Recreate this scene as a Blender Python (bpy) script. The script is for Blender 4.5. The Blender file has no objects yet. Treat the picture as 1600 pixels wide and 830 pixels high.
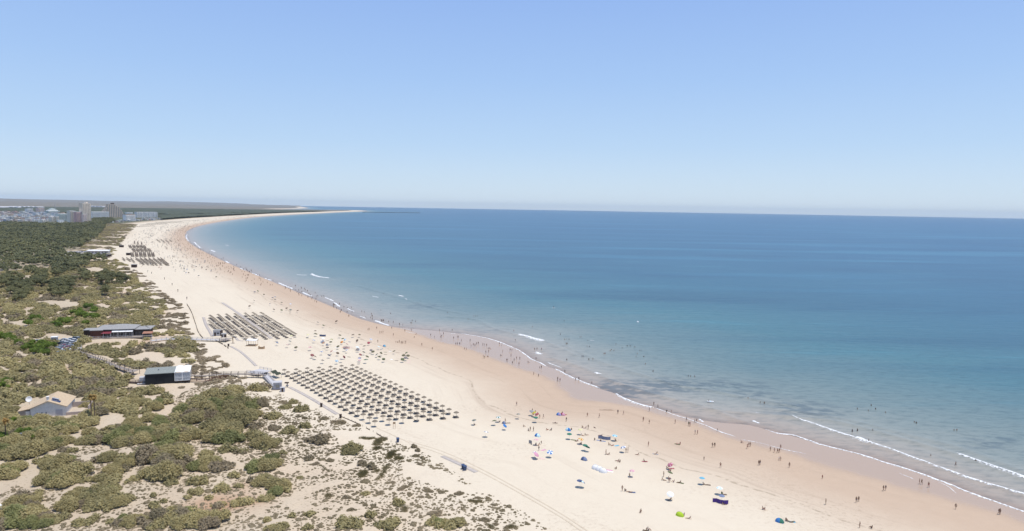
import bpy, bmesh, math, random
import numpy as np
from mathutils import Vector, Matrix

random.seed(7); RNG = np.random.default_rng(11)
S = bpy.context.scene
COL = S.collection
PI = math.pi

# ------------------------------------------------------------------ camera
CAM_H = 80.0
F_PX = 1060.0
W_PX, H_PX = 1600.0, 830.0
PITCH = math.radians(4.86)
ROLL = math.radians(0.975)
_F = np.array([0, math.cos(PITCH), -math.sin(PITCH)])
_R0 = np.array([1.0, 0, 0])
_U0 = np.array([0, math.sin(PITCH), math.cos(PITCH)])
_R = math.cos(ROLL) * _R0 + math.sin(ROLL) * _U0
_U = -math.sin(ROLL) * _R0 + math.cos(ROLL) * _U0
cam_d = bpy.data.cameras.new('camera')
cam = bpy.data.objects.new('camera', cam_d)
COL.objects.link(cam)
cam.matrix_world = Matrix(((_R[0], _U[0], -_F[0], 0), (_R[1], _U[1], -_F[1], 0), (_R[2], _U[2], -_F[2], CAM_H), (0, 0, 0, 1)))
cam_d.sensor_width = 36.0
cam_d.lens = F_PX / W_PX * 36.0
cam_d.clip_start = 1.0
cam_d.clip_end = 120000.0
S.camera = cam

# ------------------------------------------------------------------ light
SUN_EL = math.radians(76)
SUN_AZ = math.radians(100)          # clockwise from +Y (forward) towards +X (the sea)
wd = bpy.data.worlds.new('World'); S.world = wd; wd.use_nodes = True
wn = wd.node_tree.nodes; wl = wd.node_tree.links
bg = wn['Background']
sky = wn.new('ShaderNodeTexSky'); sky.sky_type = 'NISHITA'; sky.sun_disc = False
sky.sun_elevation = SUN_EL; sky.sun_rotation = SUN_AZ
sky.air_density = 1.0; sky.dust_density = 0.4; sky.ozone_density = 4.0; sky.altitude = 80
# low summer air: the band above the horizon pales towards it
tc = wn.new('ShaderNodeTexCoord'); sp = wn.new('ShaderNodeSeparateXYZ'); wl.new(tc.outputs['Generated'], sp.inputs[0])
rp = wn.new('ShaderNodeValToRGB'); wl.new(sp.outputs[2], rp.inputs[0]); cr = rp.color_ramp
SKYK = 1 / 0.12
stops = [(0.0, (.67, .79, .91)), (0.03, (.60, .745, .90)), (0.09, (.485, .665, .905)), (0.18, (.385, .575, .90)), (0.29, (.305, .48, .87)), (0.6, (.15, .27, .56)), (1.0, (.10, .19, .44))]
cr.elements[0].position = 0; cr.elements[0].color = (*stops[0][1], 1); cr.elements[1].position = 1; cr.elements[1].color = (*stops[-1][1], 1)
for q, c in stops[1:-1]: e = cr.elements.new(q); e.color = (*c, 1)
ml = wn.new('ShaderNodeVectorMath'); ml.operation = 'SCALE'; ml.inputs['Scale'].default_value = SKYK; wl.new(rp.outputs[0], ml.inputs[0])
mxs = wn.new('ShaderNodeMix'); mxs.data_type = 'RGBA'; mxs.inputs[0].default_value = 0.85
wl.new(sky.outputs[0], mxs.inputs[6]); wl.new(ml.outputs[0], mxs.inputs[7])
wl.new(mxs.outputs[2], bg.inputs[0]); bg.inputs[1].default_value = 0.12
sl = bpy.data.lights.new('sun', 'SUN'); sl.energy = 3.9; sl.angle = math.radians(0.5); sl.color = (1.0, 0.95, 0.87)
sun = bpy.data.objects.new('sun', sl); COL.objects.link(sun)
sdir = Vector((math.sin(SUN_AZ) * math.cos(SUN_EL), math.cos(SUN_AZ) * math.cos(SUN_EL), math.sin(SUN_EL)))
sun.rotation_euler = sdir.to_track_quat('Z', 'Y').to_euler()
sun.location = (0, 0, 300)
vs = S.view_settings
vs.view_transform = 'Standard'; vs.look = 'None'; vs.gamma = 1.0; vs.exposure = 0.08; vs.use_curve_mapping = False
S.cycles.max_bounces = 4; S.cycles.diffuse_bounces = 2; S.cycles.glossy_bounces = 2
S.cycles.transparent_max_bounces = 12; S.cycles.volume_bounces = 0
S.cycles.use_denoising = True

# ------------------------------------------------------------------ photo pixel <-> world
def ray(px, py):
    px = np.asarray(px, float); py = np.asarray(py, float)
    return (_F[:, None] * F_PX + _R[:, None] * (px - W_PX / 2) - _U[:, None] * (py - H_PX / 2))
def at_z(px, py, z=0.0):
    d = ray(np.atleast_1d(px), np.atleast_1d(py))
    t = (z - CAM_H) / d[2]
    return np.stack([d[0] * t, d[1] * t], 1)
def project(x, y, z):
    x = np.asarray(x, float); y = np.asarray(y, float); z = np.asarray(z, float) - CAM_H
    f = x * _F[0] + y * _F[1] + z * _F[2]
    r = x * _R[0] + y * _R[1] + z * _R[2]
    u = x * _U[0] + y * _U[1] + z * _U[2]
    return W_PX / 2 + F_PX * r / f, H_PX / 2 - F_PX * u / f
def zl(ox, oy, s, pts):            # coordinates read off an enlarged crop -> photo coordinates
    return [(ox + p[0] / s, oy + p[1] / s) + tuple(p[2:]) for p in pts]

# ------------------------------------------------------------------ noise
def _hash(ix, iy, seed):
    n = (ix.astype(np.int64) * 374761393 + iy.astype(np.int64) * 668265263 + seed * 974711) & 0x7fffffff
    n = ((n ^ (n >> 13)) * 1274126177) & 0x7fffffff
    n = (n ^ (n >> 16)) & 0xffff
    return n / 65535.0
def vnoise(x, y, seed=0):
    x = np.asarray(x, float); y = np.asarray(y, float)
    ix = np.floor(x); iy = np.floor(y); fx = x - ix; fy = y - iy
    fx = fx * fx * (3 - 2 * fx); fy = fy * fy * (3 - 2 * fy)
    a = _hash(ix, iy, seed); b = _hash(ix + 1, iy, seed); c = _hash(ix, iy + 1, seed); d = _hash(ix + 1, iy + 1, seed)
    return (a * (1 - fx) + b * fx) * (1 - fy) + (c * (1 - fx) + d * fx) * fy
def fbm(x, y, seed=0, oct=3):
    v = 0; a = 0.5
    for k in range(oct):
        v = v + a * vnoise(x * 2 ** k, y * 2 ** k, seed + k * 7); a *= 0.5
    return v / (1 - 0.5 ** oct)
def sstep(a, b, x):
    t = np.clip((np.asarray(x, float) - a) / (b - a), 0, 1); return t * t * (3 - 2 * t)

# ------------------------------------------------------------------ coast lines, traced and laid on the ground
SPIT = [(400, 339.2), (420, 337.8), (450, 335.8), (480, 334.2), (510, 332.8), (535, 331.6), (556, 330.9), (575, 329.9)]
INLET = [(560, 328.6), (520, 328.2), (470, 327.6), (430, 327.0), (470, 326.2), (482, 325.4), (478, 324.4), (472, 323.2)]
UPPER = [(603, 509), (560, 497.5), (520, 480), (480, 463.5), (440, 446.5), (395, 428), (360, 413), (330, 399), (305, 386), (292, 376), (289, 369), (291, 362), (300, 356.5), (315, 352), (340, 347), (370, 342.6)]
B_PX = [(1600, 822), (1526, 796), (1468, 780), (1440, 773), (1396, 762), (1350, 747), (1280, 728), (1222, 707), (1150, 690), (1100, 672), (1060, 659), (1030, 650), (988, 638), (944, 630), (910, 628), (890, 624), (872, 608), (858, 596), (842, 587), (809, 577), (777, 565), (755, 557), (733, 548), (712, 541), (690, 536.5), (657, 525.6), (634, 516.5)] + UPPER + SPIT
W_PXL = [(1600, 799), (1530, 775), (1480, 755), (1445, 742), (1393, 725), (1340, 709), (1300, 699), (1268, 690), (1237, 681), (1200, 672), (1170, 664), (1121, 660), (1076, 652), (1022, 637), (988, 628), (962, 615), (936, 607), (920, 600), (890, 588), (872, 578), (855, 572.7), (829, 560), (814, 548), (788, 537.5), (764, 529), (733, 523.5), (700, 519), (670, 516), (634, 513)] + UPPER + SPIT
V_PX = [(900, 852), (875, 832), (815, 790), (770, 768), (740, 752), (710, 728), (680, 711), (640, 694), (600, 681), (560, 663), (520, 645), (480, 628), (440, 612), (425, 600), (400, 586), (365, 566), (345, 548), (328, 536), (318, 528), (308, 512), (305, 500), (300, 488), (294, 479), (272, 462), (240, 437), (222, 424), (210, 412), (192, 402), (187, 394), (196, 384), (214, 370), (220, 362), (205, 356), (215, 351), (250, 346.5), (300, 342), (350, 338.8), (400, 335.8), (440, 333.6), (480, 332), (510, 331)]
def world_line(pts, z):
    a = np.array(pts, float); return at_z(a[:, 0], a[:, 1], z)
def densify(P, step_frac=0.02):
    out = [P[0]]
    for i in range(len(P) - 1):                       # Catmull-Rom
        p0 = P[max(i - 1, 0)]; p1 = P[i]; p2 = P[i + 1]; p3 = P[min(i + 2, len(P) - 1)]
        for t in (0.25, 0.5, 0.75, 1.0):
            out.append(0.5 * ((2 * p1) + (-p0 + p2) * t + (2 * p0 - 5 * p1 + 4 * p2 - p3) * t * t + (-p0 + 3 * p1 - 3 * p2 + p3) * t ** 3))
    return np.array(out)
def extend(P, L=900.0):
    d = P[0] - P[4]; d = d / np.linalg.norm(d); d2 = d * 0.9 + np.array([0.1, -0.4]); d2 /= np.linalg.norm(d2)
    return np.vstack([[P[0] + d * 60 + d2 * L], [P[0] + d * 60], P])
Wl = extend(densify(world_line(W_PXL, 0.0)))
Bl = extend(densify(world_line(B_PX, 0.35)))
Vl = extend(densify(world_line(V_PX, 3.0)))
INl = world_line(INLET, 0.0)
def close(P, tail):
    return np.vstack([P, tail, [[-60000, 60000], [-60000, -3000], [P[0][0], -3000]]])
FAR = at_z([472, 470], [322.9, 322.6], 0.0)
WPOLY = close(Wl, np.vstack([INl, FAR]))
BPOLY = close(Bl, np.vstack([INl, FAR]))
VPOLY = close(Vl, at_z([470, 420], [330.6, 330.0], 0.0) * 1.0)
def inpoly(x, y, poly):
    c = np.zeros(np.shape(x), bool); n = len(poly); j = n - 1
    for i in range(n):
        xi, yi = poly[i]; xj, yj = poly[j]
        if yi != yj:
            m = ((yi > y) != (yj > y)) & (x < (xj - xi) * (y - yi) / (yj - yi) + xi)
            c ^= m
        j = i
    return c
def dline(x, y, L):
    best = np.full(np.shape(x), 1e18)
    for i in range(len(L) - 1):
        ax, ay = L[i]; bx, by = L[i + 1]; dx, dy = bx - ax, by - ay; q = dx * dx + dy * dy
        if q < 1e-9: continue
        t = np.clip(((x - ax) * dx + (y - ay) * dy) / q, 0, 1)
        e = (x - ax - t * dx) ** 2 + (y - ay - t * dy) ** 2
        best = np.minimum(best, e)
    return np.sqrt(best)
WL2 = np.vstack([Wl, INl]); BL2 = np.vstack([Bl, INl])
def coast(x, y):
    x = np.asarray(x, float); y = np.asarray(y, float)
    dW = dline(x, y, WL2) * np.where(inpoly(x, y, WPOLY), 1, -1)
    dB = dline(x, y, BL2) * np.where(inpoly(x, y, BPOLY), 1, -1)
    dV = dline(x, y, Vl) * np.where(inpoly(x, y, VPOLY), 1, -1)
    dV = np.where(np.hypot(x, y) > 6500, np.maximum(dV, np.minimum(dW, dB) - 160), dV)
    return dW, dB, dV
_G = None
def coast_q(x, y):                 # the same distances, looked up on a 2.5 m grid where it covers the points
    global _G
    x = np.asarray(x, float); y = np.asarray(y, float)
    if x.size == 0 or x.min() < -890 or x.max() > 490 or y.min() < 90 or y.max() > 1390: return coast(x, y)
    if _G is None:
        gx, gy = np.meshgrid(np.arange(-900, 502, 2.5), np.arange(80, 1402, 2.5)); _G = [c.reshape(gx.shape) for c in coast(gx.ravel(), gy.ravel())]
    u = (x + 900) / 2.5; v = (y - 80) / 2.5; i = u.astype(int); j = v.astype(int); u = u - i; v = v - j
    return tuple((g[j, i] * (1 - u) + g[j, i + 1] * u) * (1 - v) + (g[j + 1, i] * (1 - u) + g[j + 1, i + 1] * u) * v for g in _G)
def height(x, y, c=None):
    x = np.asarray(x, float); y = np.asarray(y, float)
    dW, dB, dV = coast_q(x, y) if c is None else c
    R = np.hypot(x, y)
    z = np.where(dW < 0, -np.minimum(0.035 * -dW + 0.01, 8.0), 0.0)
    band = (dW >= 0) & (dB < 0)
    z = np.where(band, 0.35 * dW / np.maximum(dW - dB, 0.01), z)
    inl = 0.35 + 2.4 * sstep(0, 80, dB) + 0.10 * (fbm(x / 9, y / 9, 3) - .5) * sstep(5, 30, dB)
    z = np.where(dB >= 0, inl, z)
    dn = sstep(0, 14, dV)
    z = z + dn * (2.2 * fbm(x / 38, y / 38, 21) * sstep(2, 60, dV) + 1.1 * (fbm(x / 7.5, y / 7.5, 33) - 0.25) + 0.35 * fbm(x / 2.3, y / 2.3, 41, 2)) * (1 - sstep(1500, 3000, R) * 0.8)
    hills = sstep(7500, 17000, R) * sstep(600, 9000, dW) * (30 + 95 * fbm(x / 3200, y / 2200, 55, 4))
    z = z + np.where(dW > 0, hills * np.clip((-x + 1500) / 9000, 0.12, 1), 0)
    return z
def hit(px, py):                   # ground point seen at a photo pixel (arrays or scalars)
    px = np.atleast_1d(np.asarray(px, float)); py = np.atleast_1d(np.asarray(py, float))
    z = np.full(px.shape, 2.5)
    d = ray(px, py)
    for _ in range(7):
        t = (z - CAM_H) / d[2]; x = d[0] * t; y = d[1] * t
        z = 0.5 * z + 0.5 * height(x, y) if _ > 3 else height(x, y)
    return x, y, height(x, y)
def hit1(px, py):
    x, y, z = hit(px, py); return float(x[0]), float(y[0]), float(z[0])
def gz(x, y): return float(height(np.array([x]), np.array([y]))[0])
PXM = lambda y: math.hypot(1, 0) * F_PX / y      # photo pixels per metre at forward distance y

# ------------------------------------------------------------------ object helpers
def tag(o, label=None, cat=None, group=None, kind=None):
    if label: o['label'] = label
    if cat: o['category'] = cat
    if group: o['group'] = group
    if kind: o['kind'] = kind
    return o
def thing(name, label, cat, loc=(0, 0, 0), rz=0.0, group=None):
    o = bpy.data.objects.new(name, None); COL.objects.link(o)
    o.location = loc; o.rotation_euler = (0, 0, rz); o.empty_display_size = 0.5
    return tag(o, label, cat, group)
def link(name, me, parent=None):
    o = bpy.data.objects.new(name, me); COL.objects.link(o)
    if parent is not None: o.parent = parent
    return o
def mesh_np(name, V, F, mat=None, attrs=None, smooth=False):
    me = bpy.data.meshes.new(name)
    V = np.asarray(V, np.float32); F = np.asarray(F, np.int32); k = F.shape[1]
    me.vertices.add(len(V)); me.vertices.foreach_set('co', V.ravel())
    me.loops.add(F.size); me.loops.foreach_set('vertex_index', F.ravel())
    me.polygons.add(len(F)); me.polygons.foreach_set('loop_start', np.arange(0, F.size, k, dtype=np.int32))
    me.update(calc_edges=True); me.validate()
    if smooth: me.polygons.foreach_set('use_smooth', np.ones(len(F), bool))
    for an, av in (attrs or {}).items():
        a = me.attributes.new(an, 'FLOAT', 'POINT'); a.data.foreach_set('value', np.asarray(av, np.float32).ravel())
    if mat: me.materials.append(mat)
    return me
class MB:                           # collects shapes into one mesh
    def __init__(self): self.v = []; self.f = []; self.mi = []; self.m = 0
    def add(self, V, F):
        n = len(self.v); self.v += [tuple(map(float, p)) for p in V]; self.f += [tuple(i + n for i in q) for q in F]; self.mi += [self.m] * len(F); return self
    def box(self, x0, x1, y0, y1, z0, z1, rz=0.0, c=None):
        V = [(x, y, z) for z in (z0, z1) for x, y in ((x0, y0), (x1, y0), (x1, y1), (x0, y1))]
        if rz:
            cx, cy = c if c else ((x0 + x1) / 2, (y0 + y1) / 2); a, b = math.cos(rz), math.sin(rz)
            V = [(cx + (x - cx) * a - (y - cy) * b, cy + (x - cx) * b + (y - cy) * a, z) for x, y, z in V]
        return self.add(V, [(0, 3, 2, 1), (4, 5, 6, 7), (0, 1, 5, 4), (1, 2, 6, 5), (2, 3, 7, 6), (3, 0, 4, 7)])
    def beam(self, p, q, w, h=None):
        h = h or w; p = Vector(p); q = Vector(q); d = (q - p).normalized()
        s = d.cross(Vector((0, 0, 1)));  s = Vector((1, 0, 0)) if s.length < 1e-4 else s.normalized()
        u = s.cross(d).normalized()
        V = [e + s * (a * w / 2) + u * (b * h / 2) for e in (p, q) for a, b in ((-1, -1), (1, -1), (1, 1), (-1, 1))]
        return self.add(V, [(0, 1, 2, 3), (7, 6, 5, 4), (0, 4, 5, 1), (1, 5, 6, 2), (2, 6, 7, 3), (3, 7, 4, 0)])
    def tube(self, pts, r, n=8, cap=True):
        pts = [Vector(p) for p in pts]; rs = r if isinstance(r, (list, tuple)) else [r] * len(pts); V = []; F = []
        for i, p in enumerate(pts):
            d = (pts[min(i + 1, len(pts) - 1)] - pts[max(i - 1, 0)]).normalized()
            s = d.cross(Vector((0, 1, 0.01))); s = Vector((1, 0, 0)) if s.length < 1e-3 else s.normalized(); u = d.cross(s)
            V += [p + (s * math.cos(2 * PI * k / n) + u * math.sin(2 * PI * k / n)) * rs[i] for k in range(n)]
        for i in range(len(pts) - 1):
            F += [(i * n + k, i * n + (k + 1) % n, (i + 1) * n + (k + 1) % n, (i + 1) * n + k) for k in range(n)]
        if cap: F += [tuple(range(n - 1, -1, -1)), tuple((len(pts) - 1) * n + k for k in range(n))]
        return self.add(V, F)
    def lathe(self, prof, c=(0, 0, 0), n=16, sx=1, sy=1):
        V = []; F = []
        for r, z in prof: V += [(c[0] + sx * r * math.cos(2 * PI * k / n), c[1] + sy * r * math.sin(2 * PI * k / n), c[2] + z) for k in range(n)]
        for i in range(len(prof) - 1):
            F += [(i * n + k, i * n + (k + 1) % n, (i + 1) * n + (k + 1) % n, (i + 1) * n + k) for k in range(n)]
        return self.add(V, F)
    def poly_prism(self, pts, z0, z1):
        n = len(pts); V = [(x, y, z0) for x, y in pts] + [(x, y, z1) for x, y in pts]
        F = [tuple(range(n - 1, -1, -1)), tuple(range(n, 2 * n))] + [(i, (i + 1) % n, n + (i + 1) % n, n + i) for i in range(n)]
        return self.add(V, F)
    def slab(self, quad, t):        # thick panel under a 3D quad
        q = [Vector(p) for p in quad]; nn = len(q); n = (q[1] - q[0]).cross(q[2] - q[0]).normalized()
        if n.z < 0: n = -n
        V = [p for p in q] + [p - n * t for p in q]
        F = [tuple(range(nn)), tuple(range(2 * nn - 1, nn - 1, -1))] + [(i, i + nn, (i + 1) % nn + nn, (i + 1) % nn) for i in range(nn)]
        return self.add(V, F)
    def mesh(self, name, mats, smooth=False, recalc=False):
        me = bpy.data.meshes.new(name); me.from_pydata(self.v, [], self.f)
        for m in (mats if isinstance(mats, (list, tuple)) else [mats]): me.materials.append(m)
        me.polygons.foreach_set('material_index', self.mi)
        if smooth: me.polygons.foreach_set('use_smooth', [True] * len(self.f))
        if recalc:
            b = bmesh.new(); b.from_mesh(me); bmesh.ops.recalc_face_normals(b, faces=b.faces); b.to_mesh(me); b.free()
        me.update(); return me
    def build(self, name, mats, parent=None, smooth=False, recalc=True):
        return link(name, self.mesh(name, mats, smooth, recalc), parent)

# ------------------------------------------------------------------ labels: closest to which landmark, on which side
LAND = [(75, 640, 'the white gabled house'), (258, 590, 'the black pavilion'), (433, 601, 'the grey beach kiosk'), (178, 520, 'the wooden restaurant'), (146, 645, 'the two dry palms'), (586, 658, 'the dune corner of the near parasols'),
        (725, 731, 'the pair of blue bins'), (621, 689, 'the single blue bin'), (5, 789, 'the white tarpaulin'), (337, 519, 'the timber hut by the middle parasols'), (713, 642, 'the seaward corner of the near parasols'), (444, 578, 'the inland corner of the near parasols')]
LAND_SEA = [(1062, 806, 'the lime green tent'), (1219, 812, 'the blue and green tent'), (1125, 783, 'the purple windbreak'), (938, 732, 'the white shade tents'), (906, 757, 'the navy parasol pair'), (838, 692, 'the pink parasol'), (776, 660, 'the green and white parasol'), (917, 703, 'the green parasols'), (713, 642, 'the seaward corner of the near parasols'), (1110, 627, 'the inflatable boat'), (600, 540, 'the bright blue tent'), (484, 546, 'the crimson parasol'), (551, 520, 'the near parasols'), (462, 521, 'the middle parasols'), (876, 647, 'the blue and red tents'), (1000, 503, 'the white buoy'), (865, 481, 'the paddle board'), (500, 432, 'the far breaking wave'), (830, 528, 'the middle breaking wave'), (1510, 717, 'the near breaking wave'), (394, 536, 'the white canopy shelter')]
def near_labels(items, land, noun):
    """items: (px, py, adjective words). -> labels naming each by its order from the nearest landmark on one side"""
    key = {}
    for i, (x, y, adj) in enumerate(items):
        j = min(range(len(land)), key=lambda q: (land[q][0] - x) ** 2 + 4 * (land[q][1] - y) ** 2); dx, dy = x - land[j][0], (y - land[j][1]) * 1.6
        side = ('left of' if dx < 0 else 'right of') if abs(dx) > abs(dy) else ('behind' if dy < 0 else 'in front of')
        key.setdefault((j, side, adj), []).append((math.hypot(dx, dy), i))
    out = [None] * len(items)
    for (j, side, adj), L in key.items():
        L.sort()
        for n, (_, i) in enumerate(L):
            a = f'{adj} {noun}'.strip(); o = ('closest ' if len(L) > 1 and n == 0 else '' if n == 0 else ordn(n) + ' closest ')
            out[i] = (o + a + ' ' + side + ' ' + land[j][2]) if o else (a + ' just ' + side + ' ' + land[j][2])
    return out
ORD = ['first', 'second', 'third', 'fourth', 'fifth', 'sixth', 'seventh', 'eighth', 'ninth', 'tenth', 'eleventh', 'twelfth', 'thirteenth', 'fourteenth', 'fifteenth', 'sixteenth', 'seventeenth', 'eighteenth', 'nineteenth']
TENS = ['twent', 'thirt', 'fort', 'fift', 'sixt', 'sevent', 'eight', 'ninet']
def ordn(i):
    n = i + 1
    if n < 20: return ORD[i]
    return TENS[n // 10 - 2] + ('ieth' if n % 10 == 0 else 'y-' + ORD[n % 10 - 1])
# ------------------------------------------------------------------ material helpers
MATS = {}
class NT:
    def __init__(self, name):
        self.m = bpy.data.materials.new(name); self.m.use_nodes = True; self.t = self.m.node_tree
        self.n = self.t.nodes; self.l = self.t.links; self.b = self.n['Principled BSDF']; self.out = self.n['Material Output']
        MATS[name] = self.m
    def node(self, typ, **kw):
        n = self.n.new(typ)
        for k, v in kw.items(): setattr(n, k, v)
        return n
    def set(self, sock, v):
        if hasattr(v, 'is_linked') or isinstance(v, bpy.types.NodeSocket): self.l.new(v, sock)
        else: sock.default_value = v
    def math(self, op, a, b=0.0, c=None, clamp=False):
        n = self.node('ShaderNodeMath', operation=op); n.use_clamp = clamp
        self.set(n.inputs[0], a); self.set(n.inputs[1], b)
        if c is not None: self.set(n.inputs[2], c)
        return n.outputs[0]
    def noise(self, scale, detail=3, rough=0.55, vec=None, dist=0.0):
        n = self.node('ShaderNodeTexNoise'); n.inputs['Scale'].default_value = scale; n.inputs['Detail'].default_value = detail
        n.inputs['Roughness'].default_value = rough; n.inputs['Distortion'].default_value = dist
        if vec is not None: self.l.new(vec, n.inputs['Vector'])
        return n.outputs['Fac']
    def mapping(self, vec, scale=(1, 1, 1), rot=(0, 0, 0)):
        n = self.node('ShaderNodeMapping'); self.l.new(vec, n.inputs['Vector']); n.inputs['Scale'].default_value = scale; n.inputs['Rotation'].default_value = rot
        return n.outputs[0]
    def pos(self): return self.node('ShaderNodeNewGeometry').outputs['Position']
    def obj(self): return self.node('ShaderNodeTexCoord').outputs['Object']
    def attr(self, name): return self.node('ShaderNodeAttribute', attribute_name=name).outputs['Fac']
    def rand(self): return self.node('ShaderNodeObjectInfo').outputs['Random']
    def rng(self, v, a, b, c=0.0, d=1.0, smooth=True):
        n = self.node('ShaderNodeMapRange'); n.interpolation_type = 'SMOOTHSTEP' if smooth else 'LINEAR'
        self.set(n.inputs[0], v)
        for i, q in enumerate((a, b, c, d)): self.set(n.inputs[i + 1], q)
        return n.outputs[0]
    def mix(self, f, a, b, mode='MIX'):
        n = self.node('ShaderNodeMix', data_type='RGBA', blend_type=mode)
        self.set(n.inputs[0], f)
        self.set(n.inputs[6], a if not isinstance(a, tuple) else (*a, 1)); self.set(n.inputs[7], b if not isinstance(b, tuple) else (*b, 1))
        return n.outputs[2]
    def ramp(self, v, stops):
        n = self.node('ShaderNodeValToRGB'); cr = n.color_ramp
        cr.elements[0].position = stops[0][0]; cr.elements[0].color = (*stops[0][1], 1)
        cr.elements[1].position = stops[-1][0]; cr.elements[1].color = (*stops[-1][1], 1)
        for p, c in stops[1:-1]: e = cr.elements.new(p); e.color = (*c, 1)
        self.l.new(v, n.inputs[0]); return n.outputs[0]
    def bump(self, h, strength=0.3, dist=0.1):
        n = self.node('ShaderNodeBump'); n.inputs['Strength'].default_value = strength; n.inputs['Distance'].default_value = dist
        self.l.new(h, n.inputs['Height']); self.l.new(n.outputs[0], self.b.inputs['Normal']); return n
    def fin(self, col=None, rough=0.8, spec=0.3, metal=0.0):
        if col is not None: self.set(self.b.inputs['Base Color'], (*col, 1) if isinstance(col, tuple) else col)
        self.set(self.b.inputs['Roughness'], rough); self.set(self.b.inputs['Specular IOR Level'], spec); self.b.inputs['Metallic'].default_value = metal
        return self.m
def mat(name, col, rough=0.7, spec=0.3, var=0.12, scale=3.0, metal=0.0, streak=None, alpha=None):
    if name in MATS: return MATS[name]
    t = NT(name); n = t.noise(scale, 4, 0.6, t.mapping(t.obj(), streak) if streak else t.obj())
    lo = tuple(c * (1 - var) for c in col); hi = tuple(min(1, c * (1 + var)) for c in col)
    t.fin(t.mix(t.rng(n, 0.3, 0.7), lo, hi), rough, spec, metal)
    if alpha is not None: t.b.inputs['Alpha'].default_value = alpha
    return t.m
# ================================================================== SETTING
# ---- sand: one sheet out to the horizon
def polar(az, rad):
    A, Rr = np.meshgrid(az, rad); X = Rr * np.sin(A); Y = Rr * np.cos(A)
    na, nr = len(az), len(rad); i = np.arange(nr - 1)[:, None] * na + np.arange(na - 1)[None, :]
    F = np.stack([i, i + 1, i + na + 1, i + na], -1).reshape(-1, 4)[:, ::-1]
    return X.ravel(), Y.ravel(), F
def az_grid(fine):
    return np.concatenate([np.linspace(-PI, -math.radians(48), 40, endpoint=False), np.linspace(-math.radians(48), math.radians(48), fine, endpoint=False), np.linspace(math.radians(48), PI, 40)])
radii = np.concatenate([[2, 40], np.geomspace(90, 900, 560, endpoint=False), np.geomspace(900, 4000, 200, endpoint=False), np.geomspace(4000, 33000, 120)])
AZ = az_grid(760); X, Y, F = polar(AZ, radii)
def coast_grid(az, rad):          # distances on every second line of the grid, the rest interpolated
    ra, aa = np.r_[rad[:-1:2], rad[-1]], np.r_[az[:-1:2], az[-1]]; A, Rr = np.meshgrid(aa, ra); cc = coast(Rr * np.sin(A), Rr * np.cos(A)); out = []
    fr = np.interp(rad, ra, np.arange(len(ra))); fa = np.interp(az, aa, np.arange(len(aa)))
    i0 = np.minimum(fr.astype(int), len(ra) - 2); j0 = np.minimum(fa.astype(int), len(aa) - 2); u = (fr - i0)[:, None]; v = (fa - j0)[None]
    for c in cc:
        g = c.reshape(len(ra), len(aa)); out.append(((g[i0][:, j0] * (1 - u) + g[i0 + 1][:, j0] * u) * (1 - v) + (g[i0][:, j0 + 1] * (1 - u) + g[i0 + 1][:, j0 + 1] * u) * v).ravel())
    return tuple(out)
cst = coast_grid(AZ, radii); Z = height(X, Y, cst)
# sandy clearings inside the scrub that keep their warm colour
t = NT('beach_sand')
p = t.pos(); dB = t.attr('dB'); dW = t.attr('dW'); dV = t.attr('dV')
flat = t.mapping(p, (1, 1, 0))
nbig = t.noise(0.035, 4, 0.6, flat); nmid = t.noise(0.25, 4, 0.6, flat); nfin = t.noise(2.2, 3, 0.7, flat)
edge = t.math('ADD', dB, t.math('MULTIPLY', t.math('SUBTRACT', nbig, 0.5), 16.0))
dry = t.mix(nmid, (0.63, 0.545, 0.425), (0.68, 0.60, 0.475))
damp = t.mix(nmid, (0.47, 0.355, 0.26), (0.53, 0.405, 0.30))
wet = (0.43, 0.32, 0.235)
c1 = t.mix(t.rng(edge, 8.0, 60.0), damp, dry)
# faint raked streaks running along the shore, in step with distance from the water
cmb = t.node('ShaderNodeCombineXYZ'); t.l.new(t.math('MULTIPLY', dB, 0.22), cmb.inputs[0]); 
sx = t.node('ShaderNodeSeparateXYZ'); t.l.new(p, sx.inputs[0]); t.l.new(t.math('MULTIPLY', sx.outputs[1], 0.012), cmb.inputs[1])
stre = t.noise(1.0, 5, 0.65, cmb.outputs[0])
c1 = t.mix(t.math('MULTIPLY', t.rng(stre, 0.52, 0.75), t.rng(dB, 120, 3, 0.12, 0.45)), c1, (0.36, 0.27, 0.20))
c1 = t.mix(t.math('MULTIPLY', t.rng(nfin, 0.56, 0.8), 0.40), c1, (0.42, 0.335, 0.25))
trod = t.math('MULTIPLY', t.rng(t.noise(0.018, 3, 0.6, flat), 0.45, 0.65), t.rng(t.noise(0.8, 5, 0.75, flat), 0.5, 0.66))
c1 = t.mix(t.math('MULTIPLY', trod, 0.55), c1, (0.38, 0.29, 0.21))
wr = t.math('ABSOLUTE', t.math('SUBTRACT', t.math('ADD', dB, t.math('MULTIPLY', t.math('SUBTRACT', t.noise(0.03, 4, 0.6, flat), 0.5), 14.0)), 36.0))
c1 = t.mix(t.math('MULTIPLY', t.math('MULTIPLY', t.rng(wr, 0.9, 0.1), t.rng(t.noise(0.4, 3, 0.6, flat), 0.4, 0.6)), 0.5), c1, (0.25, 0.19, 0.13))
dune = t.mix(t.noise(0.06, 4, 0.6, flat), (0.61, 0.525, 0.40), (0.52, 0.40, 0.285))
dune = t.mix(t.rng(t.noise(0.022, 3, 0.5, flat), 0.56, 0.72), dune, (0.46, 0.29, 0.185))
litter = t.math('MULTIPLY', t.rng(t.noise(1.1, 5, 0.7, flat), 0.5, 0.68), 0.5)
dune = t.mix(litter, dune, (0.27, 0.21, 0.145))
c2 = t.mix(t.rng(dV, -2.0, 45.0), c1, dune)
far_scrub = t.mix(t.noise(0.004, 5, 0.6, flat), (0.075, 0.09, 0.05), (0.14, 0.13, 0.085))
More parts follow.
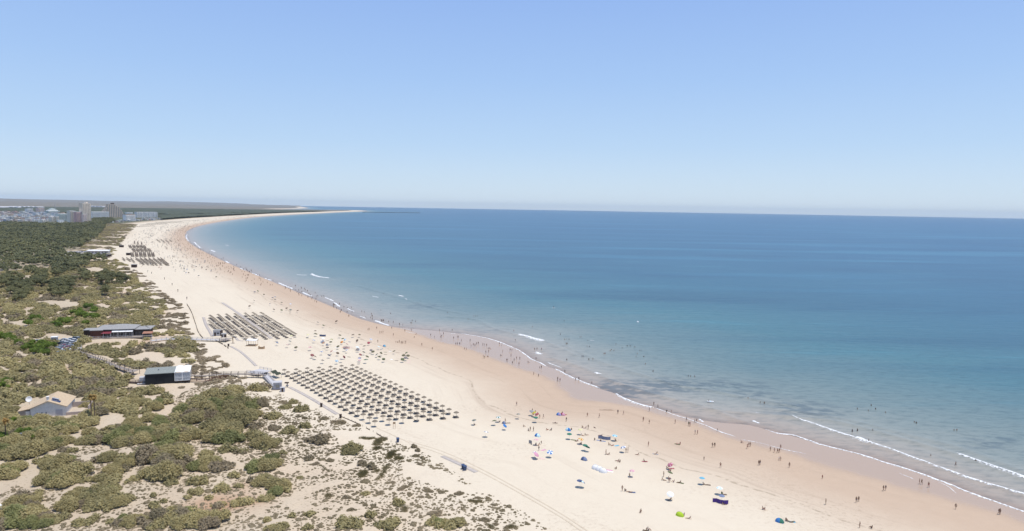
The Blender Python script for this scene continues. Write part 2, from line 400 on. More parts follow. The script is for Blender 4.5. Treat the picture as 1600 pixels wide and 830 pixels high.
far_scrub = t.mix(t.rng(t.noise(0.0011, 3, 0.6, t.mapping(p, (1, 2.5, 0))), 0.62, 0.68), far_scrub, (0.34, 0.29, 0.22))
ln = t.node('ShaderNodeVectorMath', operation='LENGTH'); t.l.new(p, ln.inputs[0])
farm = t.math('MULTIPLY', t.rng(ln.outputs['Value'], 420.0, 2000.0, 0.15, 1.0), t.rng(dV, 25.0, 90.0))
far_scrub = t.mix(t.rng(ln.outputs['Value'], 6500.0, 9000.0), far_scrub, t.mix(t.noise(0.0016, 5, 0.7, t.mapping(p, (1, 3.0, 0))), (0.13, 0.125, 0.10), (0.26, 0.22, 0.17)))
c3 = t.mix(farm, c2, far_scrub)
wetm = t.rng(t.math('ADD', dB, t.math('MULTIPLY', t.math('SUBTRACT', t.noise(0.11, 3, 0.5, flat), 0.5), 6.0)), 4.0, -6.0)
c4 = t.mix(wetm, c3, wet)
t.fin(c4, t.rng(wetm, 0, 1, 0.9, 0.22), t.rng(wetm, 0, 1, 0.1, 0.18))
hb = t.math('ADD', t.math('MULTIPLY', t.noise(0.9, 3, 0.6, flat), 0.6), t.math('MULTIPLY', nfin, 0.4))
bp = t.bump(hb, 0.35, 0.25); t.set(bp.inputs['Strength'], t.rng(wetm, 0, 1, 0.4, 0.01))
me = mesh_np('sand', np.stack([X, Y, Z], 1), F, t.m, dict(dW=cst[0], dB=cst[1], dV=cst[2]), smooth=True)
tag(link('sand', me), 'pale sand beach with dunes inland, running round the bay', 'beach', kind='structure')

# ---- sea sheet with low swell ridges
SWELL = [  # traced crests (photo px), height m
 ([(1196, 671), (1237, 680), (1300, 699), (1393, 725), (1445, 742), (1530, 775), (1600, 799)], .10),
 ([(1100, 640), (1150, 644), (1190, 648), (1237, 652), (1294, 671), (1352, 690), (1410, 710), (1468, 731), (1526, 751), (1600, 773)], .22),
 ([(1230, 652), (1300, 658), (1380, 678), (1440, 695), (1494, 711), (1526, 722), (1555, 732), (1600, 748)], .35),
 ([(860, 560), (905, 573), (950, 593), (1020, 616), (1100, 636), (1160, 660), (1200, 672)], .3),
 ([(880, 540), (940, 566), (1000, 585), (1060, 602), (1120, 612), (1180, 625), (1240, 634)], .28),
 ([(700, 495), (745, 500), (770, 513), (812, 524), (850, 533), (900, 556)], .3),
 ([(560, 447), (600, 458), (640, 470), (680, 482), (720, 490)], .3),
 ([(1180, 636), (1260, 645), (1340, 660), (1420, 680), (1500, 700), (1600, 738)], .2),
]
RS_ = np.concatenate([[2, 60], np.geomspace(100, 700, 420, endpoint=False), np.geomspace(700, 33000, 260)]); AS_ = az_grid(560)
def swell(x, y):
    z = np.zeros_like(x)
    for L, hh in SWL: z += 1.5 * hh * np.exp(-(dline(x, y, L) / 2.0) ** 2)
    return z
SWL = [(densify(world_line(pts, 0)), hh) for pts, hh in SWELL]
Xs, Ys, Fs = polar(AS_, RS_); cs = coast_grid(AS_, RS_)
Zs = swell(Xs, Ys)
Zs *= sstep(0, 6, -cs[0])
weed = np.zeros_like(Xs)
for (px, py, rx, ry, k) in [(955, 606, 26, 8, 1.3), (985, 617, 24, 5, 1.1), (1035, 604, 48, 8, 1.0), (1100, 600, 60, 8, .6), (1180, 604, 55, 8, .6), (1245, 636, 48, 12, .95), (1170, 618, 30, 6, .7), (1300, 645, 50, 9, .5), (1548, 692, 45, 9, 1.0), (760, 517, 60, 5, .6), (650, 480, 40, 4, .6), (690, 478, 40, 3, .4), (1005, 600, 60, 20, .3)]:
    c = at_z([px, px + rx * 1.15, px], [py, py, py + ry * 1.5], 0)
    ax = c[1] - c[0]; ay = c[2] - c[0]; M = np.linalg.inv(np.stack([ax, ay], 1))
    q = M @ np.stack([Xs - c[0][0], Ys - c[0][1]]); weed += k * np.exp(-(q[0] ** 2 + q[1] ** 2))
t = NT('sea_water'); p = t.pos(); flat = t.mapping(p, (1, 1, 0))
dW = t.math('MULTIPLY', t.attr('dW'), -1.0)
warp = t.math('MULTIPLY', t.math('SUBTRACT', t.noise(0.012, 4, 0.6, t.mapping(p, (1, 1.6, 0), (0, 0, 0.5))), 0.5), 60.0)
dd = t.math('ADD', dW, t.math('MULTIPLY', warp, t.rng(dW, 5, 60)))
lg = t.math('DIVIDE', t.math('LOGARITHM', t.math('MAXIMUM', dd, 1.0), 10.0), 4.5)   # 1 m .. 30 km -> 0..1
col = t.ramp(lg, [(0.0, (0.36, 0.285, 0.235)), (0.23, (0.36, 0.315, 0.265)), (0.30, (0.315, 0.31, 0.275)), (0.36, (0.245, 0.275, 0.255)), (0.43, (0.148, 0.215, 0.220)), (0.50, (0.068, 0.172, 0.205)), (0.58, (0.032, 0.120, 0.188)), (0.70, (0.014, 0.098, 0.198)), (0.80, (0.008, 0.100, 0.215)), (1.0, (0.010, 0.100, 0.225))])
streak = t.noise(1.0, 5, 0.6, t.mapping(p, (0.0022, 0.011, 0), (0, 0, 0.12)))
col = t.mix(t.math('MULTIPLY', t.rng(streak, 0.4, 0.72), t.rng(dW, 40, 260, 0.0, 0.45)), col, (0.008, 0.045, 0.11))
str2 = t.noise(1.0, 4, 0.6, t.mapping(p, (0.006, 0.04, 0), (0, 0, -0.25)))
col = t.mix(t.math('MULTIPLY', t.rng(str2, 0.56, 0.74), t.rng(dW, 20, 160, 0.0, 0.5)), col, (0.07, 0.22, 0.28))
str3 = t.noise(1.0, 5, 0.65, t.mapping(p, (0.0007, 0.0055, 0), (0, 0, 0.04)))
col = t.mix(t.math('MULTIPLY', t.rng(str3, 0.50, 0.64), t.rng(dW, 200, 700, 0.0, 0.6)), col, (0.05, 0.20, 0.31))
rip = t.noise(0.16, 4, 0.7, t.mapping(p, (1.0, 2.4, 0), (0, 0, 0.5)))
col = t.mix(t.math('MULTIPLY', t.rng(rip, 0.42, 0.72), 0.36), col, (0.02, 0.06, 0.08))
wv = t.math('MULTIPLY', t.attr('weed'), t.rng(t.noise(0.12, 5, 0.65, t.mapping(p, (1, 1.8, 0), (0, 0, 0.55))), 0.34, 0.62), None)
col = t.mix(t.rng(wv, 0.08, 0.95, 0.0, 0.62), col, (0.06, 0.095, 0.12))
t.fin(col, 0.28, 0.32); t.b.inputs['IOR'].default_value = 1.2
wav = t.math('ADD', t.math('MULTIPLY', t.noise(0.35, 4, 0.65, t.mapping(p, (1, 2.0, 0), (0, 0, 0.5))), 0.7), t.math('MULTIPLY', t.noise(0.05, 3, 0.5, t.mapping(p, (1, 3.0, 0), (0, 0, 0.45))), 1.3))
bp = t.bump(wav, 0.5, 0.5); t.set(bp.inputs['Strength'], t.rng(dW, 0, 80, 0.12, 0.55))
# shallow water is see-through at the very edge
tr = t.node('ShaderNodeBsdfTransparent'); mx = t.node('ShaderNodeMixShader')
t.l.new(t.rng(dW, 0.0, 6.0, 0.86, 1.0), mx.inputs[0]); t.l.new(tr.outputs[0], mx.inputs[1]); t.l.new(t.b.outputs[0], mx.inputs[2]); t.l.new(mx.outputs[0], t.out.inputs[0])
keep = (cs[0] < 40)[Fs].any(1)
used = np.unique(Fs[keep]); remap = np.full(len(Xs), -1); remap[used] = np.arange(len(used))
me = mesh_np('sea', np.stack([Xs, Ys, Zs], 1)[used], remap[Fs[keep]], t.m, dict(dW=cs[0][used], weed=weed[used]), smooth=True)
tag(link('sea', me), 'calm sea, sandy grey at the edge, turquoise further out and blue to the horizon', 'sea', kind='structure')

# ---- surf
t = NT('surf_foam'); n = t.noise(1.1, 6, 0.75, t.mapping(t.pos(), (1, 1, 0))); 
t.fin(t.mix(n, (0.78, 0.80, 0.80), (0.9, 0.9, 0.9)), 0.7, 0.2)
t.set(t.b.inputs['Alpha'], t.rng(t.math('ADD', n, t.attr('solid')), 0.55, 0.75))
foamV = []; foamF = []; foamS = []
def foam(pts, w, hgt=0.18, froth=0.0, wvar=0.6, zb=0.0, solid=.31, seed=0):
    L = densify(world_line(pts, zb)); 
    seg = np.r_[0, np.cumsum(np.hypot(*np.diff(L, axis=0).T))]; n = max(8, int(seg[-1] / 1.1))
    s = np.linspace(0, seg[-1], n); P = np.stack([np.interp(s, seg, L[:, 0]), np.interp(s, seg, L[:, 1])], 1)
    T = np.gradient(P, axis=0); T /= np.linalg.norm(T, axis=1)[:, None] + 1e-9; N = np.stack([T[:, 1], -T[:, 0]], 1)
    dwp = coast(P[:, 0] + N[:, 0], P[:, 1] + N[:, 1])[0] - coast(P[:, 0], P[:, 1])[0]
    N *= np.where(dwp > 0, 1, -1)[:, None]       # towards the beach
    nz = fbm(s / 5.0, s * 0 + seed, 61 + seed, 4); tap = sstep(0, 0.06, s / seg[-1]) * sstep(1, 0.94, s / seg[-1])
    ww = w * (1 - wvar + 2 * wvar * nz) * (0.1 + 0.9 * tap)
    wob = (fbm(s / 7.0, s * 0 + 3, 5 + seed, 4) - 0.5) * 1.6
    prof = [(-1.0, -0.02, .0), (-0.5, hgt, .5), (0.1, hgt * 1.1, .8), (0.6, hgt * 0.5, .5), (1.0, 0.015, .45)]
    if froth: prof += [(1.0 + froth * .5, 0.012, 0.10), (1.0 + froth * 1.2, 0.012, -0.10), (1.0 + froth * 2.2, 0.012, -0.4)]
    base = sum(len(v) for v in foamV); zz = np.maximum(0.03, height(P[:, 0], P[:, 1]) + 0.02) if zb == 0 else 0
    sh = 0
    for pr in prof:
        Q = P + N * (wob + ww * pr[0] * 0.5)[:, None]
        cq = coast_q(Q[:, 0], Q[:, 1]); zq = np.maximum(0.04, height(Q[:, 0], Q[:, 1], cq) + 0.03) + swell(Q[:, 0], Q[:, 1]) * sstep(0, 6, -cq[0])
        foamV.append(np.c_[Q, zq + pr[1]]); foamS.append(np.full(n, solid * pr[2] if pr[2] > 0 else pr[2]))
    for k in range(len(prof) - 1):
        i = base + k * n + np.arange(n - 1); foamF.append(np.stack([i, i + 1, i + n + 1, i + n], 1))
FOAM = [
 ([(718, 521), (733, 523.5), (748, 526), (764, 529), (788, 537.5), (814, 548)], 1.5, .1, 1), ([(811, 547), (829, 560), (855, 572.7)], 1.6, .1, 1),
 ([(811, 523.5), (822, 526), (835, 530), (850, 534)], 5.0, .35, .6), ([(838, 550), (846, 554)], 3, .1, 1), ([(855, 566.5), (862, 569.5), (877, 575)], 1.3, .1, 1),
 ([(869, 576.5), (880, 583), (890, 588), (905, 594), (920, 600), (936, 607)], 1.6, .12, 3), ([(932, 583), (938, 586)], 3.5, .25, 1),
 ([(962, 615), (975, 622), (988, 628), (1005, 633), (1022, 637)], 1.9, .2, 3.5), ([(1022, 637), (1045, 645), (1076, 655), (1121, 673.5), (1148, 684)], .9, .05, 0),
 ([(1093, 655), (1101, 660)], 1.6, .15, 0), ([(1176, 657.5), (1187, 662)], 1.6, .15, 0), ([(1160, 688), (1190, 694), (1222, 703), (1260, 711)], .5, .03, 1.0),
 ([(1196, 671), (1215, 677), (1237, 680), (1268, 690), (1300, 699), (1340, 709), (1393, 725), (1425, 736), (1445, 742), (1480, 755), (1530, 775), (1600, 799), (1650, 816)], 1.3, .12, 1.5),
 ([(1237, 652.5), (1262, 660), (1294, 671), (1352, 690), (1380, 699), (1410, 710), (1468, 731), (1526, 751), (1600, 773.5), (1650, 790)], 1.25, .15, 2.5),
 ([(1494, 711), (1510, 716), (1526, 722), (1555, 732), (1600, 748), (1650, 768)], 2.0, .3, 2.5), ([(1340, 683), (1352, 689), (1362, 693)], 3.2, .12, 2),
 ([(1466, 754), (1480, 760), (1494, 772)], .5, .02, 0), ([(1408, 740), (1430, 750)], .5, .02, 0),
 ([(487, 428), (490, 430), (500, 433), (514, 434.5)], 4.5, .5, .6), ([(463, 429), (472, 430), (480, 430)], 2.5, .2, 0), ([(435, 442), (447, 447), (458, 452)], 3.2, .3, .5),
 ([(472, 457), (480, 460), (487, 463)], 3, .25, .5), ([(508, 465), (515, 468), (521, 471)], 2.6, .25, .5), ([(522, 473), (527, 477), (532, 480)], 2.6, .2, .5), ([(543, 482), (548, 485), (554, 487)], 2.0, .2, .5),
 ([(587, 501), (597, 505), (608, 509)], 2.6, .2, .5), ([(562, 494), (572, 498)], 1.6, .1, .5), ([(582, 463), (592, 465)], 1.8, .2, 0), ([(622, 461.5), (630, 463.5)], 2.8, .25, 0), ([(633, 467), (637, 469)], 1.6, .1, 0),
 ([(330, 391), (336, 394)], 5, .3, 0), ([(352, 408), (358, 411)], 4, .3, 0), ([(303, 378), (309, 384), (314, 388)], 4, .3, 0), ([(293, 366), (291, 371), (295, 377)], 4, .3, 0), ([(375, 419), (383, 423)], 3, .2, 0), ([(395, 427), (404, 431)], 3, .2, 0), ([(414, 435), (424, 438.5)], 3, .2, 0),
 ([(352, 383), (358, 384)], 4, .3, 0), ([(322, 359.6), (330, 360)], 5, .3, 0), ([(922, 532), (928, 532.5)], 1.0, .1, 0), ([(634, 519), (648, 522)], 1.0, .06, .5), ([(704, 521.5), (712, 521.5)], 1.3, .06, .5), ([(1180, 645), (1184, 646.5)], 1.2, .1, .5),
]
for i, (pts, w, hgt, fr) in enumerate(FOAM): foam(pts, w * (.72 if w < 2.5 else .85), hgt * .8, fr, seed=i)
me = mesh_np('surf_foam', np.vstack(foamV), np.vstack(foamF), MATS['surf_foam'], dict(solid=np.concatenate(foamS)), smooth=True)
tag(link('surf_foam', me), 'white broken foam of small waves along the water edge', 'surf', kind='stuff')

# ---- haze
t = NT('haze_air'); t.n.remove(t.b); pv = t.node('ShaderNodeVolumePrincipled')
pv.inputs['Color'].default_value = (0.72, 0.86, 1.0, 1); pv.inputs['Density'].default_value = 2.3e-5; pv.inputs['Anisotropy'].default_value = 0.0
t.l.new(pv.outputs[0], t.out.inputs['Volume'])
mb = MB().box(-34000, 34000, -34000, 34000, -10, 260)
tag(mb.build('haze', t.m), 'thin pale blue sea haze over the far coast', 'haze', kind='stuff')
# ================================================================== VEGETATION
def quads(C, N, size, asp=1.0, rng=RNG):
    """leaf-sized quads at C facing roughly N"""
    n = len(C); N = N / (np.linalg.norm(N, axis=1)[:, None] + 1e-9)
    N = N + rng.normal(0, 0.45, (n, 3)); N /= np.linalg.norm(N, axis=1)[:, None]
    a = rng.normal(size=(n, 3)); U = np.cross(N, a); U /= np.linalg.norm(U, axis=1)[:, None]; Vv = np.cross(N, U)
    s = np.asarray(size).reshape(-1, 1) * (0.6 + 0.8 * rng.random((n, 1)))
    P = np.stack([C - U * s - Vv * s * asp, C + U * s - Vv * s * asp * .7, C + U * s * .7 + Vv * s * asp, C - U * s + Vv * s * asp], 1).reshape(-1, 3)
    F = np.arange(4 * n).reshape(-1, 4); return P, F
def blob(c, r, seed, n=8, m=5, zs=1.0, base=True):
    """lumpy dome core as quads"""
    V = []; 
    for i in range(m + 1):
        ph = (PI * 0.62) * i / m if base else PI * i / m
        for k in range(n):
            th = 2 * PI * k / n; V.append((math.sin(ph) * math.cos(th), math.sin(ph) * math.sin(th), math.cos(ph)))
    V = np.array(V); d = 0.82 + 0.36 * vnoise(V[:, 0] * 2 + seed * 3.1 + 20, V[:, 1] * 2 + V[:, 2] * 2 + 20, seed)
    V = V * d[:, None] * r * np.array([1, 1, zs]) + np.array(c)
    F = [(i * n + k, (i + 1) * n + k, (i + 1) * n + (k + 1) % n, i * n + (k + 1) % n) for i in range(m) for k in range(n)]
    return V, np.array(F)
def merge(parts):
    V = []; F = []; o = 0
    for v, f in parts: V.append(v); F.append(f + o); o += len(v)
    return np.vstack(V), np.vstack(F)
def shrub_arrays(seed, nleaf, nl=8, leaf=.075, flat=.8):
    r = np.random.default_rng(seed); parts = []; lobes = []
    for k in range(nl):
        a = 2 * PI * k / nl + r.uniform(-.4, .4); d = r.uniform(.25, .72) if k else 0.0
        rr = r.uniform(.26, .42) if k else .5
        lobes.append((d * math.cos(a), d * math.sin(a), rr * flat * r.uniform(.5, .9), rr, r.uniform(.75, 1.1)))
    for i, (x, y, z, rr, zs) in enumerate(lobes): parts.append(blob((x, y, z), rr * .86, seed * 9 + i, 7, 4, zs))
    w = np.array([l[3] ** 2 for l in lobes]); pick = r.choice(nl, nleaf, p=w / w.sum())
    L = np.array(lobes)[pick]; D = r.normal(size=(nleaf, 3)); D[:, 2] = np.abs(D[:, 2]) * 1.0 - .15; D /= np.linalg.norm(D, axis=1)[:, None]
    C = L[:, :3] + D * (L[:, 3] * r.uniform(.84, 1.36, nleaf))[:, None] * np.stack([np.ones(nleaf), np.ones(nleaf), L[:, 4]], 1)
    C[:, 2] = np.maximum(C[:, 2], .02)
    parts.append(quads(C, D + np.array([0, 0, 1.0]), np.full(nleaf, leaf), 1.2, r))
    return merge(parts)
def foliage_mat(name, a, b, c, dry=(0.16, 0.13, 0.085), dryk=.25, attr=False):
    t = NT(name); p = t.pos(); r = t.rand()
    n1 = t.noise(1.7, 3, 0.7, p); n2 = t.noise(0.12, 3, 0.6, p)
    col = t.mix(t.rng(n1, .3, .7), a, b)
    col = t.mix(t.rng(t.math('ADD', t.math('MULTIPLY', r, .5), t.math('MULTIPLY', n2, .6)), .3, .8), col, c)
    col = t.mix(t.math('MULTIPLY', t.rng(t.noise(.5, 4, .7, p), .52, .72), dryk * 2.2), col, dry)
    t.fin(col, .75, .15); 
    col = t.mix(t.rng(t.noise(.022, 5, .75, p), .38, .64, .0, .75), col, tuple(min(1, q * 1.25) for q in b)); t.l.new(col, t.b.inputs['Base Color'])
    tl = t.node('ShaderNodeBsdfTranslucent'); t.l.new(col, tl.inputs[0]); mx = t.node('ShaderNodeMixShader'); mx.inputs[0].default_value = .38
    t.l.new(t.b.outputs[0], mx.inputs[1]); t.l.new(tl.outputs[0], mx.inputs[2]); t.l.new(mx.outputs[0], t.out.inputs[0])
    return t.m
M_SHRUB = foliage_mat('shrub_foliage', (0.36, 0.305, 0.150), (0.45, 0.385, 0.195), (0.30, 0.272, 0.142), dry=(.33,.26,.17), dryk=.16)
M_SHRUB2 = foliage_mat('grey_brown_foliage', (0.25, 0.205, 0.135), (0.34, 0.28, 0.19), (0.22, 0.20, 0.12), dry=(.36, .29, .20))
M_SHRUB3 = foliage_mat('fresh_green_foliage', (0.235, 0.235, 0.10), (0.31, 0.31, 0.135), (0.21, 0.22, 0.10), dryk=.1)
M_GREEN = foliage_mat('green_foliage', (0.115, 0.165, 0.034), (0.190, 0.255, 0.050), (0.12, 0.175, 0.040), dryk=.03)
M_PINE = foliage_mat('pine_foliage', (0.145, 0.160, 0.082), (0.245, 0.235, 0.115), (0.17, 0.18, 0.10), dryk=.10)
M_TUFT = foliage_mat('tuft_foliage', (0.25, 0.20, 0.135), (0.36, 0.295, 0.20), (0.24, 0.20, 0.12), dry=(.36, .29, .20), dryk=.3)
M_MARRAM = foliage_mat('marram_grass', (0.27, 0.215, 0.115), (0.34, 0.28, 0.165), (0.22, 0.19, 0.09), dryk=.2)
M_BARK = mat('bark', (0.16, 0.115, 0.085), .9, .1, .3, 6.0)

def ze(ox, oy, s, pts): return [(ox + x / s, oy + y / s, a / s, b / s) for x, y, a, b in pts]
def inp(px, py, poly): return inpoly(px, py, np.array(poly, float))
A1 = lambda pts: zl(0, 400, 6.915, pts)
GAPS = [A1([(460, 545), (600, 512), (850, 515), (850, 575), (700, 605), (690, 680), (790, 690), (890, 775), (840, 775), (700, 700), (625, 665), (640, 600), (560, 575)]),
        A1([(0, 625), (60, 640), (130, 735), (320, 712), (335, 792), (200, 792), (100, 772), (0, 745)]), A1([(0, 545), (40, 560), (20, 612), (0, 605)]),
        A1([(925, 150), (1000, 130), (1160, 148), (1090, 172), (1010, 197)]), A1([(140, 222), (250, 228), (345, 222), (345, 262), (250, 292), (140, 247)]), A1([(0, 212), (60, 214), (60, 224), (0, 226)]),
        A1([(400, 438), (510, 448), (440, 500)]), A1([(950, 330), (1012, 352), (975, 372)]), A1([(750, 266), (806, 276), (780, 294)]), A1([(955, 225), (1040, 220), (1040, 250), (965, 252)]),
        A1([(250, 630), (320, 598), (352, 588), (322, 662), (260, 667)]), A1([(520, 668), (620, 690), (600, 712), (520, 700)]), A1([(360, 125), (440, 128), (430, 148), (365, 146)]), A1([(1090, 455), (1200, 470), (1190, 488), (1100, 470)]),
        A1([(1110, 528), (1150, 530), (1130, 545)]), A1([(30, 465), (95, 470), (85, 495), (30, 492)]),
        zl(0, 500, 11.43, [(735, 305), (950, 285), (1090, 280), (1240, 330), (1100, 385), (960, 405), (740, 395)]),
        zl(0, 500, 11.43, [(960, 400), (1290, 320), (1410, 345), (1400, 440), (1310, 580), (1150, 600), (985, 560)]),
        zl(120, 500, 8, [(490, 350), (580, 372), (575, 384), (490, 368)]), zl(120, 500, 8, [(740, 400), (890, 380), (880, 395), (745, 412)]), zl(120, 500, 8, [(240, 320), (300, 330), (390, 362), (300, 372)]),
        zl(140, 600, 8, [(860, 120), (930, 50), (1140, 48), (1150, 130), (1060, 172), (950, 155)]), zl(140, 600, 8, [(1000, 250), (1150, 170), (1290, 178), (1180, 240), (1172, 300), (1325, 380), (1280, 412), (1140, 340)]),
        zl(140, 600, 8, [(510, 148), (575, 155), (570, 192), (515, 190)]), zl(140, 600, 8, [(560, 245), (695, 255), (610, 300)]), zl(140, 600, 8, [(0, 560), (120, 545), (290, 668), (150, 725), (90, 620)]),
        zl(140, 600, 8, [(1140, 550), (1250, 512), (1450, 518), (1430, 590), (1300, 592)]), zl(140, 600, 8, [(640, 792), (800, 735), (920, 780), (870, 812)]), zl(140, 600, 8, [(1130, 780), (1240, 740), (1430, 748), (1480, 812), (1150, 810)]),
        zl(140, 600, 8, [(670, 550), (850, 512), (830, 575)]), zl(140, 600, 8, [(230, 690), (260, 710), (250, 790), (180, 780)]),
        zl(0, 560, 10, [(90, 120), (160, 125), (190, 165), (110, 160)]), zl(0, 560, 10, [(570, 120), (740, 118), (700, 200), (630, 195)]), zl(0, 560, 10, [(890, 95), (945, 90), (1100, 180), (1190, 250), (1210, 340), (1000, 285), (950, 210)]),
        zl(0, 560, 10, [(270, 300), (380, 290), (460, 305), (340, 360)]), zl(0, 560, 10, [(410, 420), (600, 400), (720, 405), (600, 435), (600, 472), (480, 470)]), zl(0, 560, 10, [(770, 360), (880, 315), (880, 335), (800, 365)]),
        zl(0, 560, 10, [(1180, 335), (1300, 345), (1430, 355), (1400, 372), (1190, 372)]), zl(0, 560, 10, [(860, 455), (1000, 460), (990, 545), (860, 530)]),
        # plots of the buildings, car park and boardwalk strips
        [(20, 640), (60, 624), (105, 634), (135, 640), (135, 662), (60, 665), (25, 655)], [(205, 582), (300, 582), (300, 604), (200, 606)], [(128, 520), (225, 520), (222, 540), (140, 540)],
        [(112, 548), (124, 548), (215, 586), (215, 598), (196, 594)],
        [(95, 392), (160, 396), (165, 406), (100, 404)],
        zl(0, 660, 4.883, [(480, 150), (600, 140), (700, 190), (860, 205), (850, 240), (760, 225), (690, 290), (740, 360), (800, 380), (760, 430), (690, 410), (640, 350), (560, 290), (540, 260), (480, 250), (560, 200)])]
DENSE = [(-60, 395), (165, 405), (190, 410), (208, 424), (217, 445), (238, 458), (254, 470), (258, 485), (252, 500), (240, 512), (262, 517), (285, 521), (302, 530), (306, 548), (308, 567), (290, 572), (288, 600), (262, 606), (250, 614), (268, 632), (283, 650), (292, 662), (296, 686), (250, 690), (-140, 696)]
EL = ze(0, 660, 4.883, [(180, 620, 110, 80), (90, 760, 150, 80), (300, 770, 100, 60), (260, 670, 120, 50), (30, 380, 110, 75), (0, 250, 120, 60), (180, 240, 140, 60), (110, 160, 120, 50), (270, 130, 120, 50), (400, 185, 110, 50), (520, 218, 60, 30),
    (420, 330, 130, 55), (590, 320, 60, 30), (330, 300, 60, 40), (480, 440, 170, 65), (640, 440, 70, 40), (690, 140, 75, 42), (980, 150, 130, 50), (900, 80, 100, 40), (1180, 110, 150, 45), (1350, 110, 110, 50),
    (800, 275, 80, 50), (960, 290, 85, 55), (1110, 240, 85, 40), (920, 350, 90, 50), (1260, 260, 180, 90), (1220, 390, 140, 70), (1370, 330, 70, 70), (1300, 470, 50, 28), (840, 440, 90, 45), (1010, 440, 45, 38),
    (620, 560, 150, 60), (800, 540, 130, 60), (900, 590, 90, 60), (560, 640, 140, 60), (760, 640, 150, 50), (940, 610, 60, 50), (450, 740, 60, 45), (620, 770, 90, 40), (700, 740, 60, 30), (900, 770, 90, 40), (1030, 760, 120, 55),
    (1300, 720, 130, 60), (1400, 770, 90, 60), (1180, 790, 110, 45), (1170, 560, 35, 25), (1250, 605, 30, 18), (1180, 640, 40, 25), (300, 540, 15, 12), (380, 70, 60, 35), (480, 90, 60, 35), (230, 30, 100, 40), (60, 60, 90, 60)])
EL += ze(280, 600, 3.6075, [(200, 95, 130, 60), (120, 180, 90, 50), (60, 130, 60, 45), (300, 60, 60, 40), (330, 140, 80, 45), (420, 120, 60, 30), (450, 30, 50, 22), (525, 190, 48, 25), (390, 185, 60, 32), (250, 245, 130, 50), (270, 310, 100, 42), (60, 295, 75, 38),
    (265, 375, 45, 25), (430, 245, 35, 28), (430, 300, 50, 30), (500, 340, 72, 45), (150, 400, 45, 22), (360, 385, 40, 18), (538, 250, 35, 20), (625, 270, 45, 25), (715, 240, 33, 20), (780, 318, 62, 25), (965, 375, 52, 40), (640, 105, 28, 16), (600, 135, 30, 16), (680, 148, 40, 22),
    (480, 460, 72, 50), (155, 465, 75, 42), (240, 470, 50, 38), (110, 550, 50, 32), (95, 610, 42, 25), (240, 590, 55, 30), (170, 645, 30, 16), (215, 690, 45, 28), (345, 670, 70, 30), (490, 560, 70, 38), (580, 590, 60, 38), (495, 655, 45, 24), (305, 522, 30, 16),
    (585, 385, 22, 18), (730, 422, 26, 18), (635, 748, 28, 15), (730, 735, 32, 24), (495, 770, 25, 18), (560, 812, 80, 30), (130, 780, 150, 55), (40, 740, 70, 50), (970, 795, 85, 35), (1070, 745, 40, 22), (1180, 795, 65, 35), (1425, 780, 35, 40),
    (720, 815, 35, 16), (1030, 445, 28, 22), (1085, 470, 26, 18), (925, 770, 40, 20), (680, 530, 20, 12), (1050, 620, 24, 16), (1235, 680, 22, 24), (335, 580, 22, 18), (400, 550, 26, 14), (50, 640, 30, 16)])
EL += ze(500, 680, 4.444, [(880, 628, 130, 45), (655, 85, 28, 12), (680, 110, 18, 12), (545, 480, 30, 30)])
BROWN_EL = ze(500, 680, 4.444, [(810, 505, 55, 38), (745, 375, 42, 26), (560, 372, 32, 24), (840, 400, 28, 24), (985, 510, 16, 24), (410, 405, 40, 20), (185, 430, 36, 30), (700, 430, 30, 22), (240, 395, 30, 22), (695, 575, 25, 18), (765, 370, 30, 20), (665, 145, 34, 12), (965, 402, 36, 12), (1095, 430, 24, 8), (1165, 434, 24, 10), (1140, 590, 55, 16),
    (1220, 610, 30, 14), (315, 480, 30, 16), (210, 520, 32, 14), (600, 350, 24, 20), (640, 325, 18, 10), (690, 200, 24, 14), (1245, 555, 20, 12), (1060, 515, 20, 12), (500, 330, 26, 14)])
BROWN_EL += ze(280, 600, 3.6075, [(590, 100, 50, 16), (650, 95, 30, 14), (670, 185, 24, 12), (820, 190, 26, 12), (900, 212, 50, 14), (655, 225, 20, 10), (1000, 235, 26, 8), (700, 345, 24, 14), (560, 355, 26, 14), (770, 450, 24, 14), (850, 425, 26, 14), (710, 190, 22, 9)])
MARRAM_EL = ze(500, 680, 4.444, [(330, 25, 55, 7), (400, 50, 22, 30), (395, 92, 36, 10), (440, 32, 30, 10), (505, 130, 26, 20), (545, 165, 30, 12), (455, 235, 12, 26), (395, 255, 14, 12), (300, 270, 26, 30), (480, 150, 22, 18), (420, 290, 14, 22), (350, 210, 30, 14), (1080, 462, 65, 7), (590, 520, 14, 24), (60, 430, 20, 16), (1190, 640, 20, 10), (1340, 640, 30, 12)])
A_P = ze(0, 400, 6.915, [(500, 60, 500, 70), (80, 60, 140, 60), (700, 100, 200, 50), (100, 160, 130, 40), (620, 200, 70, 60), (120, 320, 140, 70), (220, 430, 120, 60), (310, 390, 60, 60), (650, 390, 120, 90), (760, 340, 80, 60), (930, 250, 70, 45), (1130, 285, 90, 60), (1310, 300, 70, 45),
    (400, 600, 50, 50), (220, 505, 80, 32), (1130, 440, 30, 30), (560, 430, 50, 40), (400, 330, 80, 40), (440, 250, 80, 50), (330, 190, 70, 40), (740, 160, 120, 40), (450, 60, 200, 60), (860, 120, 110, 30), (1110, 60, 40, 40), (460, 330, 60, 40)])

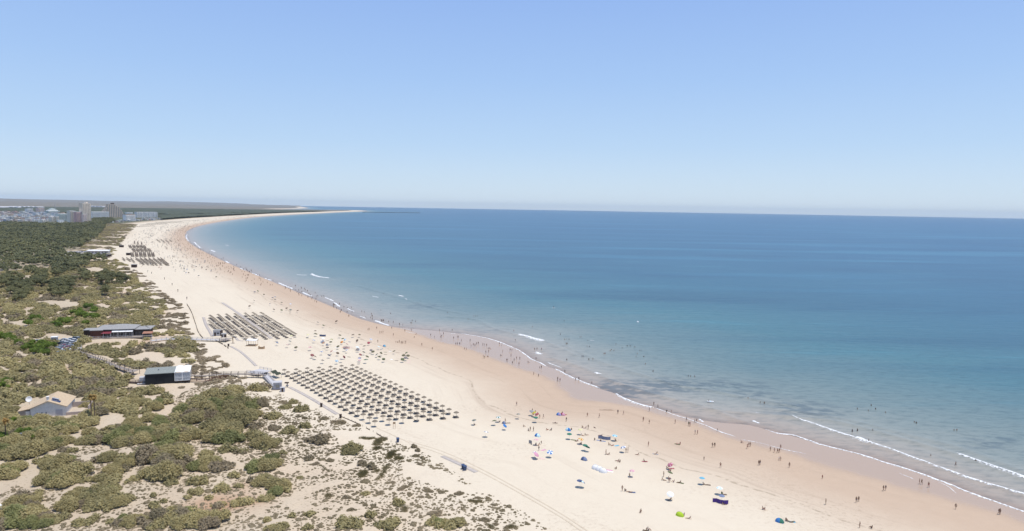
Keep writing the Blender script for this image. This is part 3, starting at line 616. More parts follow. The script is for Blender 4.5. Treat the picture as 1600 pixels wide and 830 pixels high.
def in_ell(px, py, E, grow=1.0):
    m = np.zeros(np.shape(px), bool)
    for x, y, a, b in E: m |= ((px - x) / (a * grow)) ** 2 + ((py - y) / (b * grow)) ** 2 < 1
    return m
def in_any(px, py, polys):
    m = np.zeros(np.shape(px), bool)
    for q in polys: m |= inp(px, py, [(a, b) for a, b in q])
    return m
def jgrid(x0, x1, y0, y1, s, rng=RNG):
    gx, gy = np.meshgrid(np.arange(x0, x1, s), np.arange(y0, y1, s)); n = gx.size
    return gx.ravel() + rng.uniform(-.48, .48, n) * s, gy.ravel() + rng.uniform(-.48, .48, n) * s
def ground(x, y):
    c = coast_q(x, y); return height(x, y, c), c
def scatter(Vs, n_per, X, Y, Z, R, ZS, name, m, label, smooth=False, attr=None):
    """many small plants merged into one mesh"""
    parts = []; rng = np.random.default_rng(5); k = rng.integers(0, len(Vs), len(X)); an = rng.uniform(0, 2 * PI, len(X))
    for j, (V, F) in enumerate(Vs):
        s = np.where(k == j)[0]
        if not len(s): continue
        c, q = np.cos(an[s])[:, None], np.sin(an[s])[:, None]; r = R[s][:, None]
        x = (V[:, 0][None] * c - V[:, 1][None] * q) * r + X[s][:, None]; y = (V[:, 0][None] * q + V[:, 1][None] * c) * r + Y[s][:, None]; z = V[:, 2][None] * r * ZS[s][:, None] + Z[s][:, None]
        P = np.stack([x, y, z], -1).reshape(-1, 3); FF = (F[None] + (np.arange(len(s)) * len(V))[:, None, None]).reshape(-1, 4); parts.append((P, FF))
    V, F = merge(parts); me = mesh_np(name, V, F, m); o = link(name, me)
    return tag(o, label[0], label[1], kind='stuff')

# ---- dune shrubs: the big ones one by one, the rest of the scrub as one cover
PTS = []          # x, y, radius, height scale
rs = np.random.default_rng(21)
for E in EL:
    px, py, a, b = E
    yb = py + b * .75                                  # the near foot of the clump
    x, y, z = hit1(px, yb - 2); m_px = F_PX / y; dpy = (py + b - 313 - .017 * px) ** 2 / (CAM_H * F_PX)
    wx = a / m_px; wy = max(2 * b - 1.0 * m_px, b * .9) / max(dpy, .3) / 2
    x0, y0, _ = hit1(px, py + b * .12)
    area = PI * wx * wy; r = min(3.4, max(1.1, .62 * min(wx, wy)))
    n = max(1, int(round(area / (PI * r * r) * 1.7)))
    for k in range(n):
        if n == 1: dx = dy = 0
        else:
            th = 2.39996 * k + px; q = math.sqrt((k + .5) / n) * .95; dx = q * math.cos(th) * (wx - r * .3); dy = q * math.sin(th) * (wy - r * .25)
        PTS.append((x0 + dx, y0 + dy, r * rs.uniform(.8, 1.2) * 1.22, rs.uniform(.85, 1.35), 0))
gx, gy = jgrid(-520, 60, 195, 980, 3.3, rs); gr = np.hypot(gx, gy); m = (rs.random(len(gx)) < np.clip((420 / gr) ** .9, .25, 1)); gx, gy = gx[m], gy[m]
px, py = project(gx, gy, 3.0); m = inp(px, py, DENSE) & ~in_any(px, py, GAPS) & (py > 395)
nz = fbm(gx / 14, gy / 14, 77) * .7 + .3 * vnoise(gx / 5, gy / 5, 78); cq = coast_q(gx, gy); m &= (nz > .37 + .16 * sstep(70, 15, cq[2]))
gx, gy = gx[m], gy[m]; sc_ = np.clip((np.hypot(gx, gy) / 420) ** .35, 1, 1.7)
for x, y, q in zip(gx, gy, sc_): PTS.append((x, y, rs.uniform(1.9, 3.2) * q, rs.uniform(.7, 1.15) / q, 0))
COASTSCRUB = [(120, 350), (185, 349), (214, 351), (206, 359), (196, 370), (186, 383), (178, 392), (170, 402), (160, 402), (120, 392)]
gx, gy = jgrid(-1500, -300, 900, 2300, 6.5, rs); px, py = project(gx, gy, 3.0); m = inp(px, py, COASTSCRUB) & (rs.random(len(gx)) < .8) & (fbm(gx / 22, gy / 34, 79) > .37) & ~in_any(px, py, [[(128, 383), (190, 385), (188, 387.5), (128, 386)], [(165, 370.5), (192, 371), (190, 373), (165, 372)], [(183, 362), (203, 362), (200, 364), (183, 364)]])
for x, y in zip(gx[m], gy[m]): PTS.append((x, y, rs.uniform(3.0, 5.2), rs.uniform(.3, .5), 1 if rs.random() < .35 else 0))
# bare sandy dune front: thinner scrub beside the middle parasols
gx, gy = jgrid(-420, 60, 180, 1500, 3.4, rs); px, py = project(gx, gy, 3.0); zz, c = ground(gx, gy)
m = (c[2] > 4) & ~inp(px, py, DENSE) & (py < 610) & ~in_any(px, py, GAPS) & (py > 352); nz = fbm(gx / 11, gy / 11, 97); thr = np.where(c[2] > 45, .43, .50); m &= nz > thr
for x, y in zip(gx[m], gy[m]): PTS.append((x, y, rs.uniform(1.2, 2.6), rs.uniform(.35, .7), 1))
PTS = np.array(PTS); d = np.hypot(PTS[:, 0], PTS[:, 1]); order = np.argsort(d); PTS = PTS[order]; d = d[order]
PZ, _ = ground(PTS[:, 0], PTS[:, 1])
px, py = project(PTS[:, 0], PTS[:, 1], PZ + 1)
vis = (px > -12) & (px < 1612) & (py < 850); PTS, PZ, px, py = PTS[vis], PZ[vis], px[vis], py[vis]
SHV = [shrub_arrays(100 + k, 3600, 8 + k % 4, .036) for k in range(7)]
SH_ME = [mesh_np('shrub_foliage', V, F, M_SHRUB) for V, F in SHV]
def stems(seed):
    r = random.Random(seed); mb = MB()
    for k in range(6):
        a = r.uniform(0, 2 * PI); d0 = r.uniform(.3, .75); mb.tube([(0.04 * math.cos(a), .04 * math.sin(a), -.12), (d0 * .4 * math.cos(a), d0 * .4 * math.sin(a), .16), (d0 * math.cos(a), d0 * math.sin(a), .36)], [.035, .025, .01], 5)
    return mb.mesh('shrub_stems', M_BARK)
ST_ME = [stems(k) for k in range(3)]
def strips(items, key_y, key_x, per):          # rows from the bottom of the view upwards, then left to right
    idx = sorted(range(len(items)), key=lambda i: -key_y(items[i])); out = {}
    for r in range(0, len(idx), per):
        row = sorted(idx[r:r + per], key=lambda i: key_x(items[i]))
        for j, i in enumerate(row): out[i] = (r // per, j)
    return out
NI = 300
sizes = PTS[:, 2] * F_PX / PTS[:, 1]; big = np.argsort(-sizes)[:NI]; bigset = set(big.tolist())
labs = near_labels([(px[i], py[i], ('wide' if PTS[i, 2] > 2.8 else 'rounded' if PTS[i, 2] > 2.1 else 'small') + ' olive green') for i in big], LAND, 'shrub')
tones = ['olive', 'grey green', 'yellowish olive', 'dull green', 'khaki green']
M_SHT = [M_SHRUB]
for k, i in enumerate(big):
    v = int(rs.integers(0, len(SH_ME))); r = PTS[i, 2]; hs = PTS[i, 3]; lab = labs[k]
    o = thing('dune_shrub', lab, 'shrub', (PTS[i, 0], PTS[i, 1], PZ[i] - .05), rs.uniform(0, 6.28), 'olive green shrubs growing in the dunes'); o.scale = (r, r, r * hs)
    fo = link('foliage', SH_ME[v], o); link('stem', ST_ME[v % 3], o); q_ = rs.random()
    if q_ < .3: fo.material_slots[0].link = 'OBJECT'; fo.material_slots[0].material = M_SHRUB2 if q_ < .13 else M_SHRUB3
rest = np.array([i for i in range(len(PTS)) if i not in bigset])
lowV = [shrub_arrays(300 + k, 230, 7, .088) for k in range(6)]
near = rest
ty = PTS[near, 4] < .5
tyi = near[ty]; pick = vnoise(PTS[tyi, 0] / 9, PTS[tyi, 1] / 9, 303) > .70
a = tyi[pick]; scatter(lowV, 0, PTS[a, 0], PTS[a, 1], PZ[a] - .05, PTS[a, 2], PTS[a, 3], 'dry_scrub', M_SHRUB2, ('grey brown scrub mixed into the olive dune scrub', 'scrub'))
a = tyi[~pick]; scatter(lowV, 0, PTS[a, 0], PTS[a, 1], PZ[a] - .05, PTS[a, 2], PTS[a, 3], 'dune_scrub', M_SHRUB, ('continuous olive scrub covering the dunes further back', 'scrub'))
a = near[~ty]; scatter(lowV[:3], 0, PTS[a, 0], PTS[a, 1], PZ[a] - .05, PTS[a, 2], PTS[a, 3], 'dune_undergrowth', M_TUFT, ('low brownish patches of growth on the pale dune front', 'dune plants'))
print('shrubs', len(PTS))

# ---- tufts between the shrubs
def tuft_arrays(seed, n=34, leaf=.12):
    r = np.random.default_rng(seed); D = r.normal(size=(n, 3)); D[:, 2] = np.abs(D[:, 2]); D /= np.linalg.norm(D, axis=1)[:, None]
    C = D * np.array([.85, .85, .45]) * r.uniform(.7, 1.1, (n, 1)); C[:, 2] = np.maximum(C[:, 2], .03)
    return merge([blob((0, 0, 0.0), .82, seed, 7, 3, .48), quads(C, D + np.array([0, 0, .4]), np.full(n, leaf), 1.3, r)])
TV = [tuft_arrays(500 + k) for k in range(8)]
gx, gy = jgrid(-130, 110, 130, 330, 1.0, rs); px, py = project(gx, gy, 3.5); zz, c = ground(gx, gy)
clump = fbm(gx / 6.5, gy / 6.5, 131); cl2 = vnoise(gx / 1.9, gy / 1.9, 137)
paths = in_any(px, py, [zl(280, 600, 3.6075, [(640, 640), (720, 590), (900, 545), (960, 575), (780, 610), (690, 650), (600, 700), (580, 650)]), zl(280, 600, 3.6075, [(280, 400), (330, 440), (420, 520), (400, 540), (300, 470), (260, 420)]), zl(0, 660, 4.883, [(0, 480), (170, 370), (340, 400), (290, 520), (220, 560), (130, 500), (0, 600)]),
      zl(280, 600, 3.6075, [(860, 250), (1100, 260), (1150, 310), (1040, 330), (900, 330)]), zl(500, 680, 4.444, [(600, 180), (900, 250), (1000, 330), (1100, 400), (900, 380), (760, 340), (620, 300), (560, 260)])])
mm = (c[2] > 1.5) & (py > 596) & ~inp(px, py, DENSE) & ~paths
th = .415 - .06 * sstep(6, 20, c[2]) + .05 * sstep(15, 3, c[2])
mm &= (clump * .62 + cl2 * .38 > th) & ~in_ell(px, py, EL, .9)
X_, Y_, Z_ = gx[mm], gy[mm], zz[mm]; R_ = np.clip(rs.lognormal(-1.0, .42, len(X_)), .16, 1.0)
scatter(TV, 0, X_, Y_, Z_ - .02, R_, rs.uniform(.6, 1.2, len(X_)), 'dune_tufts', M_TUFT, ('dark low cushions of dune plants dotting the pale sand', 'dune plants'))
print('tufts', len(X_))
# brown cushions and straw coloured marram, clump by clump
BV = [shrub_arrays(700 + k, 1100, 9, .042, .4) for k in range(4)]; B_ME = [mesh_np('cushion_foliage', V, F, M_TUFT) for V, F in BV]
blist = []
for E in BROWN_EL:
    x, y, z = hit1(E[0], E[1] + E[3] * .4); w = E[2] / (F_PX / y); n = max(1, int(w / 1.3))
    for k in range(n): blist.append((x + (k - (n - 1) / 2) * w * 1.5 / max(n, 1), y + rs.uniform(-1, 1) * E[3] * .25, min(w, 1.8) * rs.uniform(.8, 1.15), rs.uniform(.5, .8)))
bp_ = project([b[0] for b in blist], [b[1] for b in blist], [3] * len(blist)); labs = near_labels([(bp_[0][k], bp_[1][k], 'brownish grey') for k in range(len(blist))], LAND, 'cushion bush')
for k, b in enumerate(blist):
    o = thing('cushion_bush', labs[k], 'bush', (b[0], b[1], gz(b[0], b[1]) - .04), rs.uniform(0, 6), 'brownish cushion bushes on the dune front'); o.scale = (b[2], b[2], b[2] * b[3])
    link('foliage', B_ME[k % 4], o); link('stem', ST_ME[k % 3], o)
def marram_arrays(seed, n=90):
    r = np.random.default_rng(seed); V = []; 
    for k in range(n):
        a = r.uniform(0, 2 * PI); q = math.sqrt(r.random()) * .8; x, y = q * math.cos(a), q * math.sin(a); ln = r.uniform(.45, 1.0); dx, dy = r.normal(0, .28, 2); w = .022; b = r.uniform(0, PI); wx, wy = w * math.cos(b), w * math.sin(b)
        V += [(x - wx, y - wy, 0), (x + wx, y + wy, 0), (x + dx + wx * .3, y + dy + wy * .3, ln), (x + dx - wx * .3, y + dy - wy * .3, ln)]
    return np.array(V), np.arange(4 * n).reshape(-1, 4)
MV = [marram_arrays(40 + k) for k in range(4)]; mx_, my_ = [], []
for E in MARRAM_EL:
    x0, y0, _ = hit1(E[0], E[1]); w = E[2] / (F_PX / y0); dpy = (E[1] - 325) ** 2 / (CAM_H * F_PX); h = E[3] / dpy; n = int(max(4, PI * w * h / .26))
    for k in range(n):
        q = math.sqrt(rs.random()); a = rs.uniform(0, 6.28); mx_.append(x0 + q * math.cos(a) * w); my_.append(y0 + q * math.sin(a) * h)
mx_, my_ = np.array(mx_), np.array(my_); scatter(MV, 0, mx_, my_, ground(mx_, my_)[0] - .03, rs.uniform(.5, .9, len(mx_)), rs.uniform(.7, 1.1, len(mx_)), 'marram_grass', M_MARRAM, ('straw coloured marram grass on the dune crest', 'grass'))

# ---- pines
LANDP = [(178, 510, 'the wooden restaurant'), (148, 422, 'the white sand hollow'), (148, 395, 'the long white roofed hall'), (130, 485, 'the bright green pines by the restaurant'), (40, 437, 'the pinkish clearing'), (113, 440, 'the small white sand patch'), (105, 490, 'the sandy track'), (10, 500, 'the sandy path at the left edge'), (60, 418, 'the bare trunks at the wood edge')]
def pine_arrays(seed, nleaf, tiers=9, leaf=.10):
    r = np.random.default_rng(seed); parts = []; lobes = []
    for k in range(tiers):
        a = r.uniform(0, 2 * PI); q = math.sqrt(r.random()) * .62; z = 1.15 + .75 * (1 - q * q) * r.uniform(.35, 1.0); rr = r.uniform(.24, .38); lobes.append((q * math.cos(a), q * math.sin(a), z, rr))
    for i, l in enumerate(lobes): parts.append(blob(l[:3], l[3] * .8, seed * 5 + i, 6, 4, .7, False))
    L = np.array(lobes)[r.integers(0, tiers, nleaf)]; D = r.normal(size=(nleaf, 3)); D /= np.linalg.norm(D, axis=1)[:, None]
    C = L[:, :3] + D * (L[:, 3] * r.uniform(.75, 1.2, nleaf))[:, None] * np.array([1, 1, .72]); parts.append(quads(C, D + np.array([0, 0, .4]), np.full(nleaf, leaf), .8, r))
    return merge(parts), lobes
def trunk_mesh(lobes, seed):
    mb = MB(); mb.tube([(0, 0, -.1), (.03, .02, .6), (-.02, .03, 1.2), (0, 0, 1.5)], [.062, .05, .038, .02], 7)
    for l in lobes[:6]: mb.tube([(0, 0, 1.0 + .05 * l[3]), (l[0] * .5, l[1] * .5, (1.1 + l[2]) / 2), (l[0], l[1], l[2])], [.028, .02, .01], 5)
    return mb.mesh('trunk', M_BARK)
PN = [pine_arrays(900 + k, 1300, 9 + k % 3, .045) for k in range(5)]
PN_ME = [(mesh_np('crown', a[0], a[1], M_PINE), trunk_mesh(l, 1)) for a, l in PN]; GN_ME = [(mesh_np('crown', a[0], a[1], M_GREEN), t_[1]) for (a, l), t_ in zip(PN, PN_ME)]
gx, gy = jgrid(-560, -90, 480, 1000, 5.0, rs); px, py = project(gx, gy, 3); m = in_ell(px, py, A_P) & ~in_any(px, py, GAPS) & (py < 512) & (rs.random(len(gx)) < .8)
T1 = [(x, y, rs.uniform(2.2, 4.6)) for x, y in zip(gx[m], gy[m])]
FOREST = [(-80, 349.5), (50, 350), (75, 352), (120, 351.5), (140, 350), (136, 345), (150, 342.5), (174, 342), (180, 347), (165, 351), (164, 356), (158, 366), (148, 376), (132, 384), (126, 390), (96, 396), (120, 399), (160, 402), (166, 408), (120, 418), (95, 424), (40, 430), (-90, 440)]
gx, gy = jgrid(-2600, -150, 780, 2900, 7.0, rs); px, py = project(gx, gy, 3); m = inp(px, py, FOREST) & (px > -15) & ~in_any(px, py, GAPS) & (fbm(gx / 30, gy / 30, 9) > .36)
T2 = [(x, y, rs.uniform(2.7, 5.6)) for x, y in zip(gx[m], gy[m])]
T = T1 + T2; T.sort(key=lambda q: q[1]); TZ, _ = ground(np.array([q[0] for q in T]), np.array([q[1] for q in T])); TP = project([q[0] for q in T], [q[1] for q in T], TZ)
sel = [i for i in range(len(T)) if TP[0][i] > -6][:285]; labs = near_labels([(TP[0][i], TP[1][i], ('broad' if T[i][2] > 3.5 else 'slim') + ' dark green') for i in sel], LANDP, 'pine')
for k, i in enumerate(sel):
    x, y, r = T[i]; v = k % 5
    o = thing('pine_tree', labs[k], 'tree', (x, y, TZ[i] - .1), rs.uniform(0, 6), 'dark pines behind the dunes'); o.scale = (r, r, r * rs.uniform(.8, 1.05))
    link('crown', PN_ME[v][0], o); link('trunk', PN_ME[v][1], o)
GREEN = [(115, 492, 3.4), (138, 483, 4.4), (147, 489, 4.2), (128, 497, 4.6), (141, 500, 4.2), (148, 498, 3.6), (124, 490, 3.6), (56, 501.5, 4.0), (61, 503, 3.4), (44, 509, 3.6), (88, 510, 3.6), (97, 505, 3.6), (104, 507, 3.6), (92, 513, 3.2), (108, 503, 3.4), (134, 508, 3.0), (8, 532, 4.4), (16, 535, 4.0), (50, 545, 4.2), (60, 549, 4.0), (68, 544, 4.2), (78, 546, 4.2), (56, 553, 3.6), (70, 556, 3.4), (30, 541, 3.6), (42, 548, 3.4), (4, 690, 2.8), (3, 610, 3.2), (9, 600, 2.8), (38, 682, 2.8), (52, 690, 2.6), (20, 665, 2.6)]
GREEN = sorted(GREEN); labs = near_labels([(a_, b_, 'bright green round topped') for a_, b_, r in GREEN], [(178, 520, 'the wooden restaurant'), (75, 640, 'the white gabled house'), (105, 540, 'the car park'), (105, 490, 'the sandy track')], 'pine')
for k, (a_, b_, r) in enumerate(GREEN):
    x, y, z = hit1(a_, b_)
    o = thing('stone_pine', labs[k], 'tree', (x, y, z - r * .9), k * 1.3, 'bright green stone pines'); o.scale = (r, r, r)
    link('crown', GN_ME[k % 5][0], o); link('trunk', GN_ME[k % 5][1], o)
farV = [pine_arrays(950 + k, 34, 6, .17)[0] for k in range(5)]
ss = set(sel); oth = [i for i in range(len(T)) if i not in ss]; X_, Y_, R_ = (np.array([T[i][q] for i in oth]) for q in range(3))
scatter(farV, 0, X_, Y_, TZ[oth] - .8, R_, rs.uniform(.8, 1.05, len(oth)), 'pine_wood', M_PINE, ('dark pine wood stretching from the dunes to the town', 'wood'))
print('pines', len(T))
# far wood beyond the town: one rough canopy
Xf, Yf, Ff = polar(np.radians(np.linspace(-39, -8, 420)), np.geomspace(2350, 8200, 360)); cf = coast(Xf, Yf)
pxf, pyf = project(Xf, Yf, 3); 
msk = (cf[2] > 45) & ((pyf < 334.5) | (pxf > 150)) & ~((pxf > 60) & (pxf < 250) & (pyf > 338.5)) & (fbm(Xf / 500, Yf / 500, 71) > .22) & ~((pyf < 326.5) & (fbm(Xf / 900, Yf / 300, 73) > .55))
zf = height(Xf, Yf, cf) + 4 + 5 * vnoise(Xf / 14, Yf / 14, 3) + 4 * fbm(Xf / 60, Yf / 60, 8); keep = msk[Ff].all(1); us = np.unique(Ff[keep]); rm = np.full(len(Xf), -1); rm[us] = np.arange(len(us))
M_FAR = foliage_mat('far_canopy', (0.09, 0.11, 0.075), (0.135, 0.15, 0.10), (0.10, 0.12, 0.085), dryk=.05)
edge = np.zeros(len(Xf), bool); 
tag(link('far_wood', mesh_np('far_wood', np.stack([Xf, Yf, zf], 1)[us], rm[Ff[keep]], M_FAR)), 'far dark wood spreading behind the town towards the hills', 'wood', kind='stuff')
# ================================================================== BUILDINGS AND STRUCTURES
M_WHITE = mat('white_paint', (.78, .78, .77), .6, .3, .06); M_PLASTER = mat('white_plaster', (.72, .69, .66), .85, .1, .08, 1.2); M_TILE = None
def tiles(name, a, b, sc_=2.2):
    t = NT(name); w = t.node('ShaderNodeTexWave'); w.wave_type = 'BANDS'; w.bands_direction = 'X'; w.inputs['Scale'].default_value = sc_; w.inputs['Distortion'].default_value = .3; t.l.new(t.obj(), w.inputs['Vector'])
    n = t.noise(1.5, 4, .7, t.obj()); c = t.mix(w.outputs['Fac'], a, b); c = t.mix(t.math('MULTIPLY', t.rng(n, .4, .75), .35), c, tuple(x * .6 for x in a)); t.bump(w.outputs['Fac'], .5, .06); return t.fin(c, .85, .15)
M_TILE = tiles('pale_clay_tiles', (.52, .40, .27), (.64, .50, .35)); M_GREYROOF = tiles('grey_roof_sheet', (.30, .295, .29), (.38, .375, .37), 1.4); M_GREENROOF = tiles('grey_green_roof_sheet', (.23, .25, .235), (.31, .33, .31), 1.8)
M_BLACK = mat('black_boards', (.018, .02, .024), .75, .25, .35, 2, streak=(6, 1, 1)); M_WOODRED = mat('red_brown_timber', (.13, .055, .04), .8, .2, .3, 2, streak=(1, 1, 8)); M_WOOD = mat('weathered_timber', (.30, .26, .23), .85, .15, .25, 3, streak=(8, 1, 1))
M_TAN = mat('tan_timber', (.42, .29, .18), .85, .15, .2, 3); M_DARKWOOD = mat('dark_timber', (.07, .05, .042), .85, .15, .3, 3); M_GLASS = mat('dark_glass', (.03, .04, .055), .12, .6, .1); M_WINDOW = mat('window_glass', (.16, .18, .20), .2, .5, .2, .4)
M_RED = mat('red_canvas', (.20, .045, .06), .8, .1); M_CANVAS = mat('white_canvas', (.82, .82, .82), .8, .1, .03); M_PVC = mat('clear_plastic_sheet', (.36, .40, .45), .18, .6, .25, 1.2); M_GREYP = mat('grey_paint', (.42, .42, .46), .7, .25, .08); M_LGREY = mat('light_grey_boards', (.50, .49, .50), .8, .2, .12, 2, streak=(5, 1, 1))
M_BLUE = mat('blue_plastic', (.05, .08, .16), .5, .4); M_METAL = mat('galvanised_metal', (.45, .46, .48), .4, .5, .1, metal=.6); M_PANEL = mat('solar_panel', (.03, .04, .09), .2, .6, .1); M_CONC = mat('concrete', (.42, .385, .34), .9, .1, .12, 1.5); M_ASPH = mat('asphalt', (.17, .165, .165), .95, .1, .15, .6); M_TERRA = mat('terrace_paving', (.50, .42, .33), .9, .1, .12, 1)
M_GREENCL = mat('dark_netting', (.06, .07, .05), .9, .1, .3, 3)
def frame_at(pl, pr, rz=None):
    a = hit1(*pl); b = hit1(*pr); L = math.hypot(b[0] - a[0], b[1] - a[1]); 
    return a, (math.atan2(b[1] - a[1], b[0] - a[0]) if rz is None else rz), L
def label_part(o, s): o['label'] = s; return o

# ---- white gabled house (local x along the gable wall, y away from the viewer)
a, rz, L = frame_at((48, 653.5), (103.5, 649)); zz = gz(a[0], a[1]); W = L; Dp = 12.5; E_ = 3.7; RG = 2.2
H = thing('gabled_house', 'white house with pale tiled gable roof, solar heater and walled terrace among the bushes', 'house', (a[0], a[1], zz - .3), rz)
mb = MB(); mb.add([(0, 0, 0), (W, 0, 0), (W, 0, E_), (W * .5, 0, E_ + RG), (0, 0, E_), (0, Dp, 0), (W, Dp, 0), (W, Dp, E_), (W * .5, Dp, E_ + RG), (0, Dp, E_)], [(0, 1, 2, 3, 4), (9, 8, 7, 6, 5), (0, 4, 9, 5), (1, 6, 7, 2), (4, 3, 8, 9), (3, 2, 7, 8)]); mb.build('wall', M_PLASTER, H)
ov = .5; k = RG / (W * .5)
def roofside(s):
    x0, x1 = (-ov, W * .5) if s < 0 else (W + ov, W * .5); z0, z1 = E_ - k * ov + .12, E_ + RG + .12
    return MB().slab([(x0, -ov, z0), (x1, -ov, z1), (x1, Dp + ov, z1), (x0, Dp + ov, z0)], .22)
R1 = roofside(-1).build('roof', M_TILE, H); R2 = roofside(1).build('roof', M_TILE, H)
ch = MB().box(W * .44, W * .50, .6, 1.5, E_ + RG - 1.0, E_ + RG + 1.2).box(W * .43, W * .51, .5, 1.6, E_ + RG + 1.2, E_ + RG + 1.32).build('chimney', M_PLASTER, R2)
sx_ = W * .56; MB().slab([(sx_, 1.2, E_ + RG - .15), (sx_ + 2.6, 1.2, E_ + RG - 1.18), (sx_ + 2.6, 2.9, E_ + RG - 1.0), (sx_, 2.9, E_ + RG + .05)], .08).build('solar_panel', M_PANEL, H)
MB().tube([(sx_ - .1, 3.1, E_ + RG + .25), (sx_ + 2.0, 3.1, E_ + RG - .5)], .28, 10).build('water_tank', M_METAL, H)
for x in (1.7, 3.1, 4.4): f = MB().box(x, x + .42, -.04, .02, 1.55, 2.0).build('window', M_WINDOW, H)
d_ = MB().box(W * .72, W * .90, -.06, .02, .35, 2.6).build('door', M_GREYP, H); MB().box(W * .70, W * .72, -.07, .02, .3, 2.65).build('frame', M_LGREY, d_)
MB().box(.0, W + 1.8, -1.6, -.02, -.8, .35).build('plinth', M_CONC, H)
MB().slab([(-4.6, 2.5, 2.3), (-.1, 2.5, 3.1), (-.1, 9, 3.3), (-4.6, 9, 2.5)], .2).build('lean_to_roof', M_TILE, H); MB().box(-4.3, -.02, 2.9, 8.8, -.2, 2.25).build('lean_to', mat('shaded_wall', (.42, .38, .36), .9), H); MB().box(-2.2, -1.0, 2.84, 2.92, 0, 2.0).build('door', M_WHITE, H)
MB().box(W + .05, W + 6.2, -.3, 9.0, -.6, .75).build('terrace', M_TERRA, H)
for q in [(W + .05, W + 6.2, 8.8, 9.05, .75, 2.6), (W + 6.2, W + 6.45, 2.2, 9.05, .75, 2.5), (W + .05, W + 6.2, -.55, -.3, -.8, 1.5)]: MB().box(*q).build('garden_wall', mat('low_wall_render', (.45, .37, .33), .9), H)
MB().box(W + 6.5, W + 12, 1.0, 8.0, -.6, .55).build('terrace', M_TERRA, H)
MB().box(W + 2, W + 8.4, -1.6, -1.2, -.6, .35).build('garden_wall', M_CONC, H)
x, y, z = hit1(46, 633); D = thing('satellite_dish', 'round white satellite dish on a post behind the white gabled house', 'dish', (x, y, z)); MB().tube([(0, 0, 0), (0, 0, 2.0)], .07).build('post', M_METAL, D)
mb = MB(); mb.lathe([(0, 0), (.45, .06), (.85, .22), (1.05, .40), (1.02, .43), (.8, .27), (.4, .11), (0, .05)], n=18); d_ = mb.build('dish', M_WHITE, D, True); d_.location = (0, -.1, 2.2); d_.rotation_euler = (math.radians(68), 0, math.radians(25))
# dry palms
M_PALM = foliage_mat('dry_palm_leaf', (.33, .21, .07), (.42, .27, .10), (.28, .21, .08), dry=(.13, .09, .05))
def palm(px, py, h, seed, lab, grp='dry palms near the white house'):
    x, y, z = hit1(px, py); o = thing('dry_palm', lab, 'palm', (x, y, z - .1), seed, grp); r = random.Random(seed)
    MB().tube([(0, 0, 0), (.12, .05, h * .4), (.05, .1, h * .85), (0, 0, h)], [.24, .17, .15, .2], 8).build('trunk', M_BARK, o)
    mb = MB()
    for k in range(44):
        az_ = r.uniform(0, 6.28); el = r.uniform(-1.3, 1.1); ln = r.uniform(.9, 1.5); p0 = Vector((0, 0, h)); prev = p0; dr = Vector((math.cos(az_) * math.cos(el), math.sin(az_) * math.cos(el), math.sin(el)))
        sd = Vector((-math.sin(az_), math.cos(az_), 0)); pts = [p0 + dr * ln * t_ + Vector((0, 0, -ln * .35 * t_ * t_)) for t_ in (0, .4, .75, 1)]
        for i in range(3):
            w0, w1 = (.05, .26, .2, .03)[i], (.05, .26, .2, .03)[i + 1]; mb.add([pts[i] - sd * w0, pts[i] + sd * w0, pts[i + 1] + sd * w1, pts[i + 1] - sd * w1], [(0, 1, 2, 3)])
    mb.build('crown', M_PALM, o, recalc=False)
palm(142.5, 655, 8.2, 1, 'tall thin dry palm with rusty crown right of the white house, left of its twin'); palm(148.5, 657, 8.6, 2, 'slightly taller dry palm with rusty crown, right one of the twin palms')
palm(10, 690, 7.0, 3, 'rusty orange crowned palm at the left edge below the white house')
x, y, z = hit1(33.5, 694); P = thing('metal_post', 'thin pale metal post standing in the bushes below the white house', 'post', (x, y, z)); MB().tube([(0, 0, 0), (0, 0, 3.4)], .06).build('shaft', M_METAL, P); MB().box(-.3, .3, -.1, .1, 3.3, 3.5).build('lamp', M_LGREY, P)
x, y, z = hit1(4, 794); 
def heap(name, x, y, z, w, d, h, m, seed):
    mb = MB(); n = 9; r = random.Random(seed); V = [(-w / 2 + w * i / (n - 1), -d / 2 + d * j / (n - 1), (h * r.uniform(.35, 1) if 0 < i < n - 1 and 0 < j < n - 1 else -.05)) for j in range(n) for i in range(n)]
    mb.add(V, [(j * n + i, j * n + i + 1, (j + 1) * n + i + 1, (j + 1) * n + i) for j in range(n - 1) for i in range(n - 1)]); o = mb.build(name, m); o.location = (x, y, z); return o
tag(heap('tarpaulin', x, y, z, 4.6, 2.6, 1.0, M_CANVAS, 3), 'crumpled white tarpaulin heap in the sand at the bottom left', 'tarpaulin')

# ---- black pavilion on stilts
a, _, _ = frame_at((227, 602), (269, 602)); x, y = a[0], a[1]; zz = a[2]; rz = math.radians(21)
Pv = thing('beach_pavilion', 'black boarded beach pavilion on stilts with grey green roof and glazed white canopy end', 'pavilion', (x, y, zz - .4), rz)
W1, W2, Dd = 10.9, 6.0, 8.2; fl = 1.3; wt = 5.3
MB().box(0, W1 * .34, 0, Dd, .3, wt - .35).box(W1 * .34 + .01, W1 * .66, .15, Dd, .3, wt - .32).box(W1 * .66 + .01, W1, 0, Dd, .3, wt - .35).build('wall', M_BLACK, Pv)
MB().slab([(-.35, -.25, wt - .25), (W1, -.25, wt - .25), (W1, Dd + .5, wt + .45), (-.35, Dd + .5, wt + .45)], .22).build('roof', M_GREENROOF, Pv)
MB().box(W1 * .4, W1 * .4 + .5, 4, 4.5, wt - .1, wt + .8).build('vent', M_METAL, Pv)
MB().box(W1 + .02, W1 + W2, 0.05, Dd, .9, fl).build('deck', M_DARKWOOD, Pv)
n = 14; mb = MB()
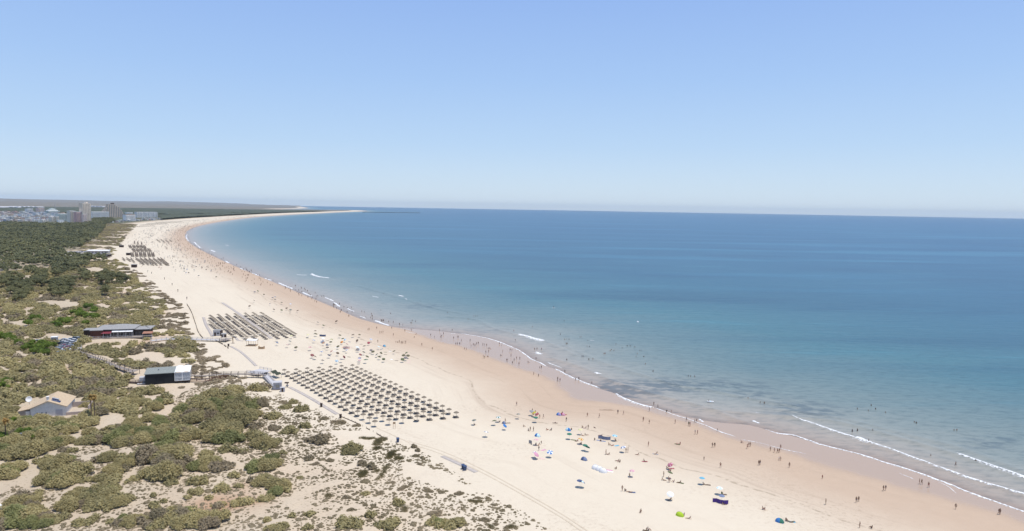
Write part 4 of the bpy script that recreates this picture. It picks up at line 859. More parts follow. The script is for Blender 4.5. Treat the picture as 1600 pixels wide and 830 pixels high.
for i in range(n):                                   # bowed canvas canopy
    x0, x1 = W1 + .05 + W2 * i / n, W1 + .05 + W2 * (i + 1) / n; h0, h1 = (.45 * abs(math.sin(PI * q / n * 2)) for q in (i, i + 1)); mb.slab([(x0, -.2, wt - .4 + h0), (x1, -.2, wt - .4 + h1), (x1, Dd + .3, wt + .35 + h1), (x0, Dd + .3, wt + .35 + h0)], .06)
mb.build('canopy', M_CANVAS, Pv)
for i in range(2):
    x0 = W1 + .1 + i * W2 / 2; g = MB().box(x0 + .12, x0 + W2 / 2 - .12, .02, .08, fl + .1, wt - .55).build('glazing', M_PVC, Pv)
    MB().box(x0, x0 + .12, -.04, .12, fl, wt - .42).box(x0 + W2 / 2 - .12, x0 + W2 / 2, -.04, .12, fl, wt - .42).box(x0 + .12, x0 + W2 / 2 - .12, -.04, .12, wt - .62, wt - .46).box(x0 + .12, x0 + W2 / 2 - .12, -.04, .12, fl, fl + .12).box(x0 + .12, x0 + W2 / 2 - .12, -.03, .11, 2.6, 2.7).build('frame', M_WHITE, g)
g = MB().box(W1 + W2 - .06, W1 + W2, .15, Dd, fl + .1, wt - .5).build('glazing', M_PVC, Pv)
for i in range(5):
    for j in range(2): MB().box(W1 + .1 + i * 1.4, W1 + .28 + i * 1.4, .3 + j * 6.5, .48 + j * 6.5, -1.2, .9).build('stilt', M_DARKWOOD, Pv)
MB().box(-3.2, -.02, .5, 6.5, .75, 1.0).build('side_deck', M_LGREY, Pv); MB().box(-2.6, -.1, 3.0, 6.0, 1.0, 3.0).build('side_hut', M_LGREY, Pv)
for i in range(4): MB().box(-3.1 + i * .95, -3.0 + i * .95, .5, .6, 1.0, 2.0).build('rail_post', M_DARKWOOD, Pv)
MB().box(-3.2, -.02, .5, .58, 2.0, 2.1).build('handrail', M_WOOD, Pv)

# ---- wooden restaurant
a, rz, L = frame_at((141, 529.5), (219, 526)); rz = math.radians(16); zz = gz(a[0], a[1]); Rr = thing('restaurant', 'long wooden beach restaurant with grey overlapping roofs, red and white awnings and a terrace', 'restaurant', (a[0], a[1], zz - .2), rz)
L = 31.0
MB().box(0, 6.0, 0, 8, 0, 4.6).build('corner_block', M_WOODRED, Rr); MB().box(-.3, 6.3, -.3, 8.3, 4.6, 4.85).build('roof', M_GREYROOF, Rr)
MB().box(6.02, 21, 2.2, 14, 0, 4.6).build('wall', M_DARKWOOD, Rr); MB().box(21.02, 28.5, 3.2, 13, 0, 4.2).build('wall', M_DARKWOOD, Rr)
def hip(x0, x1, y0, y1, z0, rise, name='roof'):
    cx0, cx1, cy = x0 + (y1 - y0) * .42, x1 - (y1 - y0) * .42, (y0 + y1) / 2
    mb = MB().add([(x0, y0, z0), (x1, y0, z0), (x1, y1, z0), (x0, y1, z0), (cx0, cy, z0 + rise), (cx1, cy, z0 + rise)], [(0, 1, 5, 4), (1, 2, 5), (2, 3, 4, 5), (3, 0, 4)]).add([(x0, y0, z0 - .3), (x1, y0, z0 - .3), (x1, y1, z0 - .3), (x0, y1, z0 - .3), (x0, y0, z0), (x1, y0, z0), (x1, y1, z0), (x0, y1, z0)], [(3, 2, 1, 0), (0, 1, 5, 4), (1, 2, 6, 5), (2, 3, 7, 6), (3, 0, 4, 7)])
    return mb.build(name, M_GREYROOF, Rr)
hip(6.0, 21.8, 1.2, 15, 4.9, 1.8); hip(21.2, 29.6, 2.4, 14.2, 4.3, 1.0); hip(1.0, 10.5, 8.5, 19, 4.5, 1.0); MB().box(2, 10, 9, 18.5, 0, 4.2).build('wall', M_DARKWOOD, Rr)
MB().box(-5.4, .6, 8, 14, 0, 3.6).build('side_block', M_DARKWOOD, Rr); MB().box(-5.8, 1.0, 7.6, 14.4, 3.6, 3.85).build('roof', M_GREYROOF, Rr)
MB().slab([(5.6, -1.2, 3.0), (10.3, -1.2, 3.0), (10.3, 2.3, 3.9), (5.6, 2.3, 3.9)], .1).build('red_awning', M_RED, Rr)
for i in range(3): MB().slab([(10.5 + i * 3.5, .2, 3.5), (13.9 + i * 3.5, .2, 3.5), (13.9 + i * 3.5, 2.4, 4.35), (10.5 + i * 3.5, 2.4, 4.35)], .1).build('white_awning', M_CANVAS, Rr)
for i in range(9): g = MB().box(6.3 + i * 1.62, 7.7 + i * 1.62, 2.1, 2.16, 1.2, 3.3).build('window', M_GLASS, Rr); MB().box(7.72 + i * 1.62, 7.86 + i * 1.62, 2.08, 2.18, .9, 3.5).build('frame', M_LGREY, g)
for i in range(4): MB().box(21.4 + i * 1.75, 22.8 + i * 1.75, 3.1, 3.16, 1.2, 3.2).build('window', M_GLASS, Rr)
MB().box(-.5, 31, -2.4, 2.1, .3, .7).build('terrace', M_WOOD, Rr)
for i in range(14): MB().box(-.4 + i * 2.4, -.26 + i * 2.4, -2.4, -2.28, .7, 1.7).build('rail_post', M_LGREY, Rr)
MB().box(-.5, 31, -2.42, -2.3, 1.7, 1.8).build('handrail', M_LGREY, Rr)
for x in (6.6, 10.2, 13.8, 17.4, 20.8): MB().box(x, x + .16, -.9, -.74, .7, 3.4).build('post', M_LGREY, Rr)
MB().slab([(26.5, -3.5, 2.8), (31.5, -3.5, 2.8), (31.5, .5, 3.3), (26.5, .5, 3.3)], .15).build('tiled_awning', tiles('red_tiles', (.36, .17, .11), (.44, .24, .17)), Rr)
for x in (26.7, 31.2): MB().box(x, x + .14, -3.4, -3.26, -.3, 2.75).build('post', M_LGREY, Rr)

# ---- boardwalks
def boardwalk(pts, w, name, lab, deckz=.9, rail=True, m=None, step=3.0, cat='boardwalk', support=True):
    m = m or M_WOOD; P = [hit1(*p) for p in pts]; o = thing(name, lab, cat, (P[0][0], P[0][1], P[0][2])); b = Vector(P[0])
    C = np.array([[p[0] - b.x, p[1] - b.y, p[2] - b.z + (deckz if np.isscalar(deckz) else 0)] for p in P]); 
    if not np.isscalar(deckz): C[:, 2] += np.array(deckz)
    N = []
    for i in range(len(C)):
        d = C[min(i + 1, len(C) - 1)] - C[max(i - 1, 0)]; n = np.array([-d[1], d[0], 0]); N.append(n / np.linalg.norm(n) * w / 2)
    N = np.array(N); mb = MB(); A, B = C + N, C - N; th = np.array([0, 0, .16])
    for i in range(len(C) - 1): mb.add([A[i], B[i], B[i + 1], A[i + 1], A[i] - th, B[i] - th, B[i + 1] - th, A[i + 1] - th], [(0, 1, 2, 3), (7, 6, 5, 4), (0, 4, 5, 1), (1, 5, 6, 2), (2, 6, 7, 3), (3, 7, 4, 0)])
    mb.build('deck', m, o)
    seg = np.r_[0, np.cumsum(np.linalg.norm(np.diff(C[:, :2], axis=0), axis=1))]; n = max(2, int(seg[-1] / step) + 1); s = np.linspace(0, seg[-1], n); ip = lambda Q: np.stack([np.interp(s, seg, Q[:, k]) for k in range(3)], 1)
    pm = None
    for Q in (ip(A), ip(B)):
        if rail:
            mb = MB()
            for i in range(n - 1):
                for hz in (1.0, .55): mb.beam(Q[i] + [0, 0, hz], Q[i + 1] + [0, 0, hz], .07, .09)
            mb.build('railing', m, o)
        for q in Q[:60]:
            if support or rail:
                if pm is None: pm = MB().box(-.07, .07, -.07, .07, -2.0 if support else -.2, 1.05 if rail else 0).mesh('post', M_DARKWOOD if m is M_WOOD else m)
                pp = link('post', pm, o); pp.location = tuple(q)
    return o
boardwalk([(120, 553), (131, 557.5), (151, 565), (166, 571), (182, 577.5), (205, 584.5)], 2.2, 'boardwalk', 'raised grey boardwalk descending from the car park to the black pavilion', 1.6)
boardwalk([(203, 586), (213, 586.5)], 5.0, 'viewing_platform', 'small timber platform with steps beside the black pavilion', 2.0, step=1.6, cat='platform')
boardwalk([(200, 598.5), (228, 600)], 2.2, 'wooden_ramp', 'low dark timber ramp on the left foot of the black pavilion', .5, m=M_DARKWOOD, cat='ramp')
boardwalk([(294, 592), (320, 592.5), (345, 590), (372, 589.5), (400, 590), (415, 591)], 1.8, 'boardwalk', 'raised grey boardwalk crossing the dune from the black pavilion to the beach kiosk', 1.5)
boardwalk([(294, 597), (320, 597), (338, 594), (356, 591)], .8, 'timber_fence', 'low brown timber fence below the raised boardwalk', .5, m=M_WOODRED, step=3, cat='fence', support=False)
boardwalk([(396, 583), (414, 586)], 7.5, 'viewing_platform', 'broad grey platform at the seaward end of the boardwalk', 1.2, step=2, m=M_LGREY, cat='platform')
boardwalk([(414, 589), (421, 596), (430, 605)], 2.2, 'boardwalk', 'grey boarded stairway between the broad platform and the beach kiosk', [1.2, .9, .5], m=M_LGREY, step=1.8)
boardwalk([(236, 535), (256, 532.5), (285, 532), (320, 533), (352, 534)], 2.4, 'boardwalk', 'pale railed boardwalk from the wooden restaurant to the middle parasols', .9, m=M_LGREY, step=2.6)
boardwalk([(348, 533), (358, 533.5)], 6.5, 'viewing_platform', 'grey timber platform behind the middle parasols', 1.1, step=2, cat='platform')
# kiosk
a, _, _ = frame_at((427, 609), (438, 610)); K = thing('beach_kiosk', 'small grey white beach kiosk with shuttered hatch at the boardwalk end', 'kiosk', (a[0], a[1], a[2] - .1), math.radians(14))
MB().box(0, 3.2, 0, 3.2, 0, 2.9).build('wall', M_GREYP, K); MB().box(-.15, 3.35, -.15, 3.35, 2.9, 3.05).build('roof', M_LGREY, K); MB().box(1.0, 2.4, -.05, .01, 1.0, 2.1).build('hatch', mat('dull_yellow_shutter', (.30, .29, .25), .8), K); MB().box(.3, 3.0, -.06, .01, 2.35, 2.75).build('sign_board', M_LGREY, K)
MB().box(-.8, 3.6, -1.0, -.2, -.3, .15).build('step', M_DARKWOOD, K)
a, _, _ = frame_at((440, 613), (444, 613)); B = thing('changing_cabin', 'low grey open cabin right of the beach kiosk', 'cabin', (a[0] - .6, a[1], a[2]), .2)
MB().box(0, 1.7, 0, .08, 0, 1.8).box(0, .08, .08, 1.6, 0, 1.8).box(1.62, 1.7, .08, 1.6, 0, 1.8).build('panel', M_GREYP, B); MB().box(-.05, 1.75, -.05, 1.65, 1.8, 1.88).build('roof', M_LGREY, B); MB().box(.55, 1.25, -.03, .0, .1, 1.7).build('door', M_DARKWOOD, B)
a = hit1(415, 590); G = thing('shade_netting', 'dark green shade netting on posts beside the boardwalk stairway', 'netting', (a[0] + 1.2, a[1] + 2.0, a[2]), -.75)
mb = MB(); n = 8
for i in range(n):
    x0, x1 = 6.0 * i / n, 6.0 * (i + 1) / n; z0, z1 = (2.3 - .5 * (q / n) + .25 * math.sin(q * 1.3) for q in (i, i + 1)); mb.slab([(x0, 0, z0), (x1, 0, z1), (x1, 2.4, z1 + .3), (x0, 2.4, z0 + .3)], .06)
mb.build('net', M_GREENCL, G)
for x in (0.1, 3, 5.9):
    for y in (.1, 2.3): MB().box(x, x + .1, y, y + .1, -.3, 1.9).build('post', M_METAL, G)
# hut by the middle parasols
a, _, _ = frame_at((333, 525.5), (343, 525)); K = thing('beach_hut', 'square grey timber hut with dark side beside the middle parasols', 'hut', (a[0], a[1], a[2]), math.radians(10))
MB().box(0, 3.8, 0, 3.6, 0, 3.2).build('wall', M_LGREY, K); MB().box(-.15, 3.95, -.15, 3.75, 3.2, 3.4).build('roof', M_GREYROOF, K); MB().box(3.8, 4.6, .3, 3.4, 0, 2.9).build('side_panel', M_DARKWOOD, K); MB().box(.6, 1.6, -.05, .01, .2, 2.2).build('door', M_DARKWOOD, K); MB().box(2.1, 3.3, -.05, .01, 1.2, 2.1).build('window', M_GLASS, K)
a = hit1(350, 527.5); K = thing('shed', 'small dark shed between the hut and the platform', 'shed', (a[0] - 1.5, a[1], a[2]), .2); MB().box(0, 2.4, 0, 1.8, 0, 1.8).build('wall', M_DARKWOOD, K); MB().slab([(-.2, -.2, 1.9), (2.6, -.2, 1.9), (2.6, 2, 2.3), (-.2, 2, 2.3)], .1).build('roof', M_GREYROOF, K); MB().box(.8, 1.5, -.05, 0, 0, 1.6).build('door', M_LGREY, K)
a = hit1(364, 536.5); K = thing('shower_post', 'brown timber shower post standing beside the grey platform', 'shower', (a[0], a[1], a[2])); MB().box(-.15, .15, -.15, .15, 0, 3.4).build('post', M_TAN, K); MB().box(-.6, .15, -.2, .2, 3.4, 3.55).build('arm', M_TAN, K); MB().box(-.9, .9, -.7, .7, 0, .12).build('base', M_WOOD, K)
# white canopy shelter + timber box
a, _, _ = frame_at((384.5, 541), (399, 541)); K = thing('canopy_shelter', 'white canopy shelter on thin posts over a tan deck below the middle parasols', 'shelter', (a[0], a[1], a[2]), 0)
MB().box(0, 5.2, 0, 3.6, .05, .4).build('deck', M_TAN, K); MB().slab([(-.1, -.1, 3.2), (5.3, -.1, 3.2), (5.3, 3.7, 3.35), (-.1, 3.7, 3.35)], .18).build('roof', M_CANVAS, K)
for x in (.1, 1.2, 2.6, 3.9, 5.0): MB().box(x, x + .09, .1, .19, .4, 3.02).build('post', M_TAN, K)
for x in (.1, 5.0): MB().box(x, x + .09, 3.4, 3.49, .4, 3.1).build('post', M_TAN, K)
a, _, _ = frame_at((403.5, 545.5), (411, 545.5)); K = thing('timber_counter', 'open topped tan timber box right of the white canopy shelter', 'box', (a[0], a[1], a[2]), 0)
MB().box(0, 2.8, 0, .12, 0, 1.2).box(0, .12, .12, 1.6, 0, 1.5).box(2.68, 2.8, .12, 1.6, 0, 1.5).build('panel', M_TAN, K); MB().box(.12, 2.68, .12, 1.5, .5, .6).build('shelf', M_WOOD, K); MB().box(3.3, 3.4, .2, .3, 0, 1.4).build('post', M_TAN, K)
# goal frame / sign
def sign(px, py, h, w, lab, board=True):
    a = hit1(px, py); K = thing('beach_sign', lab, 'sign', (a[0], a[1], a[2])); 
    for x in (-w / 2, w / 2): MB().box(x - .05, x + .05, -.05, .05, 0, h).build('post', M_TAN, K)
    MB().box(-w / 2 - .1, w / 2 + .1, -.09, -.05, h - .7, h).build('board', M_LGREY if not board else M_TAN, K)
sign(616, 670, 2.4, .7, 'small notice board on two thin posts at the dune corner of the near parasols')
# bins
def bin_(px, py, lab, dx=0, grp=None, col=None):
    a = hit1(px, py); o = thing('litter_bin', lab, 'bin', (a[0] + dx, a[1], a[2]), .3, grp); mb = MB(); mb.add([(-.36, -.34, 0), (.36, -.34, 0), (.36, .34, 0), (-.36, .34, 0), (-.44, -.42, 1.25), (.44, -.42, 1.25), (.44, .42, 1.25), (-.44, .42, 1.25)], [(3, 2, 1, 0), (4, 5, 6, 7), (0, 1, 5, 4), (1, 2, 6, 5), (2, 3, 7, 6), (3, 0, 4, 7)]); mb.build('body', col or M_BLUE, o)
    l = MB().slab([(-.48, -.5, 1.3), (.48, -.5, 1.3), (.48, .46, 1.45), (-.48, .46, 1.45)], .08).build('lid', col or M_BLUE, o)
    for s in (-1, 1): w = MB().tube([(s * .3, .4, .1), (s * .42, .4, .1)], .12, 10).build('wheel', M_BLACK, o)
bin_(723.5, 733, 'blue wheeled bin on the sand strip, left one of the pair', 0, 'blue bins on the sand'); bin_(726.5, 735, 'blue wheeled bin on the sand strip, right one of the pair', 0, 'blue bins on the sand')
bin_(621.5, 691, 'single blue wheeled bin at the dune foot near the parasols', 0, 'blue bins on the sand'); bin_(502, 636, 'dark bin standing on the boarded strip beside the near parasols', 0, None, M_DARKWOOD); bin_(532, 653.5, 'dark bin where the boarded strip meets the dune fence', 0, None, M_DARKWOOD); bin_(357, 541.5, 'dark bin in the sand left of the timber shower post', 0, None, M_DARKWOOD)
a = hit1(448.5, 605); K = thing('rinsing_station', 'small dark roofed rinsing stand on a post right of the grey beach kiosk', 'stand', (a[0], a[1], a[2])); MB().box(-.9, .7, -.5, .5, 1.7, 2.1).build('roof', M_DARKWOOD, K); MB().box(-.1, .25, -.1, .15, 0, 1.7).build('post', M_WOOD, K); MB().box(-.4, .6, -.35, .35, .5, .9).build('basin', M_GREYP, K)
# boarded strips lying on the sand
def strip(pts, w, lab, m=None, name='boarded_path', kind='structure', h=.05):
    P = densify(np.array([hit1(*p)[:2] for p in pts])); seg = np.r_[0, np.cumsum(np.hypot(*np.diff(P, axis=0).T))]; n = max(3, int(seg[-1] / 1.5)); s = np.linspace(0, seg[-1], n); P = np.stack([np.interp(s, seg, P[:, k]) for k in (0, 1)], 1)
    T_ = np.gradient(P, axis=0); T_ /= np.linalg.norm(T_, axis=1)[:, None]; N = np.stack([-T_[:, 1], T_[:, 0]], 1) * w / 2; A, B = P + N, P - N; z = np.maximum(ground(A[:, 0], A[:, 1])[0], ground(B[:, 0], B[:, 1])[0]) + h
    V = np.vstack([np.c_[A, z], np.c_[B, z], np.c_[A, z - .3], np.c_[B, z - .3]]); i = np.arange(n - 1); F = np.vstack([np.stack([i + n, i + n + 1, i + 1, i], 1), np.stack([i, i + 1, i + 1 + 2 * n, i + 2 * n], 1), np.stack([i + n, i + 3 * n, i + 3 * n + 1, i + n + 1], 1)])
    o = link(name, mesh_np(name, V, F, m or M_STRIP)); return tag(o, lab, 'path', kind=kind)
M_STRIP = mat('sun_bleached_boards', (.47, .42, .38), .9, .1, .12, .8)
M_STRIP2 = mat('grey_mat', (.40, .37, .37), .9, .1, .1, .5)
for pts, w, lab in [([(347, 473), (370, 488), (392, 504), (424, 529)], 2.2, 'straight grey boarded path between the middle parasols'), ([(318, 496), (322, 508), (328, 518), (332, 526)], 1.8, 'short curved boarded path behind the middle parasols'),
    ([(360, 541), (376, 550), (390, 562), (400, 572)], 1.5, 'boarded path between the two platforms'), ([(452, 605), (470, 614), (488, 624), (508, 636), (527, 647.5)], 1.7, 'boarded path along the near parasols'), ([(691, 713), (715, 724), (744, 738)], 1.6, 'short boarded strip under the blue bins'), ([(369, 528), (372, 532), (380, 533)], 1.5, 'end of boards below the middle parasols')]: strip(pts, w, lab)
M_TRACK = mat('tyre_track_sand', (.575, .485, .365), .95, .05, .06, .5)
for k, pts in enumerate([[(640, 690), (690, 705), (750, 732), (820, 770), (880, 805), (925, 835)], [(640, 693.5), (688, 709), (748, 736), (818, 774), (876, 808), (918, 837)], [(500, 622), (560, 655), (640, 692)]]): strip(pts, .45, 'faint tyre track running along the dune foot', M_TRACK, 'tyre_track', 'structure', .012)
# wattle fences
def wattle(pts, lab, h=.7, gap=.15):
    P = densify(np.array([hit1(*p)[:2] for p in pts])); seg = np.r_[0, np.cumsum(np.hypot(*np.diff(P, axis=0).T))]; n = max(3, int(seg[-1] / 2.2)); s = np.linspace(0, seg[-1], n); P = np.stack([np.interp(s, seg, P[:, k]) for k in (0, 1)], 1); z = ground(P[:, 0], P[:, 1])[0]
    o = thing('dune_fence', lab, 'fence', (P[0][0], P[0][1], z[0])); b = np.array([P[0][0], P[0][1], z[0]]); Q = np.c_[P, z] - b; mb = MB(); r = random.Random(n); pm = MB().box(-.05, .05, -.05, .05, -.2, h + .25).mesh('post', M_DARKWOOD)
    for i in range(n - 1):
        if r.random() < gap: continue
        mb.beam(Q[i] + [0, 0, h * .4], Q[i + 1] + [0, 0, h * .4], .14, h * r.uniform(.6, 1))
    mb.build('wattle', M_FENCE, o)
    for i in range(0, n, max(1, n // 50)): p = link('post', pm, o); p.location = tuple(Q[i])
M_FENCE = mat('brushwood', (.24, .20, .155), .95, .05, .3, 3)
wattle([(292, 476), (299, 488), (306, 508), (310, 520), (317, 529)], 'dark brushwood fence curving along the dune edge above the pale boardwalk'); wattle([(337, 533), (347, 538), (357, 545)], 'short brushwood fence below the grey platform')
wattle([(532, 651), (560, 663), (590, 679), (611, 691)], 'broken brushwood fence along the dune foot beside the near parasols', .38, .4)
for k in range(9): pass
# dune marker posts
for k, (px, py) in enumerate([(237, 428), (257, 437), (269, 446), (278, 456), (292, 468)]):
    a = hit1(px, py); o = thing('marker_post', near_labels([(px, py, '')] , LAND, 'marker post')[0] if False else f'{ordn(k)} dark marker post counted from the far end of the dune edge', 'post', (a[0], a[1], a[2]), 0, 'marker posts along the dune edge'); MB().box(-.15, .15, -.15, .15, 0, 2.0).build('shaft', M_DARKWOOD, o); MB().box(-.3, .3, -.2, .2, 1.6, 2.1).build('plate', M_DARKWOOD, o)

# ---- car park
zz = hit1(105, 540)[2]
pp = [hit1(*q)[:2] for q in [(84, 549), (86, 531), (118, 528), (123, 529), (123.5, 540), (117, 552), (100, 554)]]; hz = max(gz(*q) for q in pp) + .1
tag(MB().poly_prism(pp, hz - 2, hz).build('car_park', M_ASPH), 'grey asphalt car park beside the boardwalk', 'car park', kind='structure')
tag(MB().poly_prism([hit1(*q)[:2] for q in [(123, 529), (128, 532), (128, 556), (118, 556), (117.5, 552), (124, 540)]], hz - 2, hz + .35).build('pavement', mat('paving', (.33, .31, .30), .9), None), 'raised grey pavement where the boardwalk starts', 'pavement', kind='structure')
def car_meshes(van=False):
    L, Wd = (4.9, 1.9) if van else (4.2, 1.75); b = MB()
    pr = [(-L / 2, .35), (-L / 2, .85), (-L / 2 + .9, .98), (L / 2 - .25, .98), (L / 2, .8), (L / 2, .35)]; n = len(pr); V = [(x, s * Wd / 2, z) for s in (-1, 1) for x, z in pr]; b.add(V, [tuple(range(n - 1, -1, -1)), tuple(range(n, 2 * n))] + [(i, (i + 1) % n, n + (i + 1) % n, n + i) for i in range(n)])
    top = 1.95 if van else 1.45; cp = [(-L / 2 + .95, .97), (-L / 2 + 1.6, top - .06), (L / 2 - (.5 if van else .95), top - .06), (L / 2 - .28, .97)]
    c = MB(); V = [(x, s * (Wd / 2 - (.08 if z < 1 else .2)), z) for s in (-1, 1) for x, z in cp]; c.add(V, [(3, 2, 1, 0), (4, 5, 6, 7)] + [(i, (i + 1) % 4, 4 + (i + 1) % 4, 4 + i) for i in range(4)])
    r = MB().box(cp[1][0] - .02, cp[2][0] + .02, -Wd / 2 + .18, Wd / 2 - .18, top - .06, top); w = MB().tube([(0, -.1, 0), (0, .1, 0)], .32, 12)
    return b, c, r, w, L, Wd
PAINT = {'white': (.75, .75, .75), 'silver': (.42, .44, .47), 'blue': (.10, .17, .30), 'dark': (.03, .035, .045), 'red': (.30, .03, .04), 'pale blue': (.40, .48, .58)}
M_PAINT = {k: mat('car_paint_' + k.replace(' ', '_'), v, .25, .6, .03) for k, v in PAINT.items()}
CARS = {}
for van in (False, True):
    b, c, r, w, L_, W_ = car_meshes(van); CARS[van] = (b.mesh('body', M_PAINT['white'], recalc=True), c.mesh('cabin', M_GLASS, recalc=True), r.mesh('roof', M_PAINT['white'], recalc=True), w.mesh('wheel', M_BLACK, recalc=True), MB().box(-.05, .05, -.16, .16, -.09, .09).mesh('headlight', M_LGREY), L_, W_)
def car(px, py, rz, colr, lab, van=False, z=None, grp='cars in the car park'):
    a = hit1(px, py); M_ = CARS[van]; o = thing('parked_car', lab, 'van' if van else 'car', (a[0], a[1], a[2] + .02 if z is None else z), rz, grp)
    def mk(n, m, loc, pm=None):
        q = link(n, m, o); q.location = loc
        if pm: q.material_slots[0].link = 'OBJECT'; q.material_slots[0].material = pm
    mk('body', M_[0], (0, 0, 0), M_PAINT[colr]); mk('cabin', M_[1], (0, 0, 0)); mk('roof', M_[2], (0, 0, 0), M_PAINT[colr])
    for sx in (-1, 1):
        for sy in (-1, 1): mk('wheel', M_[3], (sx * M_[5] * .31, sy * (M_[6] / 2 - .08), .32))
    for sy in (-1, 1): mk('headlight', M_[4], (-M_[5] / 2 - .02, sy * M_[6] * .36, .68))
CL = [(91, 549, 'silver'), (97, 551.5, 'pale blue'), (103, 550, 'white'), (94, 545, 'silver'), (99, 543, 'red'), (105, 546, 'red'), (108, 543, 'silver'), (103, 539.5, 'silver'), (107, 537, 'white'), (112, 538.5, 'white'), (104, 535, 'white'), (109, 533.5, 'silver'), (115, 535, 'white'), (116, 531.5, 'dark'), (120, 531.5, 'silver'), (95, 539, 'dark'), (99, 534, 'silver')]
labs = near_labels([(x, y, c) for x, y, c in CL], [(85, 536, 'the blue grey ticket booth'), (120, 553, 'the top of the boardwalk'), (98, 555, 'the car park exit')], 'car')
for (x, y, c), l in zip(CL, labs): car(x, y, math.radians(10 if (x + y) % 3 else 24), c, l, False, hz + .01)
car(59, 536, .2, 'white', 'white van parked behind the bright green pines left of the booth', True); car(45, 540.5, .9, 'white', 'white car half hidden by pines at the left of the car park'); car(52, 537, .4, 'white', 'white car parked just left of the white van', False); car(68, 549, 2.2, 'pale blue', 'pale car under the bright green pines of the car park')
a = hit1(85.5, 536); K = thing('ticket_booth', 'narrow blue grey ticket booth with white roof at the car park', 'booth', (a[0], a[1], a[2]), .3); MB().box(-1.2, 1.2, -1.2, 1.2, 0, 3.2).build('wall', M_GREYP, K); MB().box(-1.5, 1.5, -1.5, 1.5, 3.2, 3.45).build('roof', M_WHITE, K); MB().box(-.7, .7, -1.25, -1.19, 1.3, 2.4).build('window', M_GLASS, K); MB().box(.78, 1.15, -1.26, -1.2, .1, 2.2).build('door', M_DARKWOOD, K)
# far car park hall
a, rz, L = frame_at((136, 396.5), (160, 396.5), None); K = thing('long_hall', 'long low hall with bright white roof beside the far car park', 'hall', (a[0], a[1], a[2]), .25)
MB().box(0, 27, 0, 10, 0, 4.2).build('wall', M_LGREY, K); MB().slab([(-1, -1, 4.3), (28, -1, 4.3), (28, 11, 5.0), (-1, 11, 5.0)], .3).build('roof', M_CANVAS, K)
for i in range(6): MB().box(2 + i * 4.2, 4.2 + i * 4.2, -.06, .01, 1, 2.8).build('window', M_WINDOW, K)
a = hit1(138, 401.5); K = thing('long_hall', 'dark low flat roofed building in front of the white roofed hall', 'hall', (a[0], a[1], a[2]), .2); MB().box(0, 26, 0, 8, 0, 3.4).build('wall', M_DARKWOOD, K); MB().box(-.5, 26.5, -.5, 8.5, 3.4, 3.7).build('roof', M_GREYROOF, K)
for i in range(5): MB().box(2 + i * 4.8, 4.6 + i * 4.8, -.06, .01, 1, 2.6).build('window', M_WINDOW, K)
pp = [hit1(*q)[:2] for q in [(96, 400.5), (98, 394), (137, 393), (135, 401)]]; hz2 = max(gz(*q) for q in pp) + .2
tag(MB().poly_prism(pp, hz2 - 3, hz2).build('car_park', mat('gravel', (.40, .36, .32), .95)), 'pale gravel car park beside the long white roofed hall', 'car park', kind='structure')
rr = random.Random(4); CL = []
for i in range(18): CL.append((99 + (i % 9) * 4.2 + rr.uniform(-.8, .8), 395.5 + (i // 9) * 3.2 + rr.uniform(-.4, .4), rr.choice(['white', 'silver', 'pale blue', 'dark', 'silver', 'blue'])))
labs = near_labels([(x, y, c) for x, y, c in CL], [(136, 396, 'the long white roofed hall'), (98, 397, 'the left end of the gravel car park')], 'car')
for (x, y, c), l in zip(CL, labs): car(x, y, 1.3 + rr.uniform(-.1, .1), c, l, False, hz2 + .02, 'cars in the far gravel car park')
a = hit1(205, 418); K = thing('beach_hut', 'dark hut at the near corner of the far parasols', 'hut', (a[0], a[1], a[2]), .1); MB().box(0, 5, 0, 4, 0, 3.2).build('wall', M_DARKWOOD, K); MB().box(-.3, 5.3, -.3, 4.3, 3.2, 3.5).build('roof', M_GREYROOF, K)
a = hit1(186, 386.5); K = thing('beach_hut', 'small dark hut at the dune edge left of the far parasols', 'hut', (a[0], a[1], a[2]), .1); MB().box(0, 6, 0, 4, 0, 3.4).build('wall', M_DARKWOOD, K); MB().box(-.3, 6.3, -.3, 4.3, 3.4, 3.7).build('roof', M_GREYROOF, K)
a = hit1(197, 399); K = thing('beach_hut', 'low dark hut beside the far parasols, inland of the middle rows', 'hut', (a[0], a[1], a[2]), .1); MB().box(0, 4.5, 0, 4, 0, 3.2).build('wall', M_DARKWOOD, K); MB().box(-.3, 4.8, -.3, 4.3, 3.2, 3.5).build('roof', M_GREYROOF, K)

